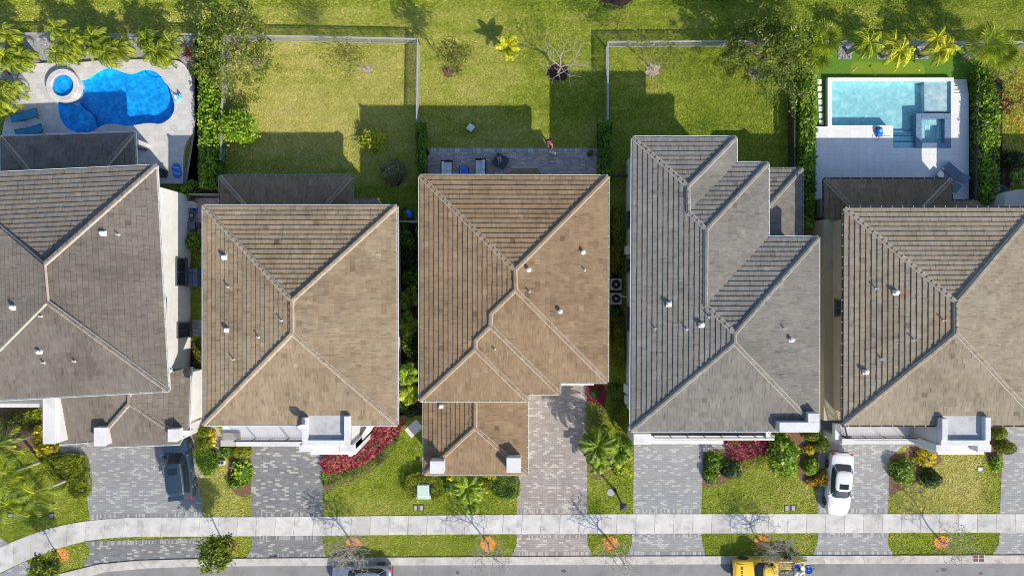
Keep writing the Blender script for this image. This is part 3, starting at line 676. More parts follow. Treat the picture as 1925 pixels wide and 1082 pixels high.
def window_on(house, side, xw, y0, y1, z0, z1, trim=None, name='window'):
    # side 'e' or 'w': a window on a wall plane x = xw, between y0..y1
    s = 1 if side == 'e' else -1; f = MB()
    t = 0.09
    for a, b, c, d in ((y0 - t, y1 + t, z0 - t, z0), (y0 - t, y1 + t, z1, z1 + t), (y0 - t, y0, z0, z1), (y1, y1 + t, z0, z1), ((y0 + y1) / 2 - .03, (y0 + y1) / 2 + .03, z0, z1)):
        f.box(min(xw - s * .02, xw + s * .10), max(xw - s * .02, xw + s * .10), a, b, c, d)
    fo = f.build(name, M[trim or 'frame'], house)
    g = MB(); g.box(min(xw + s * .01, xw + s * .035), max(xw + s * .01, xw + s * .035), y0, y1, z0, z1); g.build('pane', M['glass'], fo)
    sl = MB(); sl.box(min(xw - s * .02, xw + s * .16), max(xw - s * .02, xw + s * .16), y0 - .15, y1 + .15, z0 - t - .1, z0 - t - .003); sl.build('sill', M[trim or 'frame'], fo)
def parapet(house, x0, y0, x1, y1, z0, z1, mat='stucco_white', name='parapet', zpx=None):
    a, b = P(x0, y1, zpx or z1), P(x1, y0, zpx or z1); mb = MB(); mb.rbox(a.x + .025, b.x - .025, a.y + .025, b.y - .025, z0, z1 - .055, .01); mb.rbox(a.x, b.x, a.y, b.y, z1 - .06, z1, .015); return mb.build(name, M[mat], house)
def pillar(house, x0, y0, x1, y1, zt, mat='stucco_white'): return parapet(house, x0, y0, x1, y1, -.05, zt, mat, 'pillar')
def satellite(label, px, py, z, rz=0.0, base=None):
    p = P(px, py, z); t = thing('satellite_dish', label, 'satellite dish', p)
    d = (SUN_DIR + Vector((-.4, -.1, -.15))).normalized(); M4 = d.to_track_quat('Z', 'Y').to_matrix()
    mb = MB(); mb.lathe((0, 0, .55), [(0.02, 0.0), (0.2, 0.025), (0.34, 0.085), (0.345, 0.095), (0.2, 0.04), (0.02, 0.015)], 20, M=M4); mb.build('dish', M['vent'], t, world=False)
    mb = MB(); mb.tube([(0, 0, 0), (0, 0, .35), (0, 0, .53)], .025, 6); mb.lathe((0, 0, 0), [(.12, 0), (.12, .02)], 8); mb.build('mast', M['gut_grey'], t, world=False)
    e = M4 @ Vector((0, 0, .42)); mb = MB(); mb.tube([(0, 0, .5), Vector((0, 0, .5)) + M4 @ Vector((0, -.3, .1)), Vector((0, 0, .55)) + e], .015, 5); mb.build('feed_arm', M['gut_grey'], t, world=False)
    return t
def railing(house, pts, z, h=1.0, sp=0.125, post=1.35):
    mb = MB()
    for a, b in zip(pts[:-1], pts[1:]):
        A, B = P(*a, z), P(*b, z); d = B - A; L = d.length; d.normalize()
        up = Vector((0, 0, h))
        mb.tube([A + up, B + up], .03, 4); mb.tube([A + Vector((0, 0, .1)), B + Vector((0, 0, .1))], .018, 4); mb.tube([A + up * .9, B + up * .9], .018, 4)
        k = int(L / sp)
        for i in range(k + 1):
            q = A + d * (L * i / k); mb.tube([q, q + up], .017, 4, cap=False)
        k = max(1, round(L / post))
        for i in range(k + 1):
            q = A + d * (L * i / k); mb.tube([q, q + up * 1.02], .03, 4)
    return mb.build('railing', M['rail'], house)
def house_root(label, px, py): return thing('house', label, 'house', P(px, py, 0))

# --- house 1 : taupe roof, white walls
h1 = house_root('white two-storey house with taupe tiled hip roof, blue freeform pool behind', 90, 540)
wall_boxes(h1, [(-110, 330, 303, 742, (.62, .66, .62, .62))], HE - .1, 'wall_white')
r = Roof(h1, 'tile_taupe', seed=1, stain=0.55); r.patches = [(215, 505, 60, 22, -.2), (170, 690, 60, 26, -.2), (110, 650, 26, 16, .2), (240, 600, 70, 40, -.12)]
NW, NE, SE, SW, A_, B_ = (-112, 331), (293, 312), (316, 733), (-100, 755), (82, 498), (88, 566)
r.face(NW, NE, [A_]); r.face(NE, SE, [B_, A_]); r.face(SE, SW, [B_]); r.face(SW, NW, [A_, B_])
r.finish([(NW, A_), (NE, A_), (A_, B_), (B_, SE), (B_, SW)], [('b', 195, 438), ('p', 224, 441), ('b', 27, 577), ('p', 79, 594), ('c', 77, 661), ('p', 84, 681), ('p', 142, 678)], 'gut_white', [NW, NE, SE, SW])
xw = P(0, 0, 0).x
x1w = P(303, 0, HE).x - .66
yv = lambda py, z=1.5: P(0, py, z).y
for y0, y1, z0, z1 in ((535, 487, 1.0, 2.4), (632, 608, .35, 2.2), (600, 562, 4.2, 4.9)):
    window_on(h1, 'e', x1w, yv(y0, (z0 + z1) / 2), yv(y1, (z0 + z1) / 2), z0, z1)
r = Roof(h1, 'tile_taupe', ze=2.95, seed=2)                            # rear lanai roof
a, b = (2, 258), (252, 250); r.face(a, b, [(175, 340), (75, 345)]); r.face(b, (256, 340), [(175, 340)]); r.face(a, (4, 345), [(75, 345)])
r.finish([(a, (75, 345)), (b, (175, 340))], (), 'gut_white', [a, b, (256, 335), (3, 340)])
wall_boxes(h1, [(4, 300, 254, 340, (.5, .5, 0, .2))], 2.8, 'stucco_white', zpx=2.95)
for x in (8, 246): 
    p = P(x, 256, 2.5); mb = MB(); mb.rbox(p.x - .2, p.x + .2, p.y - .5, p.y - .1, 0.2, 2.78); mb.build('pillar', M['stucco_white'], h1)
r = Roof(h1, 'tile_taupe', ze=2.9, pitch=.27, seed=3)                  # front garage roof
r.face((112, 833), (196, 826), [(243, 745), (243, 728), (100, 735)])
r.face((197, 838), (337, 833), [(318, 806), (244, 757), (196, 812)])
r.face((354, 808), (358, 690), [(244, 715), (244, 757), (318, 806), (337, 833)])
r.face((190, 838), (190, 800), [(244, 757), (240, 742)], eave=False)
r.finish([((196, 812), (244, 757)), ((318, 806), (244, 757)), ((244, 757), (244, 738))], (), 'gut_white', [(104, 833), (190, 831), (197, 838), (338, 833), (354, 808), (358, 690), (104, 720)], no_gut=(3,))
wall_boxes(h1, [(100, 700, 350, 800, (.3, -.30, .3, 0))], 2.7, 'wall_white', zpx=2.9)
parapet(h1, 80, 746, 104, 834, -.05, 4.3); parapet(h1, 93, 748, 112, 832, 2.6, 4.0)
pillar(h1, 176, 803, 198, 838, 3.9); pillar(h1, 315, 806, 334, 830, 3.9); parapet(h1, 330, 808, 357, 818, 2.4, 3.0)
parapet(h1, -110, 758, 82, 765, 2.2, 3.3, 'stucco_white', 'balcony_ledge'); parapet(h1, -110, 750, 82, 758, 2.2, 2.75, 'balcony', 'balcony_floor')
satellite('white satellite dish mounted beside the taupe roof corner above the white wall', 322, 693, 4.5)

# --- house 2 : tan roof
h2 = house_root('two-storey house with sandy tan hip roof and white balcony', 565, 590)
wall_boxes(h2, [(383, 388, 746, 797)], HE - .1, 'stucco_white')
r = Roof(h2, 'tile_tan', seed=4, stain=0.45); r.patches = [(421, 500, 9, 10, .35), (426, 632, 10, 12, .35), (440, 612, 25, 35, -.22), (625, 622, 16, 8, .2)]
NW, NE, SE, SW, A_, B_ = (383, 388), (745, 388), (746, 797), (383, 797), (549, 565), (549, 626)
r.face(NW, NE, [A_]); r.face(NE, SE, [B_, A_]); r.face(SE, SW, [B_]); r.face(SW, NW, [A_, B_])
r.finish([(NW, A_), (NE, A_), (A_, B_), (B_, SE), (B_, SW)], [('b', 423, 483), ('b', 428, 619), ('p', 430, 539), ('p', 487, 633), ('p', 440, 675), ('p', 530, 602)], 'gut_white', [NW, NE, SE, SW])
r = Roof(h2, 'tile_brown', ze=2.95, seed=5)
a, b = (414, 332), (660, 332); r.face(a, b, [(600, 400), (474, 400)]); r.face(b, (661, 405), [(600, 400)]); r.face(a, (415, 405), [(474, 400)]); r.face((655, 376), (712, 376), [(735, 402), (655, 402)])
r.finish([(a, (474, 400)), (b, (600, 400))], (), 'gut_grey', [a, b, (661, 400), (414, 400)])
wall_boxes(h2, [(414, 350, 660, 402, (.5, .5, 0, .3)), (655, 376, 715, 402, (0, .3, 0, .3))], 2.8, 'stucco_white', zpx=2.95)
def entry_tower(h, x0, y0, x1, y1, zt=6.5):
    a, b = P(x0, y1, zt), P(x1, y0, zt); mb = MB(); mb.box(a.x, b.x, a.y, b.y, -.05, zt - .55); mb.build('entry_tower', M['stucco_white'], h)
    mb = MB(); mb.box(a.x + .25, b.x - .2, a.y + .25, b.y, zt - .55, zt - .42); mb.build('flat_roof', M['membrane'], h)
    w = .38
    mb = MB(); mb.rbox(a.x, a.x + w, a.y + w + .004, b.y - .3, zt - .6, zt); mb.rbox(b.x - w, b.x, a.y + w + .004, b.y - .2, zt - .6, zt); mb.rbox(a.x, b.x, a.y, a.y + w, zt - .6, zt - .12); mb.build('parapet', M['stucco_white'], h)
    mb = MB(); mb.rbox(a.x - .25, a.x + .75, a.y - .45, a.y + .05, -.05, zt - .25); mb.rbox(b.x - .75, b.x + .2, a.y - .45, a.y + .05, -.05, zt - .25); mb.build('pillar', M['stucco_white'], h)
    mb = MB(); mb.rbox(a.x + .3, b.x + .2, a.y - .8, a.y - .004, -.05, zt - 1.0); mb.build('ledge', M['stucco_white'], h)
entry_tower(h2, 567, 776, 657, 838)
parapet(h2, 418, 797, 575, 827, 2.5, 3.0, 'balcony', 'balcony_floor', zpx=3.0); parapet(h2, 443, 827, 572, 838, -.05, 3.04, zpx=3.0); parapet(h2, 415, 826, 441, 838, -.05, 3.06, 'stucco_grey', zpx=3.0); parapet(h2, 420, 812, 452, 826.5, 2.9, 3.2, 'taupe', 'ledge', zpx=3.1)
railing(h2, [(450, 823), (575, 823)], 3.0, 1.05)
mb = MB(); pts = [P(*q, 3.2) for q in ((655, 797), (690, 797), (692, 803), (661, 852), (655, 852))]; mb.prism([(p.x, p.y) for p in pts], -.05, 3.2); mb.build('porch', M['taupe'], h2)
mb = MB(); pts = [P(*q, 3.45) for q in ((689, 797), (696, 797), (694, 806), (662, 857), (655, 857), (655, 850), (659, 849), (689, 803))]; mb.prism([(p.x, p.y) for p in pts], -.05, 3.45); mb.build('porch_wall', M['stucco_white'], h2)
parapet(h2, 655, 792, 661, 832, -.05, 5.0)
satellite('grey satellite dish on the white entry tower beside the tan roof', 574, 796, 6.4)
mb = MB(); a = P(744, 770, 2); mb.rbox(a.x + .1, a.x + .4, a.y - .6, a.y + .6, 3.2, 4.8); mb.build('wall_bay', M['stucco_white'], h2)

# --- house 3 : brown roof
h3 = house_root('two-storey house with warm brown stepped hip roof between two driveways and a paver patio', 966, 545)
wall_boxes(h3, [(790, 331, 1142, 716), (790, 700, 1051, 738, (.62, .62, .62, 0)), (790, 720, 991, 752, (.62, .62, .62, 0))], HE - .1, 'stucco_cream')
r = Roof(h3, 'tile_brown', seed=6, stain=0.4)
NW, NE, SE = (790, 331), (1142, 332), (1141, 717); A_, B_, C_, D_, E_, F_ = (968, 507), (969, 544), (922, 590), (922, 612), (893, 640), (893, 655)
e1, e2, e3, SW = (1051, 717), (1051, 739), (991, 739), (790, 752); SE3 = (991, 752)
r.face(SW, NW, [A_, B_, C_, D_, E_, F_]); r.face(NW, NE, [A_]); r.face(NE, SE, [B_, A_])
r.face(SE, e1, [C_, B_]); r.face(e1, e2, [D_, C_]); r.face(e2, e3, [E_, D_]); r.face(e3, SE3, [F_, E_]); r.face(SE3, SW, [F_])
r.finish([(NW, A_), (NE, A_), (A_, B_), (B_, SE), (B_, C_), (C_, D_), (D_, e2), (D_, E_), (E_, F_), (F_, SE3), (F_, SW)],
         [('c', 994, 507), ('c', 1096, 474), ('c', 1053, 585), ('p', 1099, 507), ('p', 995, 548), ('p', 930, 656)], 'gut_cream', [NW, NE, SE, e1, e2, e3, SE3, SW])
r = Roof(h3, 'tile_brown', ze=3.0, seed=7)
r.face((798, 890), (798, 750), [(893, 735), (893, 803)]); r.face((990, 750), (990, 890), [(893, 803), (893, 735)]); r.face((990, 890), (798, 890), [(893, 803)])
r.finish([((798, 890), (893, 803)), ((990, 890), (893, 803)), ((893, 803), (893, 748))], [('b', 830, 762)], 'gut_cream', [(798, 890), (990, 890), (990, 745), (798, 745)])
wall_boxes(h3, [(798, 740, 990, 890, (.35, .35, .4, 0))], 2.8, 'stucco_cream', zpx=3.0)
pillar(h3, 808, 866, 835, 890, 4.3); pillar(h3, 952, 860, 979, 888, 4.3)
r = Roof(h3, 'tile_brown', ze=2.95, seed=8)
a, b = (962, 317), (1010, 317); r.face(a, b, [(1024, 345), (945, 345)]); r.face(b, (1030, 345), [(1012, 345)], eave=False); r.face(a, (940, 345), [(958, 345)], eave=False)
r.finish([], (), 'gut_cream', [a, b, (1032, 345), (938, 345)])
mb = MB(); q = P(985, 340, 1.5); mb.box(q.x - 1.4, q.x + 1.4, q.y - 1.5, q.y + .2, -.05, 2.8); mb.build('bay_wall', M['stucco_cream'], h3)
mb = MB(); q0, q1 = P(1052, 722, 2.3), P(1116, 716, 2.3); mb.box(q0.x, q1.x, q0.y - .05, q1.y, 2.3, 2.45); mb.build('ledge', M['white'], h3)

# --- house 4 : grey stepped roof
h4 = house_root('two-storey house with dark grey stepped roof of three rear wings', 1350, 560)
wall_boxes(h4, [(1188, 259, 1383, 808, (.52, .62, .62, .62)), (1300, 307, 1443, 808), (1300, 447, 1538, 808)], HE - .1, 'stucco_cream')
r = Roof(h4, 'tile_grey', seed=9, stain=0.3)
NW, NE, n1, N2, n2, N3, SE, SW = (1190, 259), (1383, 259), (1383, 307), (1443, 307), (1443, 447), (1538, 447), (1538, 808), (1187, 808)
A_, B_, C_, D_, E_, F_ = (1293, 350), (1294, 399), (1327, 431), (1326, 573), (1381, 626), (1380, 644)
r.face(SW, NW, [A_, B_, C_, D_, E_, F_]); r.face(NW, NE, [A_]); r.face(NE, n1, [B_, A_]); r.face(n1, N2, [C_, B_]); r.face(N2, n2, [D_, C_]); r.face(n2, N3, [E_, D_]); r.face(N3, SE, [F_, E_]); r.face(SE, SW, [F_])
r.finish([(NW, A_), (NE, A_), (A_, B_), (B_, C_), (N2, C_), (C_, D_), (D_, E_), (N3, E_), (E_, F_), (F_, SE), (F_, SW)],
         [('b', 1257, 571), ('b', 1318, 610), ('p', 1232, 617), ('p', 1291, 618), ('p', 1333, 595), ('p', 1473, 617), ('c', 1486, 638)], 'gut_white', [NW, NE, n1, N2, n2, N3, SE, SW])
r = Roof(h4, 'tile_grey', ze=3.2, seed=10)
r.face((1440, 318), (1506, 318), [(1436, 396)]); r.face((1507, 318), (1507, 452), [(1436, 470), (1436, 396)])
r.finish([((1507, 318), (1436, 396))], (), 'gut_grey', [(1436, 318), (1507, 318), (1507, 452), (1436, 452)])
wall_boxes(h4, [(1420, 320, 1507, 460, (.1, .4, 0, .4))], 3.0, 'stucco_cream', zpx=3.2)
x4w = P(1188, 0, HE).x + .52
for y0, y1 in ((425, 398), (510, 488), (620, 578)): window_on(h4, 'w', x4w, yv(y0, 2), yv(y1, 2), 1.0, 2.6)
mb = MB()
mb.rbox(x4w - .3, x4w, yv(738, 1.4), yv(722, 1.4), .8, 1.9); mb.rbox(x4w - .25, x4w, yv(757, 1), yv(742, 1), .9, 1.5); mb.build('meter_box', M['vent'], h4)
mb = MB(); mb.rbox(x4w - .35, x4w, yv(478, 2), yv(462, 2), 1.5, 2.3); mb.build('wall_box', M['white'], h4)
mb = MB(); q = [P(1465, 812, 6.7), P(1540, 776, 6.7)]; a, b = q; x_in = P(1519, 0, 6.7).x; y_in = P(0, 793, 6.7).y
mb.rbox(a.x, b.x, a.y, y_in, 3.0, 6.7); mb.rbox(x_in, b.x, y_in + .003, b.y, 5.4, 6.698); mb.box(a.x + .1, b.x - .1, a.y + .1, y_in - .05, -.05, 3.0); mb.build('parapet', M['stucco_white'], h4)
parapet(h4, 1197, 818, 1456, 827, -.05, 3.1, 'stucco_white', 'balcony_ledge'); parapet(h4, 1197, 806, 1450, 816, 2.3, 2.9, 'taupe', 'balcony_floor'); parapet(h4, 1191, 815, 1224, 835, -.05, 3.4); parapet(h4, 1222, 827.5, 1360, 834, 2.0, 2.6, 'stucco_white', 'ledge')
parapet(h4, 1440, 808, 1449, 826, 2.3, 3.3)
railing(h4, [(1226, 817), (1446, 817)], 2.9, .95, 1.2, 1.2)

# --- house 5 : sand roof, tan walls
h5 = house_root('two-storey tan walled house with sand coloured hip roof, square pool behind', 1770, 590)
wall_boxes(h5, [(1585, 391, 1950, 798)], HE - .1, 'stucco_tan')
r = Roof(h5, 'tile_sand', seed=11, stain=0.4); r.patches = [(1664, 548, 9, 8, 'rust'), (1700, 550, 8, 8, 'rust'), (1768, 600, 9, 8, 'rust'), (1785, 602, 8, 6, 'rust'), (1640, 703, 7, 6, 'rust'), (1683, 562, 8, 9, .3), (1640, 460, 60, 70, -.08)]
NW, NE, SE, SW, A_, B_ = (1587, 391), (1948, 391), (1958, 798), (1585, 798), (1797, 568), (1797, 626)
r.face(NW, NE, [A_]); r.face(NE, SE, [B_, A_]); r.face(SE, SW, [B_]); r.face(SW, NW, [A_, B_])
r.finish([(NW, A_), (NE, A_), (A_, B_), (B_, SE), (B_, SW)], [('b', 1683, 549), ('b', 1626, 698), ('p', 1646, 542), ('p', 1717, 638), ('p', 1657, 674), ('p', 1773, 602)], 'gut_dark', [NW, NE, SE, SW])
r = Roof(h5, 'tile_brown', ze=2.95, seed=12)
a, b = (1550, 337), (1787, 337); r.face(a, b, [(1727, 400), (1612, 400)]); r.face(a, (1551, 412), [(1612, 412), (1612, 400)]); r.face(b, (1789, 405), [(1727, 400)]); r.face((1786, 378), (1838, 378), [(1860, 402), (1786, 402)])
r.finish([(a, (1612, 400)), (b, (1727, 400))], (), 'gut_dark', [a, b, (1788, 405), (1551, 410)])
wall_boxes(h5, [(1550, 360, 1788, 405, (.4, .4, 0, .3)), (1786, 378, 1840, 402, (0, .3, 0, .3))], 2.8, 'stucco_tan', zpx=2.95)
wall_boxes(h5, [(1548, 412, 1600, 800, (0, 0, .4, 0))], 3.0, 'stucco_tan', zpx=2.95, name='side_wing')
entry_tower(h5, 1771, 778, 1863, 838)
parapet(h5, 1570, 796, 1728, 826, 2.5, 3.0, 'balcony', 'balcony_floor', zpx=3.0); parapet(h5, 1583, 826.3, 1722, 834, -.05, 3.02, 'stucco_white', 'balcony_wall', zpx=3.0); parapet(h5, 1583, 824, 1606, 835, -.05, 3.2, zpx=3.2)
railing(h5, [(1569, 766), (1581, 818), (1728, 818)], 3.0, 1.05)
mb = MB(); pts = [P(*q, 3.1) for q in ((1727, 797), (1768, 797), (1768, 836), (1722, 822))]; mb.prism([(p.x, p.y) for p in pts], -.05, 3.1); mb.build('porch', M['taupe'], h5)
mb = MB(); pts = [P(*q, 3.4) for q in ((1718, 818), (1732, 822), (1770, 838), (1770, 848), (1752, 848), (1714, 826))]; mb.prism([(p.x, p.y) for p in pts], -.05, 3.4); mb.build('porch_wall', M['stucco_white'], h5)
x5w = P(1585, 0, HE).x + .62
xw5 = P(1548, 0, 2.95).x
window_on(h5, 'w', x5w, yv(592, 4.5), yv(565, 4.5), 3.7, 5.0); window_on(h5, 'w', xw5, yv(602, 2), yv(580, 2), 1.0, 2.4)
mb = MB(); mb.rbox(xw5 - .25, xw5, yv(730, 1.4), yv(715, 1.4), .9, 1.6); mb.build('meter_box', M['vent'], h5)
mb = MB(); mb.rbox(xw5 - .3, xw5, yv(758, 1.4), yv(740, 1.4), .8, 1.5); mb.build('wall_box', M['gut_grey'], h5)

# --- neighbours just outside the frame (only slivers show)
h6 = house_root('pale grey walled house corner beyond the hedge of the square pool', 1960, 420)
mb = MB(); a, b = P(1893, 392, 2.7), P(2250, 360, 2.7); mb.prism([tuple(P(*q, 2.7).xy) for q in ((1890, 365), (1912, 356), (2250, 350), (2250, 560), (1960, 560), (1960, 392), (1888, 391))], -.05, 2.7); mb.build('flat_roof', M['stucco_grey'], h6)
wall_boxes(h6, [(1995, 380, 2400, 800)], HE, 'stucco_cream', zpx=HE, inset=.6)
r = Roof(h6, 'tile_grey', seed=13); r.face((1990, 391), (2400, 391), [(2200, 590)]); r.face((1990, 800), (1990, 391), [(2200, 590)]); r.face((2400, 391), (2400, 800), [(2200, 590)]); r.face((2400, 800), (1990, 800), [(2200, 590)]); r.finish([], (), 'gut_white', [(1990, 391), (2400, 391), (2400, 800), (1990, 800)])
# ---------------------------------------------------------------- pools
def slab_with_hole(name, outer, hole, z, mat, label, zb=-0.05):
    o = [P(*q, z) for q in outer]; h = [P(*q, z) for q in hole]
    tri = tessellate_polygon([o, h]); vs = o + h; mb = MB()
    for t in tri:
        q = [vs[i] for i in t]; n = (q[1] - q[0]).cross(q[2] - q[0])
        mb.face(q if n.z > 0 else q[::-1])
    for i in range(len(o)):
        a, b = o[i], o[(i + 1) % len(o)]; mb.face([a, b, Vector((b.x, b.y, zb)), Vector((a.x, a.y, zb))])
    return tag(mb.build(name, M[mat]), label, kind='structure')
def basin(mb, poly, z0, z1, tone=0.5, mat=0):
    pts = [P(*q, z1) for q in poly]
    n = len(pts); ar = sum(pts[i].x * pts[(i + 1) % n].y - pts[(i + 1) % n].x * pts[i].y for i in range(n))
    if ar < 0: pts = pts[::-1]
    for i in range(n):
        a, b = pts[i], pts[(i + 1) % n]; mb.face([b, a, Vector((a.x, a.y, z0)), Vector((b.x, b.y, z0))], tone, mat)
    mb.face([Vector((p.x, p.y, z0)) for p in pts], tone, mat)
def flat(mb, poly, z, tone=0.5, mat=0):
    pts = [P(*q, z) for q in poly]; n = len(pts); ar = sum(pts[i].x * pts[(i + 1) % n].y - pts[(i + 1) % n].x * pts[i].y for i in range(n))
    mb.face(pts if ar > 0 else pts[::-1], tone, mat)
M['plaster_blue'] = plain('deep_blue_plaster', (0.02, 0.50, 0.90), 0.6, var=0.05, scale=0.6)
M['plaster_cyan'] = plain('pale_cyan_plaster', (0.38, 0.63, 0.67), 0.6, var=0.04, scale=0.6)
M['plaster_white'] = plain('ledge_plaster', (0.50, 0.56, 0.59), 0.6, var=0.04, scale=4)
M['spa_tile'] = plain('blue_spa_tile', (0.13, 0.20, 0.30), 0.3, var=0.35, scale=9)
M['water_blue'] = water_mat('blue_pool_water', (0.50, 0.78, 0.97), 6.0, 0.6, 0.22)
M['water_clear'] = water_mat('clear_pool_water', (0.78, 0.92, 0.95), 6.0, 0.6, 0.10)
D1 = smooth_poly(DECK1[2:-3], 4); D1 = [(3, 345), (4, 250)] + [q for q in D1 if q[1] < 262 or q[0] > 300]
P1 = smooth_poly(POOL1, 4)
DO = [(-2, 345), (4, 250), (8, 226)] + smooth_line([(8, 225), (22, 190), (33, 150), (41, 131), (55, 121), (100, 118), (150, 117), (205, 113), (310, 112), (340, 117), (352, 130), (360, 150), (364, 200), (363, 245), (352, 264), (345, 290), (344, 345)], 4)
slab_with_hole('pool_deck', DO, P1, 0.30, 'travertine', 'pale travertine deck round the freeform pool'); EXCL.append(DECK1)
p1 = thing('swimming_pool', 'deep blue freeform pool with a round spa', 'swimming pool', P(220, 190, 0))
mb = MB(); basin(mb, P1, -0.5, 0.298); mb.build('basin', M['plaster_blue'], p1)
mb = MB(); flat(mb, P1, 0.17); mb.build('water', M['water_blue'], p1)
mb = MB()                                                             # shallow shelf and a corner seat under water
flat(mb, smooth_poly([(118, 192), (146, 187), (158, 201), (174, 214), (182, 226), (184, 240), (150, 249), (126, 240), (112, 218)], 4), -0.05)
mb.build('shelf', M['plaster_blue'], p1)
M['blue_line'] = plain('dark_blue_tile_line', (0.01, 0.05, 0.30), 0.4, var=0)
mb = MB(); ln = smooth_line([(146, 187), (158, 201), (174, 214), (182, 226), (184, 240)], 5); mb.tube([P(*q, -.04) for q in ln], .05, 4); ln = smooth_line([(272, 134), (280, 140), (292, 145), (304, 144)], 5); mb.tube([P(*q, -.0) for q in ln], .03, 4); mb.build('tile_line', M['blue_line'], p1)
mb = MB(); flat(mb, smooth_poly([(274, 133.5), (284, 133.5), (295, 138), (302, 143), (290, 143), (280, 139)], 3), -0.02); mb.build('corner_seat', M['plaster_blue'], p1)
c = P(117, 160, .75); mb = MB(); mb.lathe((c.x, c.y, 0), [(.82, -.3), (.82, .74), (.86, .77), (1.2, .77), (1.25, .74), (1.25, 0.0)], 40); spa = mb.build('spa', M['travertine'], p1)
mb = MB(); mb.lathe((c.x, c.y, 0), [(.82, .36), (.82, .46), (.45, .46), (.45, .34), (.02, .34)], 32); mb.build('spa_seat', M['plaster_blue'], spa)
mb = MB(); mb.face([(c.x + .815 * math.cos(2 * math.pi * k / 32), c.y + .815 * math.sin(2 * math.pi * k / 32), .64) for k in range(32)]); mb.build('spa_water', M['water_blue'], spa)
slab_with_hole('pool_deck', DECK5, POOL5, 0.40, 'porcelain', 'white porcelain tile deck round the square pool'); EXCL.append(DECK5)
p5 = thing('swimming_pool', 'pale turquoise rectangular pool with tanning ledge and square spa', 'swimming pool', P(1680, 200, 0))
mb = MB(); basin(mb, POOL5, -0.32, 0.398); mb.build('basin', M['plaster_cyan'], p5)
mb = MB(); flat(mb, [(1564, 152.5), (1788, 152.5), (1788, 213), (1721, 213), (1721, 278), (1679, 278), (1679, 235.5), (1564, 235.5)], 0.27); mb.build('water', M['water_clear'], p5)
mb = MB(); a, b = P(1736, 212, .1), P(1788, 152, .1); mb.rbox(a.x, b.x + .02, a.y, b.y + .02, -.88, .19); mb.build('tanning_ledge', M['plaster_white'], p5)
for k, (y, z) in enumerate(((246, -.18), (256.5, -.02), (267.5, .12))):
    mb = MB(); a, b = P(1679, 278.5, z), P(1721, y, z); mb.box(a.x - .01, b.x, a.y - .01, b.y, -.88, z); st = mb.build('step', M['plaster_cyan'], p5)
    mb = MB(); mb.box(a.x, b.x, b.y + .002, b.y + .05, z - .06, z + .004); mb.build('step_edge', M['blue_line'], st)
a, b = P(1722, 278.5, .42), P(1788, 213, .42); i0, i1 = P(1733, 268.5, .42), P(1775.5, 223, .42); mb = MB()
mb.rbox(a.x, i0.x, a.y, b.y, -.88, .42); mb.rbox(i1.x, b.x + .01, a.y, b.y, -.88, .421); mb.box(i0.x, i1.x, a.y, i0.y, -.88, .4195); mb.box(i0.x, i1.x, i1.y, b.y, -.88, .4195); spa = mb.build('spa_wall', M['spa_tile'], p5)
mb = MB(); m0, m1 = P(1738.5, 261.5, 0), P(1765, 235, 0)
mb.box(i0.x, m0.x, i0.y, i1.y, -.88, 0); mb.box(m1.x, i1.x, i0.y, i1.y, -.88, .001); mb.box(m0.x, m1.x, i0.y, m0.y, -.88, -.001); mb.box(m0.x, m1.x, m1.y, i1.y, -.88, -.001); mb.box(m0.x, m1.x, m0.y, m1.y, -.88, -.5); mb.build('spa_bench', M['plaster_cyan'], spa)
mb = MB()
for q in ((m0.x - .04, m1.x + .04, m0.y - .04, m0.y), (m0.x - .04, m1.x + .04, m1.y, m1.y + .04), (m0.x - .04, m0.x, m0.y, m1.y), (m1.x, m1.x + .04, m0.y, m1.y)): mb.box(*q, -.02, .006)
mb.build('bench_trim', M['white'], spa)
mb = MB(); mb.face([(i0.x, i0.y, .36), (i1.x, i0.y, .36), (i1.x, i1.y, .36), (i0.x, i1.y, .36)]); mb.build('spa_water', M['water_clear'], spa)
mb = MB()                                                             # deck stairs down to the turf
for k in range(4):
    a, b = P(1793, 149 + 6.6 * (k + 1), .1 * k + .08), P(1818 + k, 149 + 6.6 * k, .1 * k + .08); mb.box(a.x, b.x, P(0, 175.2, .1 * k).y, b.y, -.05, .1 * k + .04)
tag(mb.build('deck_steps', M['porcelain']), 'white tile steps from the square pool deck to the turf', kind='structure')
for k in range(7):
    y = 153.5 + k * 12.75; x = 1540.5 + k * 0.55; mb = MB(); a, b = P(x - 4.2, y + 4.7, .05), P(x + 4.4, y - 4.7, .05); mb.rbox(a.x, b.x, a.y, b.y, -.02, .05, .012)
    solo(mb, 'stepping_stone', M['porcelain'], 'one of the square white stepping pads beside the square pool', 'stepping stone', 'square stepping pads in the turf')

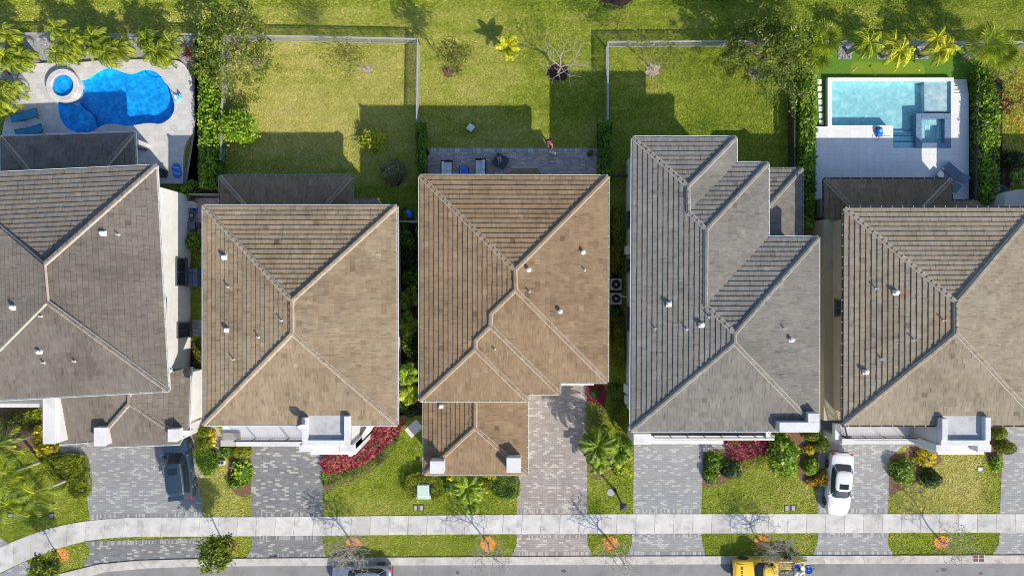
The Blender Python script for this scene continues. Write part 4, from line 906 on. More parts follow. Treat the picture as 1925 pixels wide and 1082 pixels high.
# ---------------------------------------------------------------- fences
def fence(label, pts, mat='fence', h=1.22, sp=0.105, post=1.85, group=None, zpx=1.22):
    W_ = [P(*q, zpx) for q in pts]; t = thing('picket_fence', label, 'fence', (W_[0].x, W_[0].y, 0), 0, group)
    pm = MB(); rm = MB(); done = 0
    for A, B in zip(W_[:-1], W_[1:]):
        A = Vector((A.x, A.y, 0)); B = Vector((B.x, B.y, 0)); d = B - A; L = d.length; d.normalize(); s = Vector((-d.y, d.x, 0))
        def bar(z, w, hh, mb=rm):
            mb.raw([A - s * w + Vector((0, 0, z)), B - s * w + Vector((0, 0, z)), B + s * w + Vector((0, 0, z)), A + s * w + Vector((0, 0, z)), A - s * w + Vector((0, 0, z + hh)), B - s * w + Vector((0, 0, z + hh)), B + s * w + Vector((0, 0, z + hh)), A + s * w + Vector((0, 0, z + hh))],
                   [(3, 2, 1, 0), (4, 5, 6, 7), (0, 1, 5, 4), (1, 2, 6, 5), (2, 3, 7, 6), (3, 0, 4, 7)])
        bar(h - .05, .045, .06); bar(h - .2, .018, .035); bar(.08, .018, .035)
        k = int(L / sp)
        for i in range(k + 1):
            p = A + d * (L * i / max(k, 1)); w = .0145; q = d * w; r = s * w
            pm.raw([p - q - r, p + q - r, p + q + r, p - q + r] + [v + Vector((0, 0, h - .042)) for v in (p - q - r, p + q - r, p + q + r, p - q + r)], [(0, 1, 5, 4), (1, 2, 6, 5), (2, 3, 7, 6), (3, 0, 4, 7)])
        k = max(1, round(L / post))
        for i in range(k + 1):
            p = A + d * (L * i / k); po = MB(); po.box(p.x - .034, p.x + .034, p.y - .034, p.y + .034, -.05, h + .04); po.raw([(p.x - .044, p.y - .044, h + .04), (p.x + .044, p.y - .044, h + .04), (p.x + .044, p.y + .044, h + .04), (p.x - .044, p.y + .044, h + .04), (p.x, p.y, h + .075)], [(3, 2, 1, 0), (0, 1, 4), (1, 2, 4), (2, 3, 4), (3, 0, 4)])
            po.build('post', M[mat], t)
    pm.build('picket_panel', M[mat], t); rm.build('fence_rail', M[mat], t); return t
fence('grey picket fence behind the palms of the freeform pool', [(-60, 62), (380, 64.5)])
fence('grey picket fence round two sides of the driest lawn', [(402, 66), (500, 67), (785, 73), (783, 226)])
fence('grey picket fence beside the tall hedge of the freeform pool', [(418, 72), (417, 205), (414, 300)], 'fence')
fence('grey picket fence round the greenest lawn and behind the square pool', [(1143, 224), (1143, 78.5), (1500, 76.5), (1925, 79), (2000, 79)])
fence('dark picket fence beside the shaded hedge by the square pool steps', [(1494, 180), (1494, 318)], 'fence_dark')
fence('dark picket fence beside the green hose and tall hedge', [(1841, 150), (1834, 385)], 'fence_dark')
def gate(label, a, b, mat='fence_dark'): 
    A, B = P(*a, 1.22), P(*b, 1.22); t = thing('side_gate', label, 'gate', (A.x, A.y, 0)); mb = MB(); d = (B - A); L = d.length; d.normalize()
    k = int(L / .11); pm = MB()
    for i in range(k + 1):
        p = A + d * (L * i / k); pm.box(p.x - .011, p.x + .011, p.y - .011, p.y + .011, .1, 1.2)
    pm.build('picket_panel', M[mat], t); x0, x1 = min(A.x, B.x), max(A.x, B.x); mb.box(x0 + .05, x1 - .05, A.y - .04, A.y + .04, 1.18, 1.25); mb.box(x0 + .05, x1 - .05, A.y - .02, A.y + .02, .1, .14); mb.box(x0, x0 + .05, A.y - .04, A.y + .04, 0, 1.25); mb.box(x1 - .05, x1, A.y - .04, A.y + .04, 0, 1.25); mb.build('gate_frame', M[mat], t)
gate('grey side gate beside the white wall and tall hedge', (356, 365), (413, 364), 'fence'); gate('grey side gate under the tan roof corner', (750, 416), (786, 417), 'fence')
gate('dark side gate between patio hedge and grey roofed house', (1150, 328), (1180, 328)); gate('dark side gate beside the tan walled house', (1503, 432), (1534, 432))

# ---------------------------------------------------------------- plants
def leaves_obj(name, cs, size, mat, tone, parent=None, up=0.35, wr=0.5, extra=None):
    return quads_obj(name, rand_quads(cs, size, up, wr), tone, M[mat], parent)
def blob_points(n, rx, ry, h, rng=RNG, lump=0.22, k=7, shell=0.35):
    d = rng.normal(size=(n, 3)); d /= np.linalg.norm(d, axis=1)[:, None]; d[:, 2] = np.abs(d[:, 2])
    lc = rng.normal(size=(k, 3)); lc /= np.linalg.norm(lc, axis=1)[:, None]; lc[:, 2] = np.abs(lc[:, 2])
    lum = 1 - lump + lump * np.max(np.clip(d @ lc.T, 0, 1) ** 4, axis=1) * 1.5
    r = lum * (1 - shell * rng.random(n) ** 2)
    return np.stack([d[:, 0] * rx * r, d[:, 1] * ry * r, d[:, 2] * h * r], 1), d
def bush(label, px, py, rpx, h=0.8, mat='leaf_green', rpy=None, cat='bush', size=0.13, dens=1.0, name='bush', lump=0.25, group=None, tone_mid=0.5, clipped=False, z0=0.02, rz=0.0):
    c = P(px, py, h * 0.55); c.z = z0; rx = rpx / S; ry = (rpy or rpx) / S
    area = 3.2 * (rx * ry + (rx + ry) * h * 0.5); n = int(min(9000, area * dens * 1.9 / (size * size * 0.5)))
    if clipped: lump = 0.06
    cs, d = blob_points(n, rx, ry, h, lump=lump, shell=0.12 if clipped else 0.4)
    if rz:
        x, y = cs[:, 0].copy(), cs[:, 1].copy(); cs[:, 0] = x * math.cos(rz) - y * math.sin(rz); cs[:, 1] = x * math.sin(rz) + y * math.cos(rz)
    cs += np.array([c.x, c.y, c.z])
    tone = np.clip(tone_mid + (vnoise(cs[:, 0] + 200, cs[:, 1] + 200, 0.3, 3) - 0.5) * 0.6 + RNG.normal(0, 0.16, n), 0, 1)
    V = rand_quads(cs, size, 0.5 if clipped else 0.3, 0.55)
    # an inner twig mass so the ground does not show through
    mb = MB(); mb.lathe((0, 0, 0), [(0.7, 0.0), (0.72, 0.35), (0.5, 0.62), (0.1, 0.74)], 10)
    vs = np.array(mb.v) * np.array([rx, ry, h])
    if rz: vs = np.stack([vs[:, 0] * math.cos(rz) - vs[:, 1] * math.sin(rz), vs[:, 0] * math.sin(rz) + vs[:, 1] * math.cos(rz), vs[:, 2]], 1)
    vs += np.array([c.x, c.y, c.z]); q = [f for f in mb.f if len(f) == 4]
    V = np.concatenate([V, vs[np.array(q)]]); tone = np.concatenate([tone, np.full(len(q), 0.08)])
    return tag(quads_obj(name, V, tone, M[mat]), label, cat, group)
def poly_plant(label, poly, h, mat, name, cat, size=0.13, dens=1.0, kind=None, edge=0.25, tone_mid=0.5, ground=True, zs=0.4, zpx=None):
    # leaves filling an outline: clipped hedge block, flower bed or ground cover with a real height
    zz = h * 0.8 if zpx is None else zpx
    W_ = [P(x, y, zz) for x, y in poly]; xs = [p.x for p in W_]; ys = [p.y for p in W_]; A = (max(xs) - min(xs)) * (max(ys) - min(ys))
    pl = [(p.x, p.y) for p in W_]; n = int(A * dens * 2.2 / (size * size * 0.5) * 1.0)
    x = RNG.uniform(min(xs), max(xs), n); y = RNG.uniform(min(ys), max(ys), n); k = in_poly(x, y, pl); x, y = x[k], y[k]; n = len(x)
    per = sum(math.dist(pl[i], pl[(i + 1) % len(pl)]) for i in range(len(pl))); dmin = np.full(n, 9.0)
    for i in range(len(pl)):
        (ax, ay), (bx, by) = pl[i], pl[(i + 1) % len(pl)]; L2 = (bx - ax) ** 2 + (by - ay) ** 2 + 1e-9
        t = np.clip(((x - ax) * (bx - ax) + (y - ay) * (by - ay)) / L2, 0, 1); dmin = np.minimum(dmin, np.hypot(x - ax - t * (bx - ax), y - ay - t * (by - ay)))
    e = np.clip(dmin / edge, 0, 1) ** 0.5; lum = vnoise(x + 300, y + 300, 0.45, 8)
    z = h * (0.55 + 0.45 * e) * (1 - zs * 0.5 + zs * (lum - .2)) - RNG.random(n) ** 2 * 0.22 * h
    cs = [np.stack([x, y, np.maximum(z, .03)], 1)]
    m = int(per * h * dens * 1.4 / (size * size * 0.5))                # the sides
    s = RNG.random(m) * per; acc = 0; sx = np.zeros(m); sy = np.zeros(m)
    for i in range(len(pl)):
        a, b = pl[i], pl[(i + 1) % len(pl)]; L = math.dist(a, b); k = (s >= acc) & (s < acc + L); t = (s[k] - acc) / max(L, 1e-9)
        sx[k] = a[0] + (b[0] - a[0]) * t; sy[k] = a[1] + (b[1] - a[1]) * t; acc += L
    cs.append(np.stack([sx + RNG.normal(0, .05, m), sy + RNG.normal(0, .05, m), RNG.random(m) * h * .8], 1))
    cs = np.concatenate(cs); n = len(cs)
    tone = np.clip(tone_mid + (vnoise(cs[:, 0] + 200, cs[:, 1] + 200, 0.35, 3) - 0.5) * 0.55 + (vnoise(cs[:, 0] + 90, cs[:, 1] + 20, 1.1, 4) - 0.5) * 0.3 + RNG.normal(0, 0.17, n), 0, 1)
    V = rand_quads(cs, size, 0.45, 0.55)
    o = quads_obj(name, V, tone, M[mat]); tag(o, label, cat, None, kind)
    return o
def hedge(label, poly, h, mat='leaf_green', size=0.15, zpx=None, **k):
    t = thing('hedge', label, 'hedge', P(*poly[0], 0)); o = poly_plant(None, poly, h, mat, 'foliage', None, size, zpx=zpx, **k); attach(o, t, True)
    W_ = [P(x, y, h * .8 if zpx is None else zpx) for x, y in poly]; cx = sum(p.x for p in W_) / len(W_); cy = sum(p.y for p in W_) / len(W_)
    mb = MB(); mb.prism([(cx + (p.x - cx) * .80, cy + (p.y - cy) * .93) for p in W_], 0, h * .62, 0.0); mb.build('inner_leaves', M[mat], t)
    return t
def frond_quads(c, az, el, L, droop, nl=18, ll=0.55, lw=0.07, rng=RNG, fold=0.35, tonev=0.5, curl=0.0, dbl=True):
    h = np.array([math.cos(az), math.sin(az), 0.0]); side = np.array([-math.sin(az), math.cos(az), 0.0]); up = np.array([0, 0, 1.0])
    t = np.linspace(0, 1, nl + 1); P_ = []; p = np.array(c, float); e = el
    P_.append(p.copy())
    for i in range(nl):
        e -= droop / nl * (0.4 + 1.2 * t[i]); hh = h * math.cos(curl * t[i]) + side * math.sin(curl * t[i]); p = p + (hh * math.cos(e) + up * math.sin(e)) * L / nl; P_.append(p.copy())
    P_ = np.array(P_); V = []; T = []
    for i in range(nl):
        a, b = P_[i], P_[i + 1]; w = 0.035 * (1 - t[i] * .7); V.append([a - side * w, a + side * w, b + side * w * .9, b - side * w * .9]); T.append(min(1, tonev + .25))
    for i in range(2, nl + 1):
        f = (P_[i] - P_[i - 1]); f /= np.linalg.norm(f) + 1e-9
        prof = math.sin(math.pi * min(1, 0.12 + 0.86 * t[i])) ** 0.6 * ll
        for sg in (-1, 1):
            for q in ((0.0, 0.5) if dbl else (0.0,)):
                base = P_[i] - f * (L / nl) * q; d = side * sg * 0.82 + f * (0.55 + rng.normal(0, .08)) - up * (fold + rng.normal(0, .12)); d /= np.linalg.norm(d)
                l = prof * rng.uniform(.8, 1.1); n = np.cross(d, f); n /= np.linalg.norm(n) + 1e-9; wv = np.cross(n, d) * lw / 2
                tip = base + d * l - up * l * l * 0.25; mid = base + d * l * .45
                V.append([base, mid + wv, tip, mid - wv]); T.append(np.clip(tonev + rng.normal(0, .24), 0, 1))
    return V, T
def palm(label, px, py, h, L=1.6, nf=18, mat='leaf_palm', stems=1, spread=0.35, group=None, trunk_r=0.09, droop=1.2, ll=0.5, lw=0.075, nl=16, el=(0.1, 1.2), tm=0.5, bark='bark', lean=0.0, name='palm_tree', bias=None, fold=0.35, dbl=True, cv=.35):
    c0 = P(px, py, h); g = Vector((c0.x, c0.y, 0)); t = thing(name, label, 'palm tree', g, 0, group); V = []; T = []
    for s in range(stems):
        a = R.uniform(0, 6.28) + s * 6.28 / max(stems, 1); rr = 0 if stems == 1 else spread
        hh = h * R.uniform(.85, 1.08) if stems > 1 else h
        top = Vector((g.x + rr * math.cos(a), g.y + rr * math.sin(a), hh)); bot = Vector((g.x + rr * .25 * math.cos(a) + lean, g.y + rr * .25 * math.sin(a), -.05))
        tm_ = MB(); k = 7; tm_.tube([bot.lerp(top, i / k) + Vector((0, 0, 0)) for i in range(k + 1)], [trunk_r * (1.25 - .5 * i / k) for i in range(k + 1)], 7); tm_.build('trunk', M[bark], t, smooth=True)
        for f in range(max(4, nf // stems)):
            az = f * 2.399 + R.uniform(-.3, .3) + s; 
            if bias is not None and R.random() < .35: az = bias + R.uniform(-1.2, 1.2)
            q = (f + .5) / max(4, nf // stems); e = el[1] + (el[0] - el[1]) * q + R.uniform(-.15, .15)
            v, tt = frond_quads((top.x, top.y, top.z), az, e, L * R.uniform(.8, 1.12) * (0.75 + .25 * q), droop * R.uniform(.8, 1.2), nl, ll, lw, tonev=np.clip(tm + R.gauss(0, .12), .1, .9), curl=R.uniform(-cv, cv), fold=fold, dbl=dbl); V += v; T += tt
    quads_obj('crown', np.array(V), np.array(T), M[mat], t); return t
def fan_palm(label, px, py, h, L=1.0, nf=22, mat='leaf_palm', group=None):
    c0 = P(px, py, h); g = Vector((c0.x, c0.y, 0)); t = thing('fan_palm', label, 'palm tree', g, 0, group); mb = MB(); mb.tube([(g.x, g.y, -.05), (g.x, g.y, h)], [.11, .09], 7); mb.build('trunk', M['bark'], t)
    V = []; T = []
    for f in range(nf):
        az = f * 2.399 + R.uniform(-.2, .2); e = 1.25 - 1.35 * (f + .5) / nf; d = np.array([math.cos(az) * math.cos(e), math.sin(az) * math.cos(e), math.sin(e)]); s = np.array([-math.sin(az), math.cos(az), 0]); st = L * R.uniform(.4, .6)
        b = np.array([g.x, g.y, h]) + d * st; V.append([np.array([g.x, g.y, h]) - s * .02, np.array([g.x, g.y, h]) + s * .02, b + s * .015, b - s * .015]); T.append(.5)
        tv = R.uniform(.15, .7); nrm = np.cross(s, d)
        for k in range(11):
            a = -1.3 + 2.6 * k / 10; dd = d * math.cos(a) + s * math.sin(a); l = L * .75 * (1 - .18 * abs(a)) * R.uniform(.9, 1.05); w = np.cross(nrm, dd) * .040; tip = b + dd * l - np.array([0, 0, .22 * l]); mid = b + dd * l * .55
            V.append([b, mid + w, tip, mid - w]); T.append(np.clip(tv + R.gauss(0, .12), 0, 1))
    quads_obj('crown', np.array(V), np.array(T), M[mat], t); return t
def skeleton(base, h, spread, levels=4, r0=0.06, trunk=0.4, nb=(4, 3, 3, 2), seed=0, upb=0.35, lean=(0, 0), wig=0.25):
    rr = random.Random(seed); segs = []; tips = []; base = Vector(base)
    def grow(p, d, L, r, lev):
        n = 3; pts = [p]; q = p.copy(); dd = d.copy()
        for i in range(n):
            dd = (dd + Vector((rr.gauss(0, wig), rr.gauss(0, wig), rr.gauss(0, wig * .6) + .05)) * .5).normalized(); q = q + dd * L / n; pts.append(q.copy())
        segs.append((pts, [r * (1 - .35 * i / n) for i in range(n + 1)]))
        if lev >= levels: tips.append((pts[-1], dd)); tips.append((pts[-2], dd)); return
        k = nb[min(lev, len(nb) - 1)]; a0 = rr.uniform(0, 6.28)
        for j in range(k):
            a = a0 + 6.28 * j / k + rr.uniform(-.4, .4); o = dd.orthogonal().normalized(); o2 = dd.cross(o); s = o * math.cos(a) + o2 * math.sin(a)
            nd = (dd * rr.uniform(.35, .8) + s * spread + Vector((0, 0, upb * .5))).normalized(); st = pts[rr.choice((-1, -1, -2))] if lev > 0 else pts[-1]
            grow(st.copy(), nd, L * rr.uniform(.62, .88) if lev else h * (1 - trunk) * rr.uniform(.42, .55), r * .58, lev + 1)
    grow(base, Vector((lean[0], lean[1], 1)).normalized(), h * trunk, r0, 0)
    return segs, tips
def tree(label, px, py, h, spread=0.8, mat=None, leaf_n=0, size=0.14, cl=0.35, levels=4, r0=0.06, trunk=0.4, nb=(4, 3, 3, 2), seed=0, bark='bark', cat='tree', name='tree', group=None, upb=.35, lean=(0, 0), tm=.5, min_r=0.009):
    g = P(px, py, 0); t = thing(name, label, cat, g, 0, group); segs, tips = skeleton((g.x, g.y, -.05), h, spread, levels, r0, trunk, nb, seed, upb, lean)
    a = MB(); b = MB()
    for i, (pts, rad) in enumerate(segs): (a if i == 0 else b).tube(pts, [max(min_r, q) for q in rad], 6 if i == 0 else 4, cap=False)
    a.build('trunk', M[bark], t, smooth=True); b.build('limbs' if mat else 'bare_crown', M[bark], t)
    if mat:
        pts = np.array([p for p, d in tips]); k = max(1, leaf_n // max(1, len(pts))); cs = np.repeat(pts, k, axis=0) + RNG.normal(0, cl, (len(pts) * k, 3)) * np.array([1, 1, .6]); cs[:, 2] = np.maximum(cs[:, 2], .15)
        ct = np.repeat(RNG.normal(0, .14, len(pts)), k); tone = np.clip(tm + ct + RNG.normal(0, .16, len(cs)), 0, 1)
        quads_obj('crown', rand_quads(cs, size, .3, .5), tone, M[mat], t)
    return t
# --- street trees
tree('leafy young street tree whose orange ring sits on the curve of the sidewalk', 115, 1048, 3.3, .5, 'leaf_tree', 3000, .20, .17, 4, .055, .58, (4, 3, 3), 3, name='street_tree', group='street trees along the kerb')
tree('leafy street tree on the verge below the dark SUV', 430, 1032, 3.5, .5, 'leaf_tree', 3800, .20, .17, 4, .06, .6, (4, 3, 3), 8, name='street_tree', group='street trees along the kerb')
for (x, y), sd, lb in ((STREET[2], 21, 'bare street tree leaning over the silver car'), (STREET[3], 22, 'bare street tree in front of the clump of palms at the brown roofed garage'), (STREET[4], 23, 'bare street tree on the small verge below the lamp post'), (STREET[5], 24, 'bare street tree over the bed of the yellow pickup'), (STREET[6], 25, 'bare street tree on the verge beside the storm drain')):
    tree(lb, x, y, 3.3, 1.0 if sd in (21, 24) else .75, None, levels=5, r0=.078, trunk=.5, nb=(6, 4, 3, 2) if sd in (21, 24) else (4, 3, 3, 2), seed=sd, bark='bark_pale', name='street_tree', group='street trees along the kerb', upb=.3, min_r=.013)
# --- back garden trees
tree('wide bare tree with white limbs and dark mulch at the end of the middle lawn', 1048, 138, 3.7, .6, 'leaf_pale', 60, .12, .2, 4, .085, .34, (4, 3, 3, 2), 31, 'bark_pale', name='bare_tree', upb=.5, min_r=.010)
tree('thin young tree in brown mulch near the corner of the picket fence', 843, 136, 4.1, .4, 'leaf_olive', 1600, .16, .2, 4, .05, .4, (3, 3, 2), 32, name='young_tree', upb=.9)
tree('thin tree on a bare soil patch in the driest lawn', 690, 130, 4.6, .42, 'leaf_olive', 1200, .14, .28, 4, .05, .36, (3, 3, 2), 33, name='young_tree', upb=.9)
tree('thin grey tree on a pale soil patch in the greenest lawn', 1228, 132, 4.3, .45, 'leaf_olive', 1300, .14, .3, 4, .05, .4, (4, 3, 2), 34, name='young_tree', upb=.8)
tree('spreading tree over the top of the tall hedge and picket fence corner', 484, 118, 4.6, .85, 'leaf_tree', 8000, .19, .17, 4, .10, .28, (5, 4, 3), 35, 'bark', name='shade_tree', upb=.25, lean=(-.12, .06))
tree('large open tree over the fence between greenest lawn and square pool', 1418, 138, 5.0, .9, 'leaf_tree', 9500, .19, .18, 4, .11, .3, (5, 4, 3), 36, 'bark', name='shade_tree', upb=.25, lean=(.16, 0), tm=.42)
tree('small bright green tree beside the hedge above the rear lanai roof', 462, 245, 2.3, .9, 'leaf_bright', 2600, .24, .22, 3, .05, .35, (5, 4), 37, name='small_tree')
tree('yellow green shrub alone in the shaded part of the driest lawn', 712, 264, 1.4, .9, 'leaf_lime', 900, .24, .17, 3, .04, .3, (4, 3), 38, name='small_tree', cat='shrub')
tree('sparse yellow leaved tree beyond the hedge of the square pool', 1893, 200, 3.2, .8, 'leaf_orange', 1800, .2, .28, 4, .06, .35, (4, 3, 2), 39, name='small_tree')
bush('round shrub with pale flower tips in the shade of the driest lawn', 737, 322, 25, 1.2, 'leaf_pale', name='flowering_shrub', cat='shrub', dens=.8, tone_mid=.42, size=.15)
# --- palm rows
for i, (x, y, L, tmv) in enumerate([(22, 86, 1.5, .46), (110, 77, 1.5, .44), (200, 77, 1.5, .42), (298, 78, 1.55, .42), (0, 168, 1.5, .55)]):
    palm(['bushy palm at the far end of the freeform pool garden', 'bushy palm behind the round spa', 'bushy palm behind the middle of the freeform pool', 'bushy palm beside the red bromeliad and tall hedge', 'yellow green palm beside the blue sun loungers'][i], x, y, 2.9 if i < 4 else 1.8, L, 120 if i < 4 else 50, 'leaf_palm', 8, .9, 'palms round the freeform pool', droop=2.4, ll=.44, lw=.032, nl=15, tm=tmv - .05, fold=.7, el=(-.1, 1.35), cv=.9)
palm('low yellow palm beside the blue sun loungers and deck edge', 2, 208, 1.1, 1.0, 14, 'leaf_palm', 1, group='palms round the freeform pool', droop=1.2, ll=.4, nl=12)
for i, (x, y, h, mt, tmv, st) in enumerate([(1622, 78, 2.6, 'leaf_palm', .5, 2), (1694, 84, 2.5, 'leaf_palm_yellow', .5, 2), (1766, 84, 2.5, 'leaf_palm_yellow', .48, 2)]):
    palm(['green palm in a gravel square, first of the row behind the putting green', 'yellow palm in the middle gravel square behind the putting green', 'yellow palm in a gravel square above the end of the putting green'][i], x, y, h, 1.6, 42, mt, 3, .5, 'palms in gravel squares', droop=2.1, ll=.38, lw=.034, nl=15, tm=tmv, fold=.7, bark='bark_pale', cv=.6)
fan_palm('dark fan palm above the corner of the tall hedge by the fence', 1853, 84, 2.8, 1.5, 34, group=None); fan_palm('fan palm bending over the hedge beyond the square pool', 1876, 104, 2.2, 1.3, 28)
fan_palm('green fan palm beside the artificial turf corner and picket fence', 1548, 76, 2.7, 1.35, 30); fan_palm('low fan palm under the large open tree by the turf', 1528, 104, 1.7, 1.3, 28); fan_palm('fan palm hidden among the large open tree leaves', 1484, 84, 2.8, 1.3, 26)
palm('yellow green palm alone in the middle lawn', 953, 88, 1.3, 1.25, 12, 'leaf_palm_yellow', 1, trunk_r=.12, droop=.9, ll=.34, lw=.11, nl=14, el=(.15, 1.2), tm=.5)
for i, (x, y, h, L) in enumerate([(66, 927, 3.9, 2.2), (16, 948, 3.7, 2.0), (14, 890, 3.7, 1.9), (-2, 838, 4.0, 2.1)]):
    palm(['coconut palm with the widest crown beside the clipped hedge', 'coconut palm above the curving sidewalk at the picture edge', 'coconut palm whose pale trunk crosses the yellow shrubs', 'coconut palm leaning out below the upstairs balcony'][i], x, y, h, L, 15, 'leaf_palm', 1, group='coconut palms by the garage', trunk_r=.11, droop=1.6, ll=.62, lw=.045, nl=24, dbl=False, cv=.5, el=(-.1, 1.1), tm=.36, bark='bark_pale', fold=.6, lean=0)
palm('broad leaved palm standing tallest in front of the brown roofed garage', 880, 915, 1.8, 1.6, 20, 'leaf_palm_dark', 1, droop=1.3, ll=.36, lw=.06, nl=18, tm=.6, fold=.6); palm('small palm at the sidewalk edge below the brown roofed garage', 884, 945, .9, 1.0, 11, 'leaf_palm_dark', 1, droop=1.1, ll=.36, lw=.09, nl=12, tm=.65)
palm('feathery palm at the driveway edge casting the shadow on the warm pavers', 1124, 838, 2.7, 1.95, 24, 'leaf_palm_dark', 1, droop=1.9, ll=.42, lw=.055, nl=18, tm=.5, fold=.6); palm('feathery palm above the lime shrub beside the lamp post', 1160, 852, 2.2, 1.35, 16, 'leaf_palm_dark', 1, droop=1.2, ll=.42, lw=.085, nl=14, tm=.62); palm('low feathery palm between the driveway and the lamp post lawn', 1128, 872, 1.5, 1.1, 10, 'leaf_palm_dark', 1, droop=1.2, ll=.4, lw=.085, nl=14, tm=.66)
palm('sunlit broad leaved palm at the front of the gap beside the tan roof', 769, 742, 1.7, 1.0, 14, 'leaf_palm', 1, droop=1.1, ll=.42, lw=.15, nl=11, tm=.6); palm('bright palm behind the sunlit one in the gap beside the tan roof', 766, 705, 1.9, 1.0, 12, 'leaf_bright', 1, droop=1.1, ll=.42, lw=.13, nl=11, tm=.4)
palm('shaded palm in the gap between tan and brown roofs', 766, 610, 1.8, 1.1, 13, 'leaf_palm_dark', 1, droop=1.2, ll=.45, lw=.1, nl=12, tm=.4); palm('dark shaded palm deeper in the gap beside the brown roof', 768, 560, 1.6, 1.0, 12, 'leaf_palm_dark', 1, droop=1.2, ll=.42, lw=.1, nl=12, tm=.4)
palm('small green palm beyond the hedge near the blue pipes', 1912, 337, 1.1, .75, 11, 'leaf_palm_dark', 1, droop=1.1, ll=.3, nl=10, tm=.6)
def rosette(label, px, py, L, mat, n=14): 
    g = P(px, py, 0.3); V = []; T = []
    for f in range(n):
        az = f * 2.399; e = 1.1 - 1.0 * f / n; d = np.array([math.cos(az) * math.cos(e), math.sin(az) * math.cos(e), math.sin(e)]); s = np.array([-math.sin(az), math.cos(az), 0]) * .075; b = np.array([g.x, g.y, .05]); l = L * R.uniform(.7, 1.1); m = b + d * l * .5
        V += [[b, m + s, b + d * l - np.array([0, 0, .15 * l]), m - s]]; T.append(R.uniform(0.1, 1))
    tag(quads_obj('bromeliad', np.array(V), np.array(T), M[mat]), label, 'plant')
rosette('red bromeliad between the last palm and the tall hedge', 357, 98, .95, 'leaf_bromeliad', 16); rosette('small red bromeliad at the edge of the pale deck below the palms', 12, 132, .5, 'leaf_bromeliad')
rosette('small yellow bromeliad at the end of the freeform pool palms', 226, 97, .45, 'leaf_bromeliad')
# --- hedges
hedge('tall leafy hedge beside the freeform pool deck', [(376, 62), (412, 62), (413, 200), (412, 353), (375, 350), (372, 200)], 1.6, 'leaf_bright', .24, zpx=1.3, dens=1.4, tone_mid=.42)
hedge('shaded clipped hedge along the patio beside the driest lawn', [(783, 230), (798, 232), (800, 335), (798, 440), (784, 440)], 1.3, 'leaf_green', .14, zpx=1.0)
hedge('dark hedge at the far end of the paver patio', [(1128, 232), (1146, 232), (1150, 300), (1147, 336), (1126, 336)], 1.4, 'leaf_green', .17, zpx=1.0)
hedge('tall leafy hedge beside the stepping pads of the square pool', [(1506, 135), (1534, 140), (1535, 260), (1533, 345), (1530, 430), (1508, 430), (1506, 300), (1510, 200)], 1.7, 'leaf_bright', .24, zpx=1.4, dens=1.4, tone_mid=.42)
hedge('tall leafy hedge beyond the green hose', [(1842, 128), (1862, 128), (1880, 190), (1880, 300), (1876, 388), (1842, 386), (1840, 260)], 1.6, 'leaf_bright', .24, zpx=1.3, dens=1.4, tone_mid=.42)
hedge('square clipped hedge beside the pale paver driveway', smooth_poly([(76, 874), (98, 858), (150, 856), (160, 880), (164, 925), (152, 938), (128, 930), (100, 905)], 3), .7, 'leaf_clipped', .11, tone_mid=.4)
hedge('half round clipped hedge beside the dark SUV', smooth_poly([(364, 850), (385, 846), (404, 852), (406, 874), (396, 890), (383, 893), (372, 880)], 3), .7, 'leaf_bright', .10, tone_mid=.25)
hedge('horseshoe clipped hedge round the pale green transformer box', smooth_poly([(765, 935), (762, 905), (775, 893), (795, 889), (815, 893), (829, 905), (832, 937), (820, 940), (812, 938), (812, 912), (800, 906), (786, 909), (780, 915), (781, 936)], 2), .95, 'leaf_clipped', .10, zpx=.8, tone_mid=.48)
hedge('clipped hedge mounds at the driveway corner of the brown roofed garage', smooth_poly([(925, 900), (940, 893), (972, 895), (973, 933), (950, 936), (925, 928)], 3), .75, 'leaf_green', .10, tone_mid=.48)
hedge('low clipped hedge strip below the grey roofed house wall, upper stretch', [(1155, 385), (1170, 385), (1170, 510), (1153, 510)], 1.0, 'leaf_clipped', .11, tone_mid=.35)
hedge('low clipped hedge strip below the air conditioners', [(1158, 595), (1171, 595), (1171, 690), (1156, 690)], 1.0, 'leaf_clipped', .11, tone_mid=.35)
hedge('shaded clipped hedge near the front corner of the grey roofed house', smooth_poly([(1156, 765), (1172, 765), (1178, 800), (1172, 815), (1158, 800)], 3), .8, 'leaf_clipped', .11, tone_mid=.4)
hedge('yellow green clipped strip beside the white side wall', [(364, 640), (381, 640), (381, 738), (366, 738)], .6, 'leaf_olive', .11, tone_mid=.55)
# --- flower beds and ground cover
poly_plant('curved bed of crimson and pink foliage below the tan roof', smooth_poly([(606, 862), (640, 845), (665, 855), (695, 815), (700, 797), (752, 793), (745, 815), (720, 842), (690, 866), (650, 883), (610, 888)], 3), .6, 'leaf_red', 'crimson_plant_bed', 'flower bed', .20, tone_mid=.45)
poly_plant('low green ground cover edging the crimson bed below the tan roof', smooth_poly([(608, 886), (650, 884), (690, 868), (722, 842), (743, 815), (750, 815), (742, 840), (716, 868), (680, 890), (640, 905), (609, 912)], 3), .3, 'leaf_green', 'ground_cover_plant', 'plant bed', .12, tone_mid=.5)
poly_plant('crimson foliage bed under the front balcony of the grey roofed house', smooth_poly([(1366, 826), (1380, 826), (1440, 826), (1444, 843), (1424, 855), (1388, 862), (1372, 850)], 3), .6, 'leaf_crimson', 'crimson_plant_bed', 'flower bed', .22, tone_mid=.5)
poly_plant('lime edging plants below the crimson bed of the grey roofed house', smooth_poly([(1386, 872), (1410, 861), (1440, 850), (1448, 864), (1420, 876), (1392, 884)], 3), .35, 'leaf_lime', 'lime_plant_bed', 'plant bed', .12, tone_mid=.35)
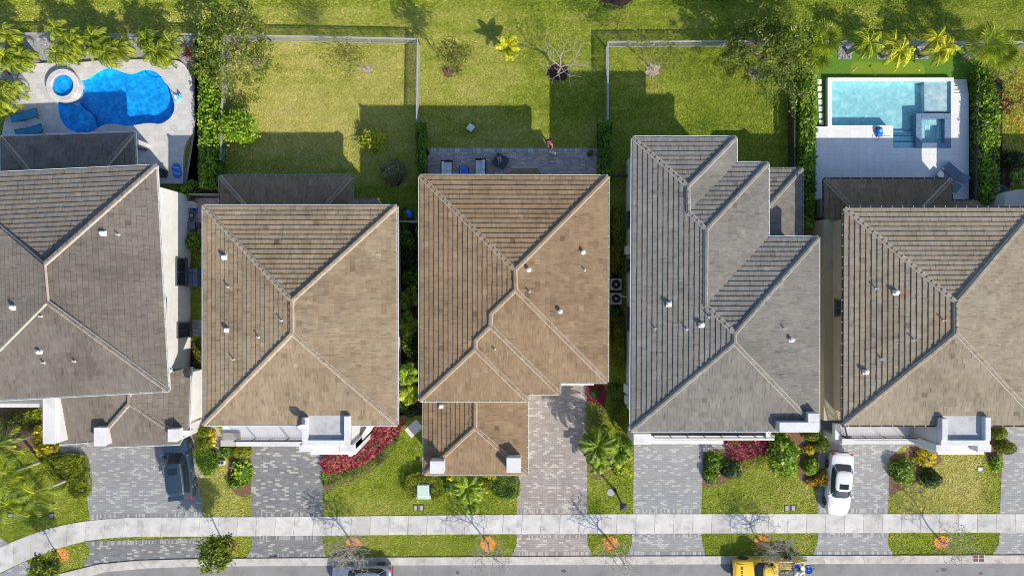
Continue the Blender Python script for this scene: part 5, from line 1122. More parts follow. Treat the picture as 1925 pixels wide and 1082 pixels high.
poly_plant('small ring of red flowers at the top of the warm grey driveway', smooth_poly([(1104, 728), (1112, 723), (1135, 728), (1138, 745), (1130, 765), (1118, 757), (1106, 750)], 3), .4, 'leaf_crimson', 'red_flower_bed', 'flower bed', .12, tone_mid=.6)
bush('small dark clipped ball within the ring of red flowers', 1120, 738, 11, .7, 'leaf_dark', clipped=True, size=.1, tone_mid=.6)
poly_plant('low green plants along the warm grey driveway edge', smooth_poly([(1105, 762), (1122, 760), (1136, 775), (1136, 830), (1124, 835), (1106, 820)], 3), .4, 'leaf_green', 'ground_cover_plant', 'plant bed', .13, tone_mid=.55)
# --- single bushes (label, px, py, r, h, mat, ry, clipped, tone)
for b in [
 ('yellow shrub clump beside the white garage wall, nearest the pavers', 84, 845, 22, .7, 'leaf_yellow', 16, 0, .45), ('yellow shrub under the balcony beside the white garage wall', 70, 815, 16, .7, 'leaf_yellow', 18, 0, .4), ('dark green shrub mass under the balcony', 30, 790, 40, .9, 'leaf_olive', 18, 0, .4),
 ('lime shrub at the far end of the bed under the balcony', 60, 780, 18, .8, 'leaf_lime', 14, 0, .25),
 ('dark clipped ball by the white porch corner and dark SUV', 380, 815, 15, .8, 'leaf_clipped', 14, 1, .35), ('clipped olive mound in front of the dark SUV bonnet', 382, 836, 17, .9, 'leaf_clipped', 15, 1, .42), ('yellow edging shrub curving round the clipped mounds by the SUV', 398, 822, 8, .4, 'leaf_yellow', 20, 0, .6),
 ('loose green shrub below the tan house balcony corner', 424, 850, 15, .8, 'leaf_green', 13, 0, .4), ('clipped golden mound below the tan house balcony', 454, 851, 18, .8, 'leaf_clipped', 12, 1, .55), ('bright leafy shrub beside the cream dashed driveway', 453, 888, 20, .8, 'leaf_bright', 27, 0, .62), ('feathery green shrub below the bright leafy shrub', 440, 908, 16, .6, 'leaf_green', 14, 0, .45),
 ('round bush under the white wall by the side gate', 354, 355, 20, 1.3, 'leaf_green', 18, 0, .5), ('round green bush beside the grey storage box', 362, 455, 20, 1.4, 'leaf_green', 20, 0, .55),
 ('dark shrub behind the transformer hedge at the white garage pillar', 818, 870, 14, .7, 'leaf_dark', 12, 0, .4), ('yellow croton below the brown roofed garage eave', 855, 897, 16, .7, 'leaf_yellow', 9, 0, .42), ('yellow croton near the white pillar of the brown roofed garage', 925, 893, 20, .7, 'leaf_yellow', 8, 0, .42), ('green shrub beside the transformer hedge', 842, 912, 16, .7, 'leaf_green', 18, 0, .5), ('lime shrub under the tall garage palm', 915, 912, 16, .6, 'leaf_lime', 14, 0, .3),
 ('lime yellow shrub mound beside the lamp post lawn', 1169, 885, 21, .7, 'leaf_lime', 17, 0, .55), ('green shrub under the feathery palms by the driveway', 1140, 850, 20, .7, 'leaf_green', 20, 0, .45), ('dark bush near the front corner gate of the grey roofed house', 1180, 835, 12, .7, 'leaf_green', 12, 0, .4),
 ('dark green shrub by the driveway below the grey stone slabs', 1342, 868, 22, .9, 'leaf_green', 20, 0, .4), ('green leafy shrub at the mulch edge of the grey driveway', 1337, 895, 17, .8, 'leaf_green', 16, 0, .55), ('dark glossy shrub spreading onto the lawn by the crimson bed', 1374, 884, 22, .9, 'leaf_dark', 20, 0, .55),
 ('largest leafy bush below the white corner parapet', 1476, 852, 30, 1.8, 'leaf_bright', 40, 0, .42), ('round green shrub below the largest bush on the lawn edge', 1480, 880, 22, 1.0, 'leaf_bright', 18, 0, .5),
 ('clipped dark ball at the corner between grey and tan houses', 1546, 836, 17, 1.0, 'leaf_clipped', 16, 1, .30), ('golden clipped shrub under the white corner parapet', 1528, 820, 16, .9, 'leaf_clipped', 10, 1, .5), ('yellow edging shrub in red brown mulch', 1524, 846, 12, .5, 'leaf_yellow', 12, 0, .45), ('bright green shrub in red brown mulch beside the white car', 1525, 876, 17, .8, 'leaf_bright', 20, 0, .55), ('orange yellow shrub touching the white car', 1549, 899, 17, .9, 'leaf_orange', 16, 0, .5), ('small orange ground shrub at the lawn tip by the white car', 1528, 906, 12, .5, 'leaf_orange', 8, 0, .5),
 ('dome shaped clipped bush beside the driveway of the white car', 1700, 886, 26, 1.0, 'leaf_green', 29, 0, .6), ('yellow shrub at the foot of the tan house entry tower', 1742, 862, 20, .8, 'leaf_yellow', 22, 0, .45), ('dark leafy sapling on the dry lawn below the yellow shrub', 1753, 901, 21, 1.0, 'leaf_dark', 18, 0, .5),
 ('conical dark clipped bush at the porch end beside the last driveway', 1880, 812, 14, 1.2, 'leaf_clipped', 16, 1, .3), ('oval dark clipped bush standing on the last driveway edge', 1896, 842, 18, 1.1, 'leaf_clipped', 13, 1, .28), ('small bright shrub in mulch at the end of the driest front lawn', 1876, 871, 11, .6, 'leaf_bright', 18, 0, .5),
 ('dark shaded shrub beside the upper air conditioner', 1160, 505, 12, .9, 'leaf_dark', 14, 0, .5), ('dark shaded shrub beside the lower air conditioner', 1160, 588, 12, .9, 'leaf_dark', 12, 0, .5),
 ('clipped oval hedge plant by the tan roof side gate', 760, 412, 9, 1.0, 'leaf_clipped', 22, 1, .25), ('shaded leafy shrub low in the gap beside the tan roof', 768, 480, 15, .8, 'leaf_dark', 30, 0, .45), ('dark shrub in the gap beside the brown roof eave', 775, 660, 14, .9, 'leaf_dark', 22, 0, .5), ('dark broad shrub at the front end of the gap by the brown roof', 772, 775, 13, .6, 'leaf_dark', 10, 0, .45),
 ('leafy green shrub filling the gap below the tan roof side gate', 764, 452, 15, 1.0, 'leaf_green', 22, 0, .45), ('leafy green shrub deep in the gap beside the brown roof eave', 770, 520, 17, 1.0, 'leaf_green', 22, 0, .42), ('feathery green shrub in the gap below the dark shaded palms', 764, 640, 14, 1.1, 'leaf_green', 22, 0, .45), ('green shrub in the gap just behind the sunlit palms', 774, 690, 14, .9, 'leaf_green', 18, 0, .48), ('green shrub at the foot of the sunlit broad leaved palm', 758, 760, 10, .6, 'leaf_bright', 12, 0, .4), ('green shrub strip under the brown roof eave near the patio hedge', 1136, 380, 8, .8, 'leaf_green', 30, 0, .4), ('green shrub beside the clipped hedge strip, upper stretch', 1146, 440, 8, .7, 'leaf_green', 40, 0, .4), ('green shrub below the air conditioners beside the brown eave', 1146, 620, 8, .7, 'leaf_green', 26, 0, .42), ('low green plants beside the red ring at the wall', 1156, 735, 12, .6, 'leaf_green', 22, 0, .45),
 ('dark bush mass beyond the hedge of the square pool', 1906, 300, 26, 1.3, 'leaf_dark', 22, 0, .5), ('small green bush at the deck corner beside the tall hedge', 362, 133, 7, .7, 'leaf_green', 9, 0, .5),
 ('potted green plant at the corner of the paver patio', 1110, 287, 6, .6, 'leaf_olive', 6, 0, .6),
]:
    lb, x, y, r, h, mt, ry, cl, tm_ = b; bush(lb, x, y, r, h, mt, ry, clipped=bool(cl), tone_mid=tm_, size=.12 if cl else (.24 if 'bright' in mt or 'yellow' in mt else .20))
# ---------------------------------------------------------------- vehicles (local +x forward, y to its left)
M['tyre'] = plain('tyre_rubber', (0.02, 0.02, 0.021), 0.85, var=0.1); M['rim'] = plain('alloy_rim', (0.45, 0.45, 0.47), 0.3, 0.7, var=0.05)
M['car_glass'] = plain('car_glass', (0.012, 0.02, 0.03), 0.04, var=0.0); M['red_lamp'] = plain('red_lamp_lens', (0.45, 0.01, 0.012), 0.2, var=0); M['lamp'] = plain('lamp_lens', (0.7, 0.72, 0.75), 0.12, var=0)
M['trim'] = plain('black_trim', (0.02, 0.02, 0.022), 0.5, var=0.05); M['chrome'] = plain('chrome', (0.7, 0.7, 0.72), 0.15, 0.9, var=0)
def paint(name, col, metal=0.0): return plain(name, col, 0.32, metal, var=0.02, coat=0.7)
M['paint_suv'] = paint('dark_blue_grey_paint', (0.04, 0.075, 0.11), 0.5); M['paint_white'] = paint('white_car_paint', (0.60, 0.61, 0.63)); M['paint_silver'] = paint('silver_blue_paint', (0.30, 0.35, 0.42), 0.6); M['paint_yellow'] = paint('yellow_paint', (0.78, 0.50, 0.02))
def lerp(st, x):
    for (a, *va), (b, *vb) in zip(st[:-1], st[1:]):
        if a <= x <= b:
            t = (x - a) / (b - a); t2 = t * t * (3 - 2 * t); return [p + (q - p) * (t * .5 + t2 * .5) for p, q in zip(va, vb)]
    return list(st[0][1:]) if x < st[0][0] else list(st[-1][1:])
def car(label, name, cat, px, py, rz, pm, body, gh, wheels, wr=.34, extras=None, sunroof=None, rails=False, ww=.23):
    # body: (x, half width, top z, bottom z); gh: (x_cowl, x_roof_front, x_roof_rear, x_deck, belt z, roof z, half belt, half roof)
    g = P(px, py, 0); t = thing(name, label, cat, (g.x, g.y, 0.03 if py < 1000 else 0.0), rz); mb = MB(); n = 30; x0, x1 = body[0][0], body[-1][0]; rows = []
    for i in range(n + 1):
        x = x0 + (x1 - x0) * (0.5 - 0.5 * math.cos(math.pi * i / n)); w, zt, zb = lerp(body, x); zm = zb + (zt - zb) * .55
        half = [(w * .90, zb), (w * .98, zb + .08), (w, zm), (w * .985, zt - .14), (w * .93, zt - .045), (w * .80, zt), (w * .45, zt + .025), (0, zt + .035)]
        rows.append([Vector((x, y, z)) for y, z in half] + [Vector((x, -y, z)) for y, z in half[:-1][::-1]])
    k = len(rows[0])
    vs = [p for r_ in rows for p in r_]; fs = []
    for i in range(n):
        for j in range(k - 1): fs.append((i * k + j, i * k + j + 1, (i + 1) * k + j + 1, (i + 1) * k + j))
        fs.append((i * k + k - 1, i * k, (i + 1) * k, (i + 1) * k + k - 1))
    fs.append(tuple(range(k))[::-1]); fs.append(tuple(n * k + j for j in range(k))); mb.raw(vs, fs)
    xc, xf, xr, xd, zb, zr, hb, hr = gh
    V3 = lambda x, y, z: Vector((x, y, z))
    bo = mb.build('body', M[pm], t, smooth=True, world=False)
    try:
        m_ = bo.modifiers.new('es', 'EDGE_SPLIT'); m_.split_angle = math.radians(32)
    except Exception: pass
    # cabin: rounded rings from the belt line up to the roof, sorted into glass and metal
    NP = 72; rings = []; lv = [0, .06, .12, .3, .5, .7, .86, .93, 1.0]
    def ring(f, r_, h, z, ex=4.2):
        cx, aa = (f + r_) / 2, (f - r_) / 2; out = []
        for k in range(NP):
            th = 2 * math.pi * (k + .5) / NP; c_, s_ = math.cos(th), math.sin(th); out.append(V3(cx + aa * math.copysign(abs(c_) ** (2 / ex), c_), h * math.copysign(abs(s_) ** (2 / ex), s_), z))
        return out
    for q in lv: rings.append(ring(xc + (xf - xc) * q ** .92, xd + (xr - xd) * q ** .92, hb + (hr - hb) * q ** 1.25, zb - .03 + (zr - .035 - zb + .03) * q))
    for sh, dz in ((.96, .022), (.85, .045), (.6, .062), (.3, .07)):
        rings.append(ring((xf + xr) / 2 + (xf - xr) / 2 * sh, (xf + xr) / 2 - (xf - xr) / 2 * sh, hr * sh, zr - .035 + dz, 4.2 - (1 - sh)))
    parts = {'metal': MB(), 'windshield': MB(), 'rear_window': MB(), 'sl': MB(), 'sl2': MB(), 'sr': MB(), 'sr2': MB()}; xm = (xc + xd) / 2 + .05
    for i in range(len(rings) - 1):
        for k in range(NP):
            q = [rings[i][k], rings[i][(k + 1) % NP], rings[i + 1][(k + 1) % NP], rings[i + 1][k]]; th = 2 * math.pi * (k + 1) / NP; c = sum(q, Vector()) / 4; key = 'metal'; c_, s_ = math.cos(th), math.sin(th); lo = 2 <= i <= 6 if i < 8 else False
            f_, r_ = max(p.x for p in rings[i]), min(p.x for p in rings[i]); h_ = max(abs(p.y) for p in rings[i])
            if 1 <= i <= 6 and abs(c.y) < h_ * .80 and c.x > (f_ + r_) / 2 + (f_ - r_) * .40: key = 'windshield'
            elif 2 <= i <= 6 and abs(c.y) < h_ * .78 and c.x < (f_ + r_) / 2 - (f_ - r_) * .40: key = 'rear_window'
            elif 2 <= i <= 6 and r_ + (f_ - r_) * .09 < c.x < r_ + (f_ - r_) * .90 and abs(c.x - xm) > .055: key = ('sl' if c.y > 0 else 'sr') + ('' if c.x > xm else '2')
            parts[key].face(q)
    parts['metal'].face(rings[-1])
    for key, p_ in parts.items():
        if key == 'metal':
            o_ = p_.build('cabin', M[pm], t, smooth=True, world=False)
        else:
            o_ = p_.build(key if len(key) > 3 else 'side_window', M['car_glass'], t, smooth=True, world=False)
        import bmesh
        bm_ = bmesh.new(); bm_.from_mesh(o_.data); bmesh.ops.remove_doubles(bm_, verts=bm_.verts, dist=1e-4); bm_.to_mesh(o_.data); bm_.free()
    for s in (1, -1):
        mm = MB(); mm.rbox(xc - .32, xc - .14, s * (hb + .06) - .1, s * (hb + .06) + .1, zb - .02, zb + .12, .03); mm.build('mirror', M[pm], t, world=False)
        for xx in wheels:
            w, zt_, _ = lerp(body, xx); y = s * (w - ww / 2 + .015); wm = MB(); Mx = Matrix.Rotation(-s * math.pi / 2, 3, 'X')
            wm.lathe((xx, y, wr), [(wr * .62, -ww / 2), (wr * .93, -ww / 2), (wr, -ww / 3), (wr, ww / 3), (wr * .93, ww / 2), (wr * .64, ww / 2)], 22, M=Mx); wo = wm.build('wheel', M['tyre'], t, smooth=False, world=False)
            rm = MB(); rm.lathe((xx, y, wr), [(wr * .64, ww / 2 - .02), (wr * .60, ww / 2 + .004), (wr * .52, ww / 2 - .03), (wr * .2, ww / 2 - .015), (.04, ww / 2 + .005)], 14, M=Mx); rm.build('rim', M['rim'], wo, world=False)
            ar = MB(); 
            for k_ in range(10):
                a0, a1 = math.pi * k_ / 10, math.pi * (k_ + 1) / 10; r0, r1 = wr * 1.02, wr * 1.16; yy = s * (w + .004)
                q = [V3(xx + r0 * math.cos(a0), yy, wr + r0 * math.sin(a0)), V3(xx + r1 * math.cos(a0), yy, wr + r1 * math.sin(a0)), V3(xx + r1 * math.cos(a1), yy, wr + r1 * math.sin(a1)), V3(xx + r0 * math.cos(a1), yy, wr + r0 * math.sin(a1))]
                ar.face(q)
            ar.build('wheel_arch', M['trim'], t, world=False)
        w, zt_, zb_ = lerp(body, x1 - .22); hl = MB(); hl.rbox(x1 - .42, x1 - .1, s * w * .72 - .16, s * w * .72 + .16, zt_ - .24, zt_ - .03, .04); hl.build('headlight', M['lamp'], t, world=False)
        w, zt_, zb_ = lerp(body, x0 + .12); tl = MB(); tl.rbox(x0 - .005, x0 + .22, s * w * .78 - .15, s * w * .78 + .13, zt_ - .26, zt_ - .02, .03); tl.build('taillight', M['red_lamp'], t, world=False)
        for xx in (xc - (xc - xd) * .42, xc - (xc - xd) * .78):
            w, zt_, _ = lerp(body, xx); h = MB(); h.rbox(xx - .1, xx + .1, s * (w + .005) - .02, s * (w + .005) + .02, zt_ - .17, zt_ - .13, .01); h.build('door_handle', M['chrome'] if pm != 'paint_yellow' else M['trim'], t, world=False)
        if rails: q = MB(); q.tube([(xf - .05, s * hr * .9, zr + .02), (xf - .2, s * hr * .92, zr + .08), (xr + .2, s * hr * .92, zr + .07), (xr + .03, s * hr * .9, zr + .0)], .022, 6); q.build('roof_rail', M['chrome'], t, world=False)
    if sunroof:
        q = MB(); q.rbox(sunroof[0], sunroof[1], -sunroof[2], sunroof[2], zr + .01, zr + .053, .012); q.build('sunroof', M['car_glass'], t, world=False)
    q = MB()                                                          # bonnet shut lines and grille
    w, zt_, zb_ = lerp(body, x1 - .05); q.rbox(x1 - .06, x1 + .012, -w * .5, w * .5, zb_ + .15, zt_ - .15, .02); q.build('grille', M['trim'], t, world=False)
    for xx, nm in ((x1, 'front_bumper'), (x0, 'rear_bumper')):
        w, zt_, zb_ = lerp(body, xx + (-.08 if xx > 0 else .08)); q = MB(); q.rbox(xx - .12 if xx > 0 else xx - .03, xx + .03 if xx > 0 else xx + .12, -w * .88, w * .88, zb_, zb_ + .2, .03); q.build(nm, M['trim'], t, world=False)
    if extras: extras(t)
    return t
def suv_extra(t):
    q = MB()
    for k in range(7): y = -.42 + k * .14; q.rbox(-1.75, -.55, y - .014, y + .014, 1.79, 1.807 - .02 * abs(y), .004)
    q.build('roof_ribs', M['paint_suv'], t, world=False)
    q = MB(); q.rbox(-2.33, -1.98, -.6, .6, 1.70, 1.745, .02); q.build('rear_spoiler', M['paint_suv'], t, world=False)
    q = MB(); q.rbox(1.0, 2.1, -.02, .02, 1.075, 1.105, .008); q.build('bonnet_crease', M['paint_suv'], t, world=False); q = MB(); q.lathe((-1.7, 0, 1.78), [(.05, 0), (.035, .06), (.005, .09)], 8); q.build('aerial', M['trim'], t, world=False)
car('dark blue grey SUV with ribbed roof and sunroof parked below the white garage pillars', 'parked_car', 'car', 345, 871, math.pi / 2 + .12, 'paint_suv', [(-2.42, .78, .95, .32), (-2.3, .90, 1.05, .28), (-1.4, .97, 1.08, .24), (0, .97, 1.07, .22), (1.0, .96, 1.05, .22), (1.7, .94, 1.02, .24), (2.25, .86, .92, .28), (2.45, .70, .80, .34)], (1.12, .42, -1.95, -2.34, 1.06, 1.76, .86, .68), (-1.45, 1.48), .38, suv_extra, (-.42, .05, .36), True)
car('white sedan with dark sunroof parked nose down towards the sidewalk', 'parked_car', 'car', 1570, 904, -math.pi / 2 - .07, 'paint_white', [(-2.35, .70, .92, .34), (-2.2, .84, 1.0, .28), (-1.3, .91, 1.0, .22), (0, .92, .95, .2), (1.0, .91, .93, .2), (1.6, .89, .90, .22), (2.15, .78, .78, .26), (2.35, .58, .68, .32)], (1.05, .35, -1.1, -1.75, .96, 1.43, .82, .62), (-1.4, 1.42), .33, None, (-.18, .22, .34))
car('silver blue hatchback parked at the kerb under a bare tree', 'parked_car', 'car', 685, 1077, math.pi + .0, 'paint_silver', [(-2.2, .74, .92, .3), (-2.05, .85, 1.0, .26), (-1.3, .90, 1.0, .22), (0, .90, .97, .2), (1.0, .89, .95, .2), (1.6, .87, .9, .22), (2.1, .76, .78, .26), (2.3, .55, .66, .32)], (1.1, .4, -1.45, -2.0, .97, 1.5, .8, .62), (-1.35, 1.4), .33, None, None)
def truck_extra(t):
    q = MB(); x0, x1, w, zf, zt = -2.68, -.62, .90, .78, 1.12            # open load bed
    q.rbox(x0, x1, w - .12, w, .4, zt, .02); q.rbox(x0, x1, -w, -w + .12, .4, zt, .02); q.rbox(x1 - .1, x1, -w + .123, w - .123, .4, zt, .02); q.rbox(x0, x0 + .1, -w + .123, w - .123, .42, zt - .02, .02); q.build('load_bed', M['paint_yellow'], t, world=False)
    q = MB(); q.box(x0 + .1, x1 - .1, -w + .12, w - .12, .7, zf); q.build('bed_floor', M['trim'], t, world=False)
    q = MB()                                                          # lettering across the bonnet, too small to read
    rr = random.Random(5); y = .48
    for k in range(13):
        if k in (5, 9): y -= .075; continue
        q.box(1.95, 2.08, y - .006, y + .006, 1.03, 1.072)
        for xx in rr.sample((1.95, 2.01, 2.065), 2): q.box(xx, xx + .016, y - .045, y + .006, 1.031, 1.0725)
        y -= .075
    q.build('bonnet_lettering', M['trim'], t, world=False)
    for s in (1, -1): q = MB(); q.rbox(1.2, 2.4, s * .62 - .02, s * .62 + .02, 1.03, 1.065, .01); q.build('bonnet_crease', M['paint_yellow'], t, world=False)
TX, TY = 1436, 1066
car('yellow pickup truck loaded with pool bottles and buckets at the kerb', 'pickup_truck', 'truck', TX, TY, math.pi, 'paint_yellow', [(-.66, .92, 1.10, .3), (-.6, .92, 1.10, .26), (0, .92, 1.10, .25), (1.1, .92, 1.07, .25), (1.8, .90, 1.04, .28), (2.4, .84, .98, .32), (2.62, .72, .86, .38)], (1.15, .62, -.35, -.52, 1.08, 1.72, .84, .70), (-1.75, 1.72), .38, truck_extra)
TL = P(TX, TY, 0)
def bedpt(x, y, z): return Vector((TL.x - x, TL.y - y, z))
M['jug_yellow'] = plain('yellow_jug_cap', (0.80, 0.62, 0.03), .5, var=.05); M['jug_white'] = plain('white_plastic', (.75, .75, .74), .45, var=.04); M['jug_grey'] = plain('grey_plastic', (.12, .12, .15), .5, var=.1); M['jug_green'] = plain('green_plastic', (.20, .28, .02), .5, var=.1)
for i in range(6):
    for j in range(3):
        p = bedpt(-.84 - i * .155, -.64 + j * .15, .78); t = thing('chemical_jug', 'one of the white jugs with yellow cap packed in rows in the pickup bed', 'jug', p, R.uniform(-.2, .2), 'yellow capped jugs in the pickup bed'); q = MB(); q.rbox(-.065, .065, -.06, .06, 0, .30, .025); q.build('bottle', M['jug_white'], t, world=False); q = MB(); q.lathe((0.01, 0, .30), [(.052, 0), (.052, .05), (.045, .06)], 10); q.build('cap', M['jug_yellow'], t, world=False)
def bucket(label, p, r, h, mat, lid=None):
    t = thing('bucket', label, 'bucket', p); q = MB(); q.lathe((0, 0, 0), [(r * .85, 0), (r, h), (r * .93, h), (r * .8, .02)], 20); q.build('pail', M[mat], t, world=False); q = MB(); q.tube([(r * math.cos(a) * 1.02, .12 + r * .3 * math.sin(a), h * .9 + .02 + .05 * math.sin(a)) for a in [math.pi * k / 10 for k in range(11)]], .01, 5); q.build('handle', M['chrome'], t, world=False)
    if lid: q = MB(); q.lathe((0, 0, h), [(r * 1.04, -.02), (r * 1.04, .015), (r * .5, .03)], 20); q.build('bucket_lid', M[lid], t, world=False)
bucket('blue bucket behind the yellow capped jugs in the pickup bed', bedpt(-2.0, -.55, .78), .22, .38, 'blue_plastic'); bucket('small grey lidded pail beside the blue bucket in the pickup', bedpt(-2.35, -.62, .78), .12, .36, 'jug_white', 'jug_grey'); bucket('white lidded pail next to the tailgate of the pickup', bedpt(-2.48, -.40, .78), .14, .38, 'jug_grey', 'jug_white')
for lb, x, y, m in (('dark grey pump case in the middle of the pickup bed', -.95, -.08, 'jug_grey'), ('green topped case between two dark cases in the pickup', -1.3, -.08, 'jug_green'), ('dark grey case with pale lid next to the white sacks', -1.65, -.08, 'jug_grey')):
    q = MB(); q.rbox(-.15, .15, -.11, .11, 0, .36, .03); q.rbox(-.08, .08, -.05, .05, .36, .40, .01); o = q.build('pump_case', M[m]); o.location = bedpt(x, y, .78); tag(o, lb, 'case')
for lb, x, y, rz in (('white sack slumped against the tailgate of the pickup', -2.45, -.02, .6), ('white sack lying by the dark cases in the pickup', -2.05, .02, 1.2), ('white sack between the other two sacks in the pickup', -2.3, .28, 0.2)):
    q = MB(); q.lathe((0, 0, 0), [(.12, 0), (.2, .06), (.21, .2), (.16, .32), (.05, .36)], 12); o = q.build('sack', M['jug_white'], None, True); o.location = bedpt(x, y, .78); o.rotation_euler = (.1, 0, rz); o.scale = (1.1, .75, 1); tag(o, lb, 'sack')
q = MB(); q.tube([bedpt(-1.9, -.80, 1.2), bedpt(-2.95, -.72, 1.1)], .025, 6); solo(q, 'pool_pole', M['jug_white'], 'white pool pole lying on the pickup bed side', 'pole')
p = bedpt(-3.1, -.12, .62); t = thing('hose_reel', 'blue coiled hose reel on a black rack behind the pickup', 'hose reel', p)
q = MB()
for k in range(5): q.tube([((.30 + .02 * (k % 2)) * math.cos(a) , (.30 + .02 * (k % 2)) * math.sin(a), .035 * k) for a in [2 * math.pi * i / 24 for i in range(25)]], .024, 6, cap=False)
q.build('coiled_hose', M['blue_plastic'], t, world=False); q = MB(); q.lathe((0, 0, -.04), [(.26, 0), (.26, .03), (.08, .03), (.08, .22), (.04, .24)], 20); q.build('reel_drum', M['blue_plastic'], t, world=False); q = MB(); q.box(.1, .55, -.06, .06, -.10, -.045); q.box(.1, .55, .2, .26, -.10, -.045); q.tube([(.05, 0, -.6), (.05, 0, -.05)], .03, 6); q.build('rack', M['black'], t, world=False)

# ---------------------------------------------------------------- furniture and small things
M['sling_blue'] = plain('blue_sling_fabric', (0.02, 0.22, 0.42), .8, var=.08, scale=6); M['sling_grey'] = plain('grey_sling_fabric', (0.11, 0.15, 0.22), .8, var=.08, scale=6); M['cushion'] = plain('white_cushion', (.62, .64, .66), .9, var=.06, scale=4)
M['slate_blue'] = plain('slate_blue_paint', (.10, .14, .2), .6, var=.1)
M['wicker'] = plain('dark_wicker', (.03, .03, .04), .8, var=.3, scale=20)
def lounger(label, px, py, rz, fab, fr, L=1.95, w=.62, z0=.3, back=.55, bl=.7, arms=True):
    g = P(px, py, z0 + .3); t = thing('sun_lounger', label, 'sun lounger', (g.x, g.y, z0), rz, 'sun loungers by the pools'); h = .34; xb = -L / 2 + bl
    q = MB(); q.rbox(xb, L / 2, -w / 2, w / 2, h - .02, h + .02, .01); q.build('seat', M[fab], t, world=False)
    q = MB(); c, s = math.cos(back), math.sin(back); a = [Vector((xb, y, h)) for y in (-w / 2, w / 2)]; b = [Vector((xb - bl * c, y, h + bl * s)) for y in (-w / 2, w / 2)]; th = Vector((-s, 0, -c)) * .03
    vs = [a[0], a[1], b[1], b[0]]; q.raw(vs + [v + th for v in vs], [(0, 1, 2, 3), (7, 6, 5, 4), (0, 4, 5, 1), (1, 5, 6, 2), (2, 6, 7, 3), (3, 7, 4, 0)]); q.build('backrest', M[fab], t, world=False)
    q = MB()
    for y in (-w / 2, w / 2): q.tube([(xb - .05, y, h), (L / 2, y, h)], .022, 6); q.tube([(xb, y, h), (xb - bl * c, y, h + bl * s)], .02, 6)
    q.tube([(L / 2, -w / 2, h), (L / 2, w / 2, h)], .02, 6); q.build('frame', M[fr], t, world=False)
    for x in (xb + .1, L / 2 - .25):
        for y in (-w / 2, w / 2): q = MB(); q.tube([(x, y, h), (x + .1, y * 1.15, 0)], .022, 6); q.build('leg', M[fr], t, world=False)
    if arms:
        for y in (-w / 2 - .05, w / 2 + .05): q = MB(); q.tube([(xb - .3, y, h), (xb - .25, y, h + .24), (xb + .3, y, h + .24), (xb + .35, y, h)], .018, 6); q.build('arm', M[fr], t, world=False)
    return t
lounger('blue sling lounger fully in view on the pale freeform pool deck', 47, 218, .30, 'sling_blue', 'black', z0=.3); lounger('blue sling lounger half hidden by the rear lanai roof', 56, 247, .30, 'sling_blue', 'black', z0=.3)
lounger('grey wave shaped lounger nearer the pool, of the pair by the lanai roof', 1796, 327, 2.42, 'sling_grey', 'sling_grey', 2.0, .72, .4, .5, .75, False); lounger('grey wave shaped lounger tucked beside the lanai roof corner', 1780, 343, 2.42, 'sling_grey', 'sling_grey', 2.0, .72, .4, .5, .75, False)
def sofa(label, px, py, w, L, back):
    g = P(px, py, .4); t = thing('sofa', label, 'sofa', (g.x, g.y, .05), 0, 'patio sofas'); q = MB(); q.rbox(-w / 2, w / 2, -L / 2, L / 2, .05, .3, .02); q.build('base', M['wicker'], t, world=False)
    for k in range(2): q = MB(); y0 = -L / 2 + .04 + k * (L - .08) / 2; q.rbox(-w / 2 + .03, w / 2 - .03, y0 + .008, y0 + (L - .08) / 2 - .008, .3, .46, .03); q.build('seat_cushion', M['cushion'], t, world=False)
    s = back
    for k in range(2): q = MB(); y0 = -L / 2 + .04 + k * (L - .08) / 2; a, b = sorted((s * (w / 2 - .24), s * (w / 2 - .02))); q.rbox(a, b, y0 + .012, y0 + (L - .08) / 2 - .012, .46, .78, .05); q.build('back_cushion', M['cushion'], t, world=False)
    q = MB(); a, b = sorted((s * (w / 2 - .02), s * (w / 2 + .05))); q.rbox(a, b, -L / 2, L / 2, .05, .72, .02); q.build('back', M['wicker'], t, world=False)
    for y in (-L / 2 - .06, L / 2 + .0): q = MB(); q.rbox(-w / 2, w / 2 + .04, y, y + .06, .05, .6, .02); q.build('arm', M['wicker'], t, world=False)
sofa('white cushioned patio sofa nearest the hedge with dark frame', 840, 322, .78, 1.5, -1); sofa('white cushioned patio sofa between blue table and dark rug table', 903, 321, .78, 1.7, 1)
M['tile_blue'] = plain('blue_glass_tile', (.03, .12, .55), .25, var=.4, scale=18); M['tile_pale'] = plain('pale_blue_tile', (.18, .30, .62), .3, var=.1)
g = P(872, 321, .4); t = thing('fire_table', 'square blue tiled fire table between the white sofas', 'table', (g.x, g.y, .05)); q = MB(); q.rbox(-.35, .35, -.35, .35, 0, .42, .02); q.build('base', M['blue_line'], t, world=False); q = MB(); q.rbox(-.28, .28, -.28, .28, .42, .45, .01); q.build('table_top', M['tile_pale'], t, world=False); q = MB(); q.rbox(-.22, .22, -.22, .22, .45, .462, .005); q.build('burner_tray', M['tile_blue'], t, world=False)
g = P(941, 303, .3); t = thing('low_table', 'dark blue square low table turned at an angle on the patio', 'table', (g.x, g.y, .05), -.55); q = MB(); q.rbox(-.52, .52, -.48, .48, .22, .30, .03); q.build('table_top', plain and M.setdefault('slate', plain('slate_blue_cover', (.035, .055, .085), .7, var=.1)), t, world=False)
for x in (-.42, .42):
    for y in (-.4, .4): q = MB(); q.rbox(x - .04, x + .04, y - .04, y + .04, 0, .22, .01); q.build('leg', M['black'], t, world=False)
q = MB(); rr = random.Random(3)
for k in range(7):
    a = rr.uniform(-.5, .5) + math.pi / 2 * (k % 3 == 0); c = Vector((g.x - .05 + rr.uniform(-.08, .08), g.y + .08 + rr.uniform(-.12, .12), .39 + .03 * k)); d = Vector((math.cos(a + 1.4), math.sin(a + 1.4), .1)) * .22; q.tube([c - d, c + d], .03, 6, rr.random())
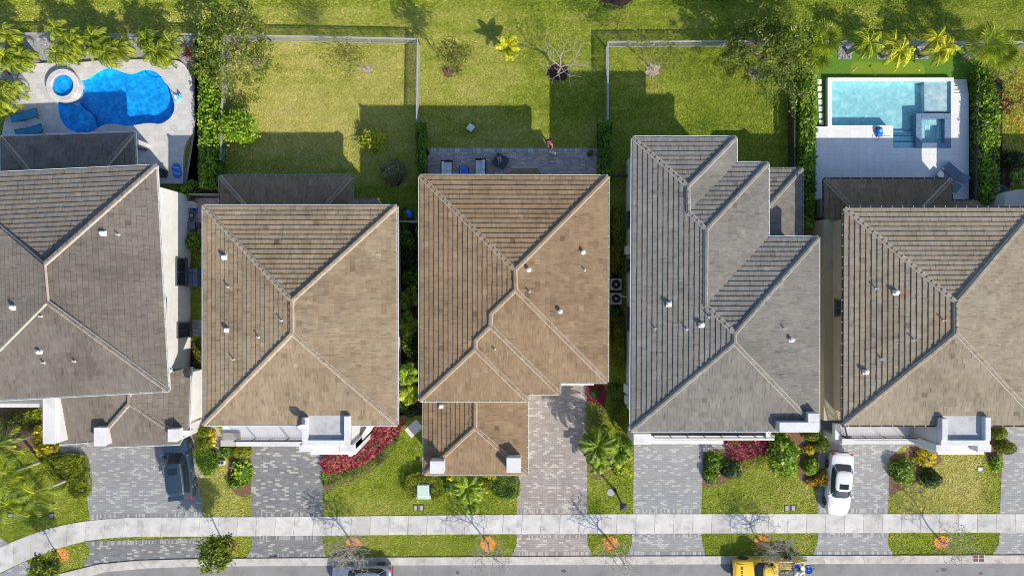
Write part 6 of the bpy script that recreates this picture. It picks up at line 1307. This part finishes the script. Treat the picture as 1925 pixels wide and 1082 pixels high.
M['log'] = toned('fire_logs', [(.25, .12, .06), (.62, .48, .36)], .9, var=.2); solo(q, 'log_stack', M['log'], 'small stack of pale logs on the dark blue low table', 'logs')
g = P(884.5, 240, .4); t = thing('ottoman', 'white topped cube stool alone on the shaded lawn', 'stool', (g.x, g.y, 0), -.60); q = MB(); q.rbox(-.24, .24, -.24, .24, 0, .38, .02); q.build('base', M['wicker'], t, world=False); q = MB(); q.rbox(-.25, .25, -.25, .25, .38, .48, .03); q.build('cushion', M['cushion'], t, world=False)
g = P(803, 288, .3); t = thing('plant_pot', 'dark round pot in the patio corner by the hedge', 'plant pot', (g.x, g.y, .05)); q = MB(); q.lathe((0, 0, 0), [(.12, 0), (.2, .3), (.21, .4), (.17, .4), (.16, .34)], 14); q.build('pot', M['black'], t, world=False); bush('small dark plant in the round patio pot', 803, 286, 4, .35, 'leaf_dark', z0=.42, size=.1, name='potted_plant', cat='plant')
# blue pool things
g = P(331, 182, .45); t = thing('pool_skimmer', 'pale blue plastic pool lift seat on the freeform pool edge', 'pool seat', (g.x, g.y, .3), .1); M['pale_blue'] = plain('pale_blue_plastic', (.16, .50, .75), .4, var=.05); q = MB(); q.rbox(.10, .42, -.22, .16, .12, .2, .03); q.rbox(.36, .44, -.2, .14, .2, .45, .02); q.build('seat', M['pale_blue'], t, world=False); q = MB(); q.rbox(-.28, .0, -.35, .35, .0, .05, .02); q.build('foot_plate', M['pale_blue'], t, world=False); q = MB(); q.tube([(-.1, .05, .05), (-.05, .05, .5), (.15, 0, .22)], .035, 6); q.lathe((-.05, -.02, .04), [(.1, 0), (.1, .2), (.04, .24)], 10); q.build('arm', M['white'], t, world=False)
for k, y in enumerate((315, 326)):
    g = P(331 + k * 2, y, .4); t = thing('pool_float', ['blue round pool float with white stripe, upper of the pair by the wall', 'blue round pool float with white stripe, lower of the pair by the wall'][k], 'pool float', (g.x, g.y, .3), -.2); q = MB(); q.lathe((0, 0, 0), [(.28, 0), (.34, .05), (.34, .11), (.28, .16), (.1, .17)], 22); q.build('cushion', M['blue_plastic'], t, world=False); q = MB(); q.rbox(-.24, .24, -.03, .03, .165, .185, .008); q.build('stripe', M['white'], t, world=False)
g = P(303, 325, .6); t = thing('barbecue_grill', 'black covered grill on the deck against the white wall', 'grill', (g.x, g.y, .3)); q = MB(); q.rbox(-.45, .35, -.32, .32, 0, .85, .1); q.build('body', M['black'], t, world=False); q = MB(); q.rbox(.35, .52, -.18, .2, .55, .66, .03); q.build('side_shelf', M['black'], t, world=False)
g = P(263, 278, .5); q = MB(); q.rbox(-.25, .45, -.14, .14, 0, .5, .03); o = q.build('storage_bench', M['slate_blue']); o.location = (g.x, g.y, 0); o.rotation_euler = (0, 0, -.15); tag(o, 'grey bench at the corner of the rear lanai roof', 'bench')
g = P(1653, 248, .5); t = thing('pool_cleaner', 'blue pool cleaning robot on the white tile deck', 'pool robot', (g.x, g.y, .4), .1); q = MB(); q.rbox(-.24, .2, -.28, .28, .06, .32, .07); q.build('body', M['blue_plastic'], t, world=False); q = MB(); q.lathe((0, .05, .30), [(.14, 0), (.12, .07), (.04, .09)], 14); q.build('filter_cap', M['pale_blue'], t, world=False)
for y in (-.3, .3): q = MB(); q.tube([(-.22, y, .07), (.2, y, .07)], .07, 8); q.build('wheel', M['black'], t, world=False)
q = MB(); q.tube([Vector((g.x - .2, g.y - .15, .45)) + Vector((-.25 * math.sin(a), -.25 + .25 * math.cos(a), 0)) for a in [2 * math.pi * k / 16 for k in range(14)]] + [(g.x + .3, g.y - .3, .43), (g.x + .9, g.y - .28, .42)], .014, 5); q.build('cable', M['white'], t)
pts = smooth_line([(1831, 206), (1833, 215), (1829, 240), (1827, 265), (1831, 290), (1834, 320), (1835, 345)], 6); q = MB(); q.tube([P(x, y, .04) for x, y in pts], .03, 6); M['hose'] = plain('pale_green_hose', (.20, .42, .40), .5, var=.05); solo(q, 'garden_hose', M['hose'], 'pale green garden hose along the square pool deck', 'hose')
g = P(1830, 206, .3); q = MB(); q.lathe((0, 0, 0), [(.12, 0), (.14, .2), (.06, .3)], 12); o = q.build('hose_tap', M['blue_plastic']); o.location = g * 1; o.location.z = 0; tag(o, 'blue tap at the end of the green hose', 'tap')
for i, (x, y, fl) in enumerate(((1607, 130, 0), (1689, 121, 0), (1646, 139, 1), (1729, 130, 1))):
    g = P(x, y, 0); t = thing('golf_flag' if fl else 'golf_club', ['white putter lying at one end of the putting green', 'white putter lying in the middle of the putting green', 'small white flag at the edge of the putting green nearest the pool', 'small white flag with yellow cup at the end of the putting green'][i], 'golf flag' if fl else 'golf club', (g.x, g.y, .02), .6); q = MB()
    if fl: q.tube([(0, 0, 0), (0, 0, .62)], .012, 5); q.build('pole', M['white'], t, world=False); q = MB(); q.face([(0, 0, .62), (.22, .03, .54), (0, 0, .46)]); q.face([(0, 0.004, .46), (.22, .034, .54), (0, 0.004, .62)]); q.build('flag', M['white'], t, world=False); q = MB(); q.lathe((-.1, -.05, 0), [(.06, 0), (.06, .012)], 10); q.build('cup', M['jug_yellow'], t, world=False)
    else: q.tube([(-.18, 0, .03), (.18, 0, .03)], .02, 6); q.build('shaft', M['white'], t, world=False); q = MB(); q.rbox(-.25, -.17, -.06, .05, 0, .06, .01); q.build('head', M['white'], t, world=False)
# utilities
g = P(795, 924, .7); t = thing('transformer_box', 'pale green utility transformer box inside the horseshoe hedge', 'utility box', (g.x, g.y, 0)); M['pale_green'] = plain('pale_green_paint', (.42, .54, .47), .5, var=.04); q = MB(); q.rbox(-.46, .46, -.36, .56, 0, .75, .05); q.build('cabinet', M['pale_green'], t, world=False); q = MB(); q.rbox(-.48, .48, -.56, .0, .05, .70, .06); q.build('hinged_front', M['pale_green'], t, world=False); q = MB(); q.box(-.62, .62, -.72, .68, -.02, .06); q.build('concrete_pad', M['concrete'], t, world=False); q = MB(); q.rbox(.50, .60, -.4, -.28, .06, .3, .01); q.build('latch', M['jug_yellow'], t, world=False)
def lid(label, px, py, w=.28, l=.42, mat='concrete', grp='meter box lids in the lawn'):
    g = P(px, py, 0); t = thing('meter_box', label, 'meter box', (g.x, g.y, 0), 0, grp); q = MB(); q.rbox(-w / 2 - .06, w / 2 + .06, -l / 2 - .06, l / 2 + .06, -.02, .035, .01); q.build('frame', M['black'], t, world=False); q = MB(); q.rbox(-w / 2, w / 2, -l / 2, l / 2, .02, .05, .01); q.build('cover', M[mat], t, world=False); EXCL.append([(px - 6, py - 8), (px + 6, py - 8), (px + 6, py + 8), (px - 6, py + 8)])
M['lid_grey'] = plain('grey_lid', (.30, .31, .34), .7, var=.1)
lid('grey meter lid below the transformer, next to its twin on the east', 781, 953.5, .26, .38, 'lid_grey'); lid('grey meter lid below the transformer, next to its twin on the west', 792, 953.5, .26, .38, 'lid_grey'); lid('grey meter lid above the sidewalk near the white car, west of its twin', 1479, 954, .26, .36, 'lid_grey'); lid('grey meter lid above the sidewalk near the white car, east of its twin', 1491, 954, .26, .36, 'lid_grey'); lid('green utility lid at the end of the driest front lawn', 1842, 881, .36, .3, 'pale_green'); g = P(1148, 924, 0); q = MB(); q.lathe((g.x, g.y, 0), [(.29, -.02), (.29, .04), (.26, .055), (.05, .06)], 24); solo(q, 'manhole_lid', M['lid_grey'], 'round grey lid on the small lamp post lawn', 'lid'); EXCL.append([(1139, 917), (1157, 917), (1157, 931), (1139, 931)]); lid('dark meter lid under the coconut palm crown', 97, 968, .3, .3, 'lid_grey'); lid('dark meter lid on the lawn by the curving sidewalk', 20, 968, .34, .24, 'lid_grey'); lid('small dark valve lid beside the garage gutter', 786, 861, .2, .14, 'black')
for k, (x, w) in enumerate(((1325, .45), (1335, .55))): q = MB(); a = P(x, 844, 0); q.rbox(a.x - w / 2 + .05, a.x + w / 2 - .05, a.y - .17, a.y + .17, 0, .12, .02); solo(q, 'stone_slab', M['concrete'], ['smaller pale stone slab on the grey driveway corner', 'wider pale stone slab on the grey driveway corner'][k], 'stone slab')
q = MB(); a, b = P(762, 815, .1), P(797, 785, .1); c = P(780, 803, 0); Mx = Matrix.Translation((c.x, c.y, 0)) @ Matrix.Rotation(.72, 4, 'Z'); q.rbox(-.72, .52, -.42, .42, -.02, .07, .015, M=Mx); solo(q, 'concrete_pad', M['concrete'], 'pale concrete pad set in the lawn between the tan and brown roofs', 'concrete pad'); EXCL.append([(762, 812), (782, 788), (798, 795), (777, 821)])
q = MB(); a = P(416, 869, .2); q.rbox(a.x - .3, a.x + .3, a.y - .18, a.y + .18, 0, .28, .05); q.build; t = thing('garden_box', 'pale stone box with dark grille on the lawn by the half round hedge', 'garden box', (0, 0, 0)); t.location = (a.x, a.y, 0); o = q.build('body', M['concrete'], t); q = MB(); q.rbox(a.x - .22, a.x - .02, a.y - .1, a.y + .1, .28, .31, .01); q.rbox(a.x + .02, a.x + .2, a.y - .1, a.y + .1, .28, .31, .01); q.build('grille', M['black'], t)
for k, y in enumerate((534, 561)):
    g = P(1158, y, .9); t = thing('air_conditioner', ['air conditioner unit on the pad beside the wall, upper of two', 'air conditioner unit on the pad beside the wall, lower of two'][k], 'air conditioner', (g.x, g.y, 0)); q = MB(); q.rbox(-.44, .44, -.44, .44, .1, .95, .06); q.build('casing', M.setdefault('ac', plain('ac_casing', (.26, .30, .31), .5, var=.06)), t, world=False); q = MB(); q.lathe((0, 0, .95), [(.36, 0), (.36, .02), (.33, .02), (.33, .0)], 22); q.lathe((0, 0, .96), [(.09, 0), (.09, .03)], 12)
    for i in range(10): a = i * math.pi / 5; q.tube([(.08 * math.cos(a), .08 * math.sin(a), .975), (.34 * math.cos(a), .34 * math.sin(a), .975)], .008, 4)
    q.build('fan_grille', M['gut_grey'], t, world=False); q = MB(); q.box(-.55, .55, -.55, .55, -.02, .1); q.build('pad', M['mulch_dark'], t, world=False)
q = MB(); a = P(1166, 555, .9); q.tube([a, a + Vector((.3, -.1, 0)), (x4w - .03, a.y - .15, 1.2), (x4w - .03, a.y - .15, 2.4)], .05, 6); solo(q, 'coolant_pipe', M['vent'], 'pale insulated pipe from the lower air conditioner to the wall', 'pipe')
g = P(363, 521, .6); t = thing('storage_box', 'grey quilted storage box beside the white wall windows', 'storage box', (g.x, g.y, 0)); q = MB(); q.rbox(-.36, .36, -.72, .72, 0, .62, .04); q.build('bin', M['sling_grey'], t, world=False); q = MB()
for i in range(2):
    for j in range(4): q.rbox(-.36 + i * .36 + .01, i * .36 - .01, -.70 + j * .35 + .01, -.36 + j * .35 - .01, .62, .68, .025)
q.build('lid', M['sling_grey'], t, world=False)
# lamp post, storm drain
g = P(1156, 921, 0); t = thing('lamp_post', 'dark street lamp post with square head on the small front lawn', 'lamp post', (g.x, g.y, 0)); hh = 4.0; q = MB(); q.lathe((0, 0, 0), [(.13, 0), (.13, .3), (.07, .4), (.05, hh)], 10); q.build('pole', M['black'], t, world=False); q = MB(); q.rbox(-.24, .24, -.24, .24, hh + .02, hh + .12, .03); q.raw([(-.24, -.24, hh + .12), (.24, -.24, hh + .12), (.24, .24, hh + .12), (-.24, .24, hh + .12), (0, 0, hh + .26)], [(0, 1, 4), (1, 2, 4), (2, 3, 4), (3, 0, 4)]); q.build('lamp_head', M['rail'], t, world=False)
g = P(1840, 1048.5, .1); t = thing('storm_drain', 'rusty brown storm drain grate set in the kerb', 'storm drain', (g.x, g.y, 0)); M['rust'] = plain('rusty_iron', (.13, .075, .065), .9, var=.3, scale=12); q = MB(); q.rbox(-.46, .46, -.28, .28, .06, .112, .01); q.build('frame', M['concrete'], t, world=False)
for i in range(2):
    for j in range(2): q = MB(); q.rbox(-.43 + i * .45, -.03 + i * .45 - .01, -.26 + j * .27, -.02 + j * .27, .06, .124, .01); q.build('grate', M['rust'], t, world=False)
# side yard things beside the white wall
def clutter(label, name, cat, px, py, shapes, mat):
    g = P(px, py, .3); q = MB()
    for s_ in shapes: q.rbox(*s_, .02)
    o = q.build(name, M[mat]); o.location = (g.x, g.y, 0); return tag(o, label, cat)
clutter('grey slatted folding chair in the cluttered side yard', 'folding_chair', 'chair', 361, 386, [(-.3, .3, -.04, .04, .4, .44), (-.3, .3, .1, .18, .4, .44), (-.3, .3, -.18, -.1, .4, .44), (-.3, -.26, -.2, .2, 0, .4), (.26, .3, -.2, .2, 0, .4), (-.3, .3, .2, .24, .4, .8)], 'gut_white')
bucket('blue bucket among the side yard clutter by the white wall', P(369, 394, .03), .16, .3, 'blue_plastic')
g = P(361, 405, .2); t = thing('fire_pit', 'round pale fire bowl in the side yard beside the white wall', 'fire bowl', (g.x, g.y, .03)); q = MB(); q.lathe((0, 0, 0), [(.18, 0), (.36, .3), (.38, .34), (.32, .34), (.14, .1)], 20); q.build('bowl', M['slate_blue'], t, world=False); q = MB(); q.lathe((0, 0, .12), [(.12, 0), (.14, .18), (.02, .2)], 12); q.build('stone', M['pale_soil'], t, world=False)
clutter('grey low deck box in the side yard below the fire bowl', 'deck_box', 'box', 361, 424, [(-.35, .3, -.3, .28, 0, .5), (-.36, .31, -.31, .29, .5, .55)], 'slate_blue')
clutter('black square side table beside the grey deck box', 'side_table', 'table', 374, 424, [(-.16, .16, -.2, .2, .42, .46), (-.15, -.11, -.18, .18, 0, .42), (.11, .15, -.18, .18, 0, .42)], 'black')
clutter('grey narrow bench against the white wall in the side yard', 'bench', 'bench', 349, 400, [(-.1, .1, -1.0, .8, .36, .42), (-.1, .1, -.9, -.8, 0, .36), (-.1, .1, .6, .7, 0, .36)], 'slate_blue')
g = P(768, 402, .5); t = thing('patio_umbrella', 'blue folded patio cover in the shade by the tan roof corner', 'cover', (g.x, g.y, 0)); q = MB(); q.lathe((0, 0, 0), [(.34, 0), (.36, .5), (.26, .62), (.06, .7)], 9); q.build('cover', M['blue_plastic'], t, world=False)
for k, (x, y, l) in enumerate(((1880, 352, .5), (1886, 374, .9))):
    g = P(x, y, .3); q = MB(); pts = [Vector((-.4, -.1, .5)), Vector((.0, .1, .55)), Vector((.35, -.2, .5)), Vector((.4, -.9, .4))] if k == 0 else [Vector((-.1, .3, .4)), Vector((.15, .0, .45)), Vector((.2, -.6, .35))]; q.tube([v + Vector((g.x, g.y, 0)) for v in pts], .06, 7); q.rbox(g.x - .25, g.x + .1, g.y - .3, g.y + .1, 0, .4, .04); solo(q, 'pool_pump', M['blue_plastic'], ['blue pool pump and pipe behind the hedge, at the grey wall corner', 'blue pool pump and pipe nearest the sand roof eave'][k], 'pool pump')
q = MB(); a, b = P(1879, 350, .6), P(1902, 311, .6)
for i in range(9): y = a.y + (b.y - a.y) * i / 8; q.box(a.x, b.x, y - .03, y + .03, .3, .36)
q.box(a.x - .04, a.x, a.y - .03, b.y + .03, 0, .42); q.box(b.x, b.x + .04, a.y - .03, b.y + .03, 0, .42); q.box(a.x, b.x, b.y + .034, b.y + .07, 0, .42); solo(q, 'slatted_platform', M['bark_dark'], 'dark slatted timber platform beyond the hedge of the square pool', 'platform')

# ---------------------------------------------------------------- person with a small white dog
def skin_body(name, nodes, edges, mat, parent, sub=2):
    me = bpy.data.meshes.new(name); ks = list(nodes); me.from_pydata([nodes[k][0] for k in ks], [(ks.index(a), ks.index(b)) for a, b in edges], []); me.materials.append(M[mat])
    o = bpy.data.objects.new(name, me); COL.objects.link(o); o.parent = parent
    sk = o.modifiers.new('skin', 'SKIN'); sk.use_smooth_shade = True; sk.branch_smoothing = .3
    lay = me.skin_vertices[0] if me.skin_vertices else None
    if lay is None:
        import bmesh
        b = bmesh.new(); b.from_mesh(me); b.verts.layers.skin.verify(); b.to_mesh(me); b.free(); lay = me.skin_vertices[0]
    for i, k in enumerate(ks):
        r = nodes[k][1]; lay.data[i].radius = r if isinstance(r, tuple) else (r, r)
    lay.data[0].use_root = True
    s = o.modifiers.new('sub', 'SUBSURF'); s.levels = sub; s.render_levels = sub
    return o
M['skin'] = plain('skin', (.36, .20, .13), .6, var=.04); M['pink'] = plain('pink_top_fabric', (.72, .10, .22), .85, var=.25, scale=9); M['shorts'] = plain('dark_shorts_fabric', (.02, .015, .03), .9, var=.1); M['hair'] = plain('dark_hair', (.025, .015, .012), .6, var=.2, scale=30); M['fur'] = plain('white_fur', (.70, .68, .64), .95, var=.12, scale=14, bumpy=.4); M['eye'] = plain('dark_eye', (.01, .01, .01), .2, var=0)
g = P(1031, 275, 0); per = thing('person', 'person in a pink top and dark shorts bending over a small white dog', 'person', (g.x, g.y, 0.0), 0.25)
# local frame: faces -y (towards the patio), bending forward
N_ = {'pelvis': ((0, .28, .80), (.15, .12)), 'waist': ((0, .16, .96), (.125, .10)), 'chest': ((0, -.02, 1.08), (.15, .11)), 'neckb': ((0, -.17, 1.14), (.06, .06)), 'neck': ((0, -.23, 1.16), (.05, .05)), 'head': ((0, -.31, 1.17), (.085, .09)), 'crown': ((0, -.40, 1.17), (.07, .075)),
      'hipL': ((.10, .26, .76), (.09, .09)), 'kneeL': ((.12, .10, .44), .06), 'ankL': ((.12, .20, .08), .038), 'toeL': ((.12, .06, .035), .035), 'hipR': ((-.10, .26, .76), (.09, .09)), 'kneeR': ((-.12, .06, .44), .06), 'ankR': ((-.12, .14, .08), .038), 'toeR': ((-.12, 0, .035), .035),
      'shL': ((.17, -.08, 1.10), .062), 'elL': ((.20, -.22, .82), .042), 'wrL': ((.10, -.42, .62), .03), 'paL': ((.085, -.47, .57), (.036, .02)), 'shR': ((-.17, -.08, 1.10), .062), 'elR': ((-.21, -.18, .82), .042), 'wrR': ((-.12, -.36, .60), .03), 'paR': ((-.105, -.41, .55), (.036, .02))}
E_ = [('pelvis', 'waist'), ('waist', 'chest'), ('chest', 'neckb'), ('neckb', 'neck'), ('neck', 'head'), ('head', 'crown'), ('pelvis', 'hipL'), ('hipL', 'kneeL'), ('kneeL', 'ankL'), ('ankL', 'toeL'), ('pelvis', 'hipR'), ('hipR', 'kneeR'), ('kneeR', 'ankR'), ('ankR', 'toeR'), ('chest', 'shL'), ('shL', 'elL'), ('elL', 'wrL'), ('wrL', 'paL'), ('chest', 'shR'), ('shR', 'elR'), ('elR', 'wrR'), ('wrR', 'paR')]
for s, nm, base in ((1, 'L', Vector((.085, -.47, .57))), (-1, 'R', Vector((-.105, -.41, .55)))):
    for i, off in enumerate((-.03, -.01, .01, .03)):
        l = (.062, .072, .07, .055)[i]; a = base + Vector((off, -.035, -.02)); b = a + Vector((off * .2, -l * .55, -l * .5)); c = b + Vector((0, -l * .1, -l * .55))
        for q, v, r in (('a', a, .0095), ('b', b, .009), ('c', c, .0075)): N_[f'f{nm}{i}{q}'] = (tuple(v), r)
        E_ += [('pa' + nm, f'f{nm}{i}a'), (f'f{nm}{i}a', f'f{nm}{i}b'), (f'f{nm}{i}b', f'f{nm}{i}c')]
    a = base + Vector((-s * .04, -.005, -.015)); b = a + Vector((-s * .02, -.035, -.03)); N_[f't{nm}a'] = (tuple(a), .011); N_[f't{nm}b'] = (tuple(b), .009); E_ += [('pa' + nm, f't{nm}a'), (f't{nm}a', f't{nm}b')]
skin_body('body', N_, E_, 'skin', per)
top = {k: N_[k] for k in ('pelvis', 'waist', 'chest', 'neckb', 'shL', 'shR')}; top = {k: (v[0], tuple(q + .022 for q in (v[1] if isinstance(v[1], tuple) else (v[1], v[1])))) for k, v in top.items()}; top['neckb'] = (top['neckb'][0], (.085, .08)); top['pelvis'] = ((0, .24, .85), (.165, .13)); top['sl'] = ((.185, -.14, .98), (.066, .066)); top['sr'] = ((-.19, -.12, .98), (.066, .066))
skin_body('pink_top', top, [('pelvis', 'waist'), ('waist', 'chest'), ('chest', 'neckb'), ('chest', 'shL'), ('chest', 'shR'), ('shL', 'sl'), ('shR', 'sr')], 'pink', per)
sh = {'pelvis': ((0, .28, .80), (.172, .145)), 'hipL': ((.10, .25, .75), (.115, .11)), 'thL': ((.11, .17, .57), (.095, .095)), 'hipR': ((-.10, .25, .75), (.115, .11)), 'thR': ((-.11, .15, .57), (.095, .095))}
skin_body('shorts', sh, [('pelvis', 'hipL'), ('hipL', 'thL'), ('pelvis', 'hipR'), ('hipR', 'thR')], 'shorts', per)
hr_ = {'a': ((0, -.27, 1.225), (.085, .06)), 'b': ((0, -.37, 1.225), (.085, .06)), 'c': ((0, -.43, 1.19), (.07, .05)), 'd': ((0.02, -.19, 1.20), (.05, .04)), 'e': ((.05, -.12, 1.22), (.035, .03))}
skin_body('hair', hr_, [('b', 'a'), ('b', 'c'), ('a', 'd'), ('d', 'e')], 'hair', per)
q = MB()
for s in (-1, 1): q.lathe((s * .033, -.36, 1.085), [(.012, 0), (.011, .012), (.004, .016)], 8)
q.build('eyes', M['eye'], per, world=False); q = MB(); q.rbox(-.014, .014, -.345, -.31, 1.055, 1.09, .006); q.build('nose', M['skin'], per, world=False); q = MB(); q.rbox(-.025, .025, -.295, -.283, 1.075, 1.088, .003); q.build('mouth', M['pink'], per, world=False)
for s in (-1, 1): q = MB(); q.rbox(s * .088 - .012, s * .088 + .012, -.345, -.29, 1.14, 1.19, .008); q.build('ear', M['skin'], per, world=False)
g = P(1039, 287.5, .2); dog = thing('dog', 'small white dog with tan face standing at the patio edge', 'dog', (g.x, g.y, .05), -.35)
D_ = {'chest': ((.02, 0, .25), (.10, .115)), 'belly': ((-.14, 0, .26), (.088, .09)), 'rump': ((-.27, 0, .26), (.09, .095)), 'neck': ((.12, 0, .33), (.06, .06)), 'head': ((.19, 0, .40), (.065, .062)), 'muz': ((.27, 0, .375), (.03, .028)), 'nose': ((.30, 0, .37), (.02, .018)), 'tail1': ((-.36, .02, .34), .022), 'tail2': ((-.40, .05, .43), .02), 'tail3': ((-.36, .08, .47), .016)}
De = [('chest', 'belly'), ('belly', 'rump'), ('chest', 'neck'), ('neck', 'head'), ('head', 'muz'), ('muz', 'nose'), ('rump', 'tail1'), ('tail1', 'tail2'), ('tail2', 'tail3')]
for s, nm in ((1, 'l'), (-1, 'r')):
    D_.update({'sh' + nm: ((.05, s * .075, .19), .042), 'wr' + nm: ((.055, s * .075, .09), .025), 'pf' + nm: ((.075, s * .075, .022), .024), 'hp' + nm: ((-.26, s * .08, .20), .055), 'kn' + nm: ((-.20, s * .085, .14), .034), 'hk' + nm: ((-.30, s * .085, .085), .02), 'pr' + nm: ((-.27, s * .085, .02), .024), 'ea' + nm: ((.155, s * .058, .46), .022), 'eb' + nm: ((.15, s * .085, .43), .014)})
    De += [('chest', 'sh' + nm), ('sh' + nm, 'wr' + nm), ('wr' + nm, 'pf' + nm), ('rump', 'hp' + nm), ('hp' + nm, 'kn' + nm), ('kn' + nm, 'hk' + nm), ('hk' + nm, 'pr' + nm), ('head', 'ea' + nm), ('ea' + nm, 'eb' + nm)]
skin_body('body', D_, De, 'fur', dog); q = MB(); q.lathe((.315, 0, .37), [(.012, 0), (.008, .01)], 8); q.build('snout', M['eye'], dog, world=False)

c = []
for _ in range(420):
    x = R.uniform(-10, 1935); y = R.choice((R.gauss(1059, 4), R.uniform(968, 1002), R.uniform(1045, 1080))); c.append((*P(x, y).xy, .012 if y > 1061 else (.11 if y > 1041 else .062)))
for x0, x1, y0, y1, k in ((170, 370, 850, 960, 60), (475, 600, 850, 960, 40), (975, 1100, 720, 960, 70), (1195, 1315, 840, 960, 40), (1545, 1665, 840, 960, 40), (60, 350, 125, 240, 40)):
    c += [(*P(R.uniform(x0, x1), R.uniform(y0, y1)).xy, .04 if y0 > 300 else .31) for _ in range(k)]
M['litter'] = toned('dry_leaves', [(.10, .06, .03), (.30, .20, .08), (.45, .40, .12)], .8)
tag(quads_obj('leaf_litter', rand_quads(np.array(c), .085, 1.2, .5), RNG.random(len(c)), M['litter']), 'small dry leaves scattered over paving and street', 'leaf litter', kind='stuff')
# ---------------------------------------------------------------- grass blades over every lawn
def grass():
    n = 1150000; px = RNG.uniform(-40, 1965, n); py = RNG.uniform(-30, 1112, n); keep = np.ones(n, bool)
    for poly in EXCL:
        xs = [q[0] for q in poly]; ys = [q[1] for q in poly]; k = np.where((px > min(xs)) & (px < max(xs)) & (py > min(ys)) & (py < max(ys)) & keep)[0]
        if len(k): keep[k[in_poly(px[k], py[k], poly)]] = False
    px, py = px[keep], py[keep]; n = len(px); x = (px - CX) / S; y = (CY - py) / S; d = dryness(px, py)
    cl = vnoise(px + 400, py + 400, 5.5, 12); z = 0.012 + .035 * RNG.random(n)
    V = rand_quads(np.stack([x, y, z], 1), 0.115, 0.55, 0.42)
    V[:, :, 2] = np.maximum(V[:, :, 2], .004)
    tone = np.clip(d + RNG.normal(0, .11, n) + (cl - .5) * .26, 0, 1)
    o = quads_obj('lawn_grass', V, tone, M['grass']); tag(o, 'short green and straw coloured grass of the lawns', 'grass', kind='stuff')
grass()
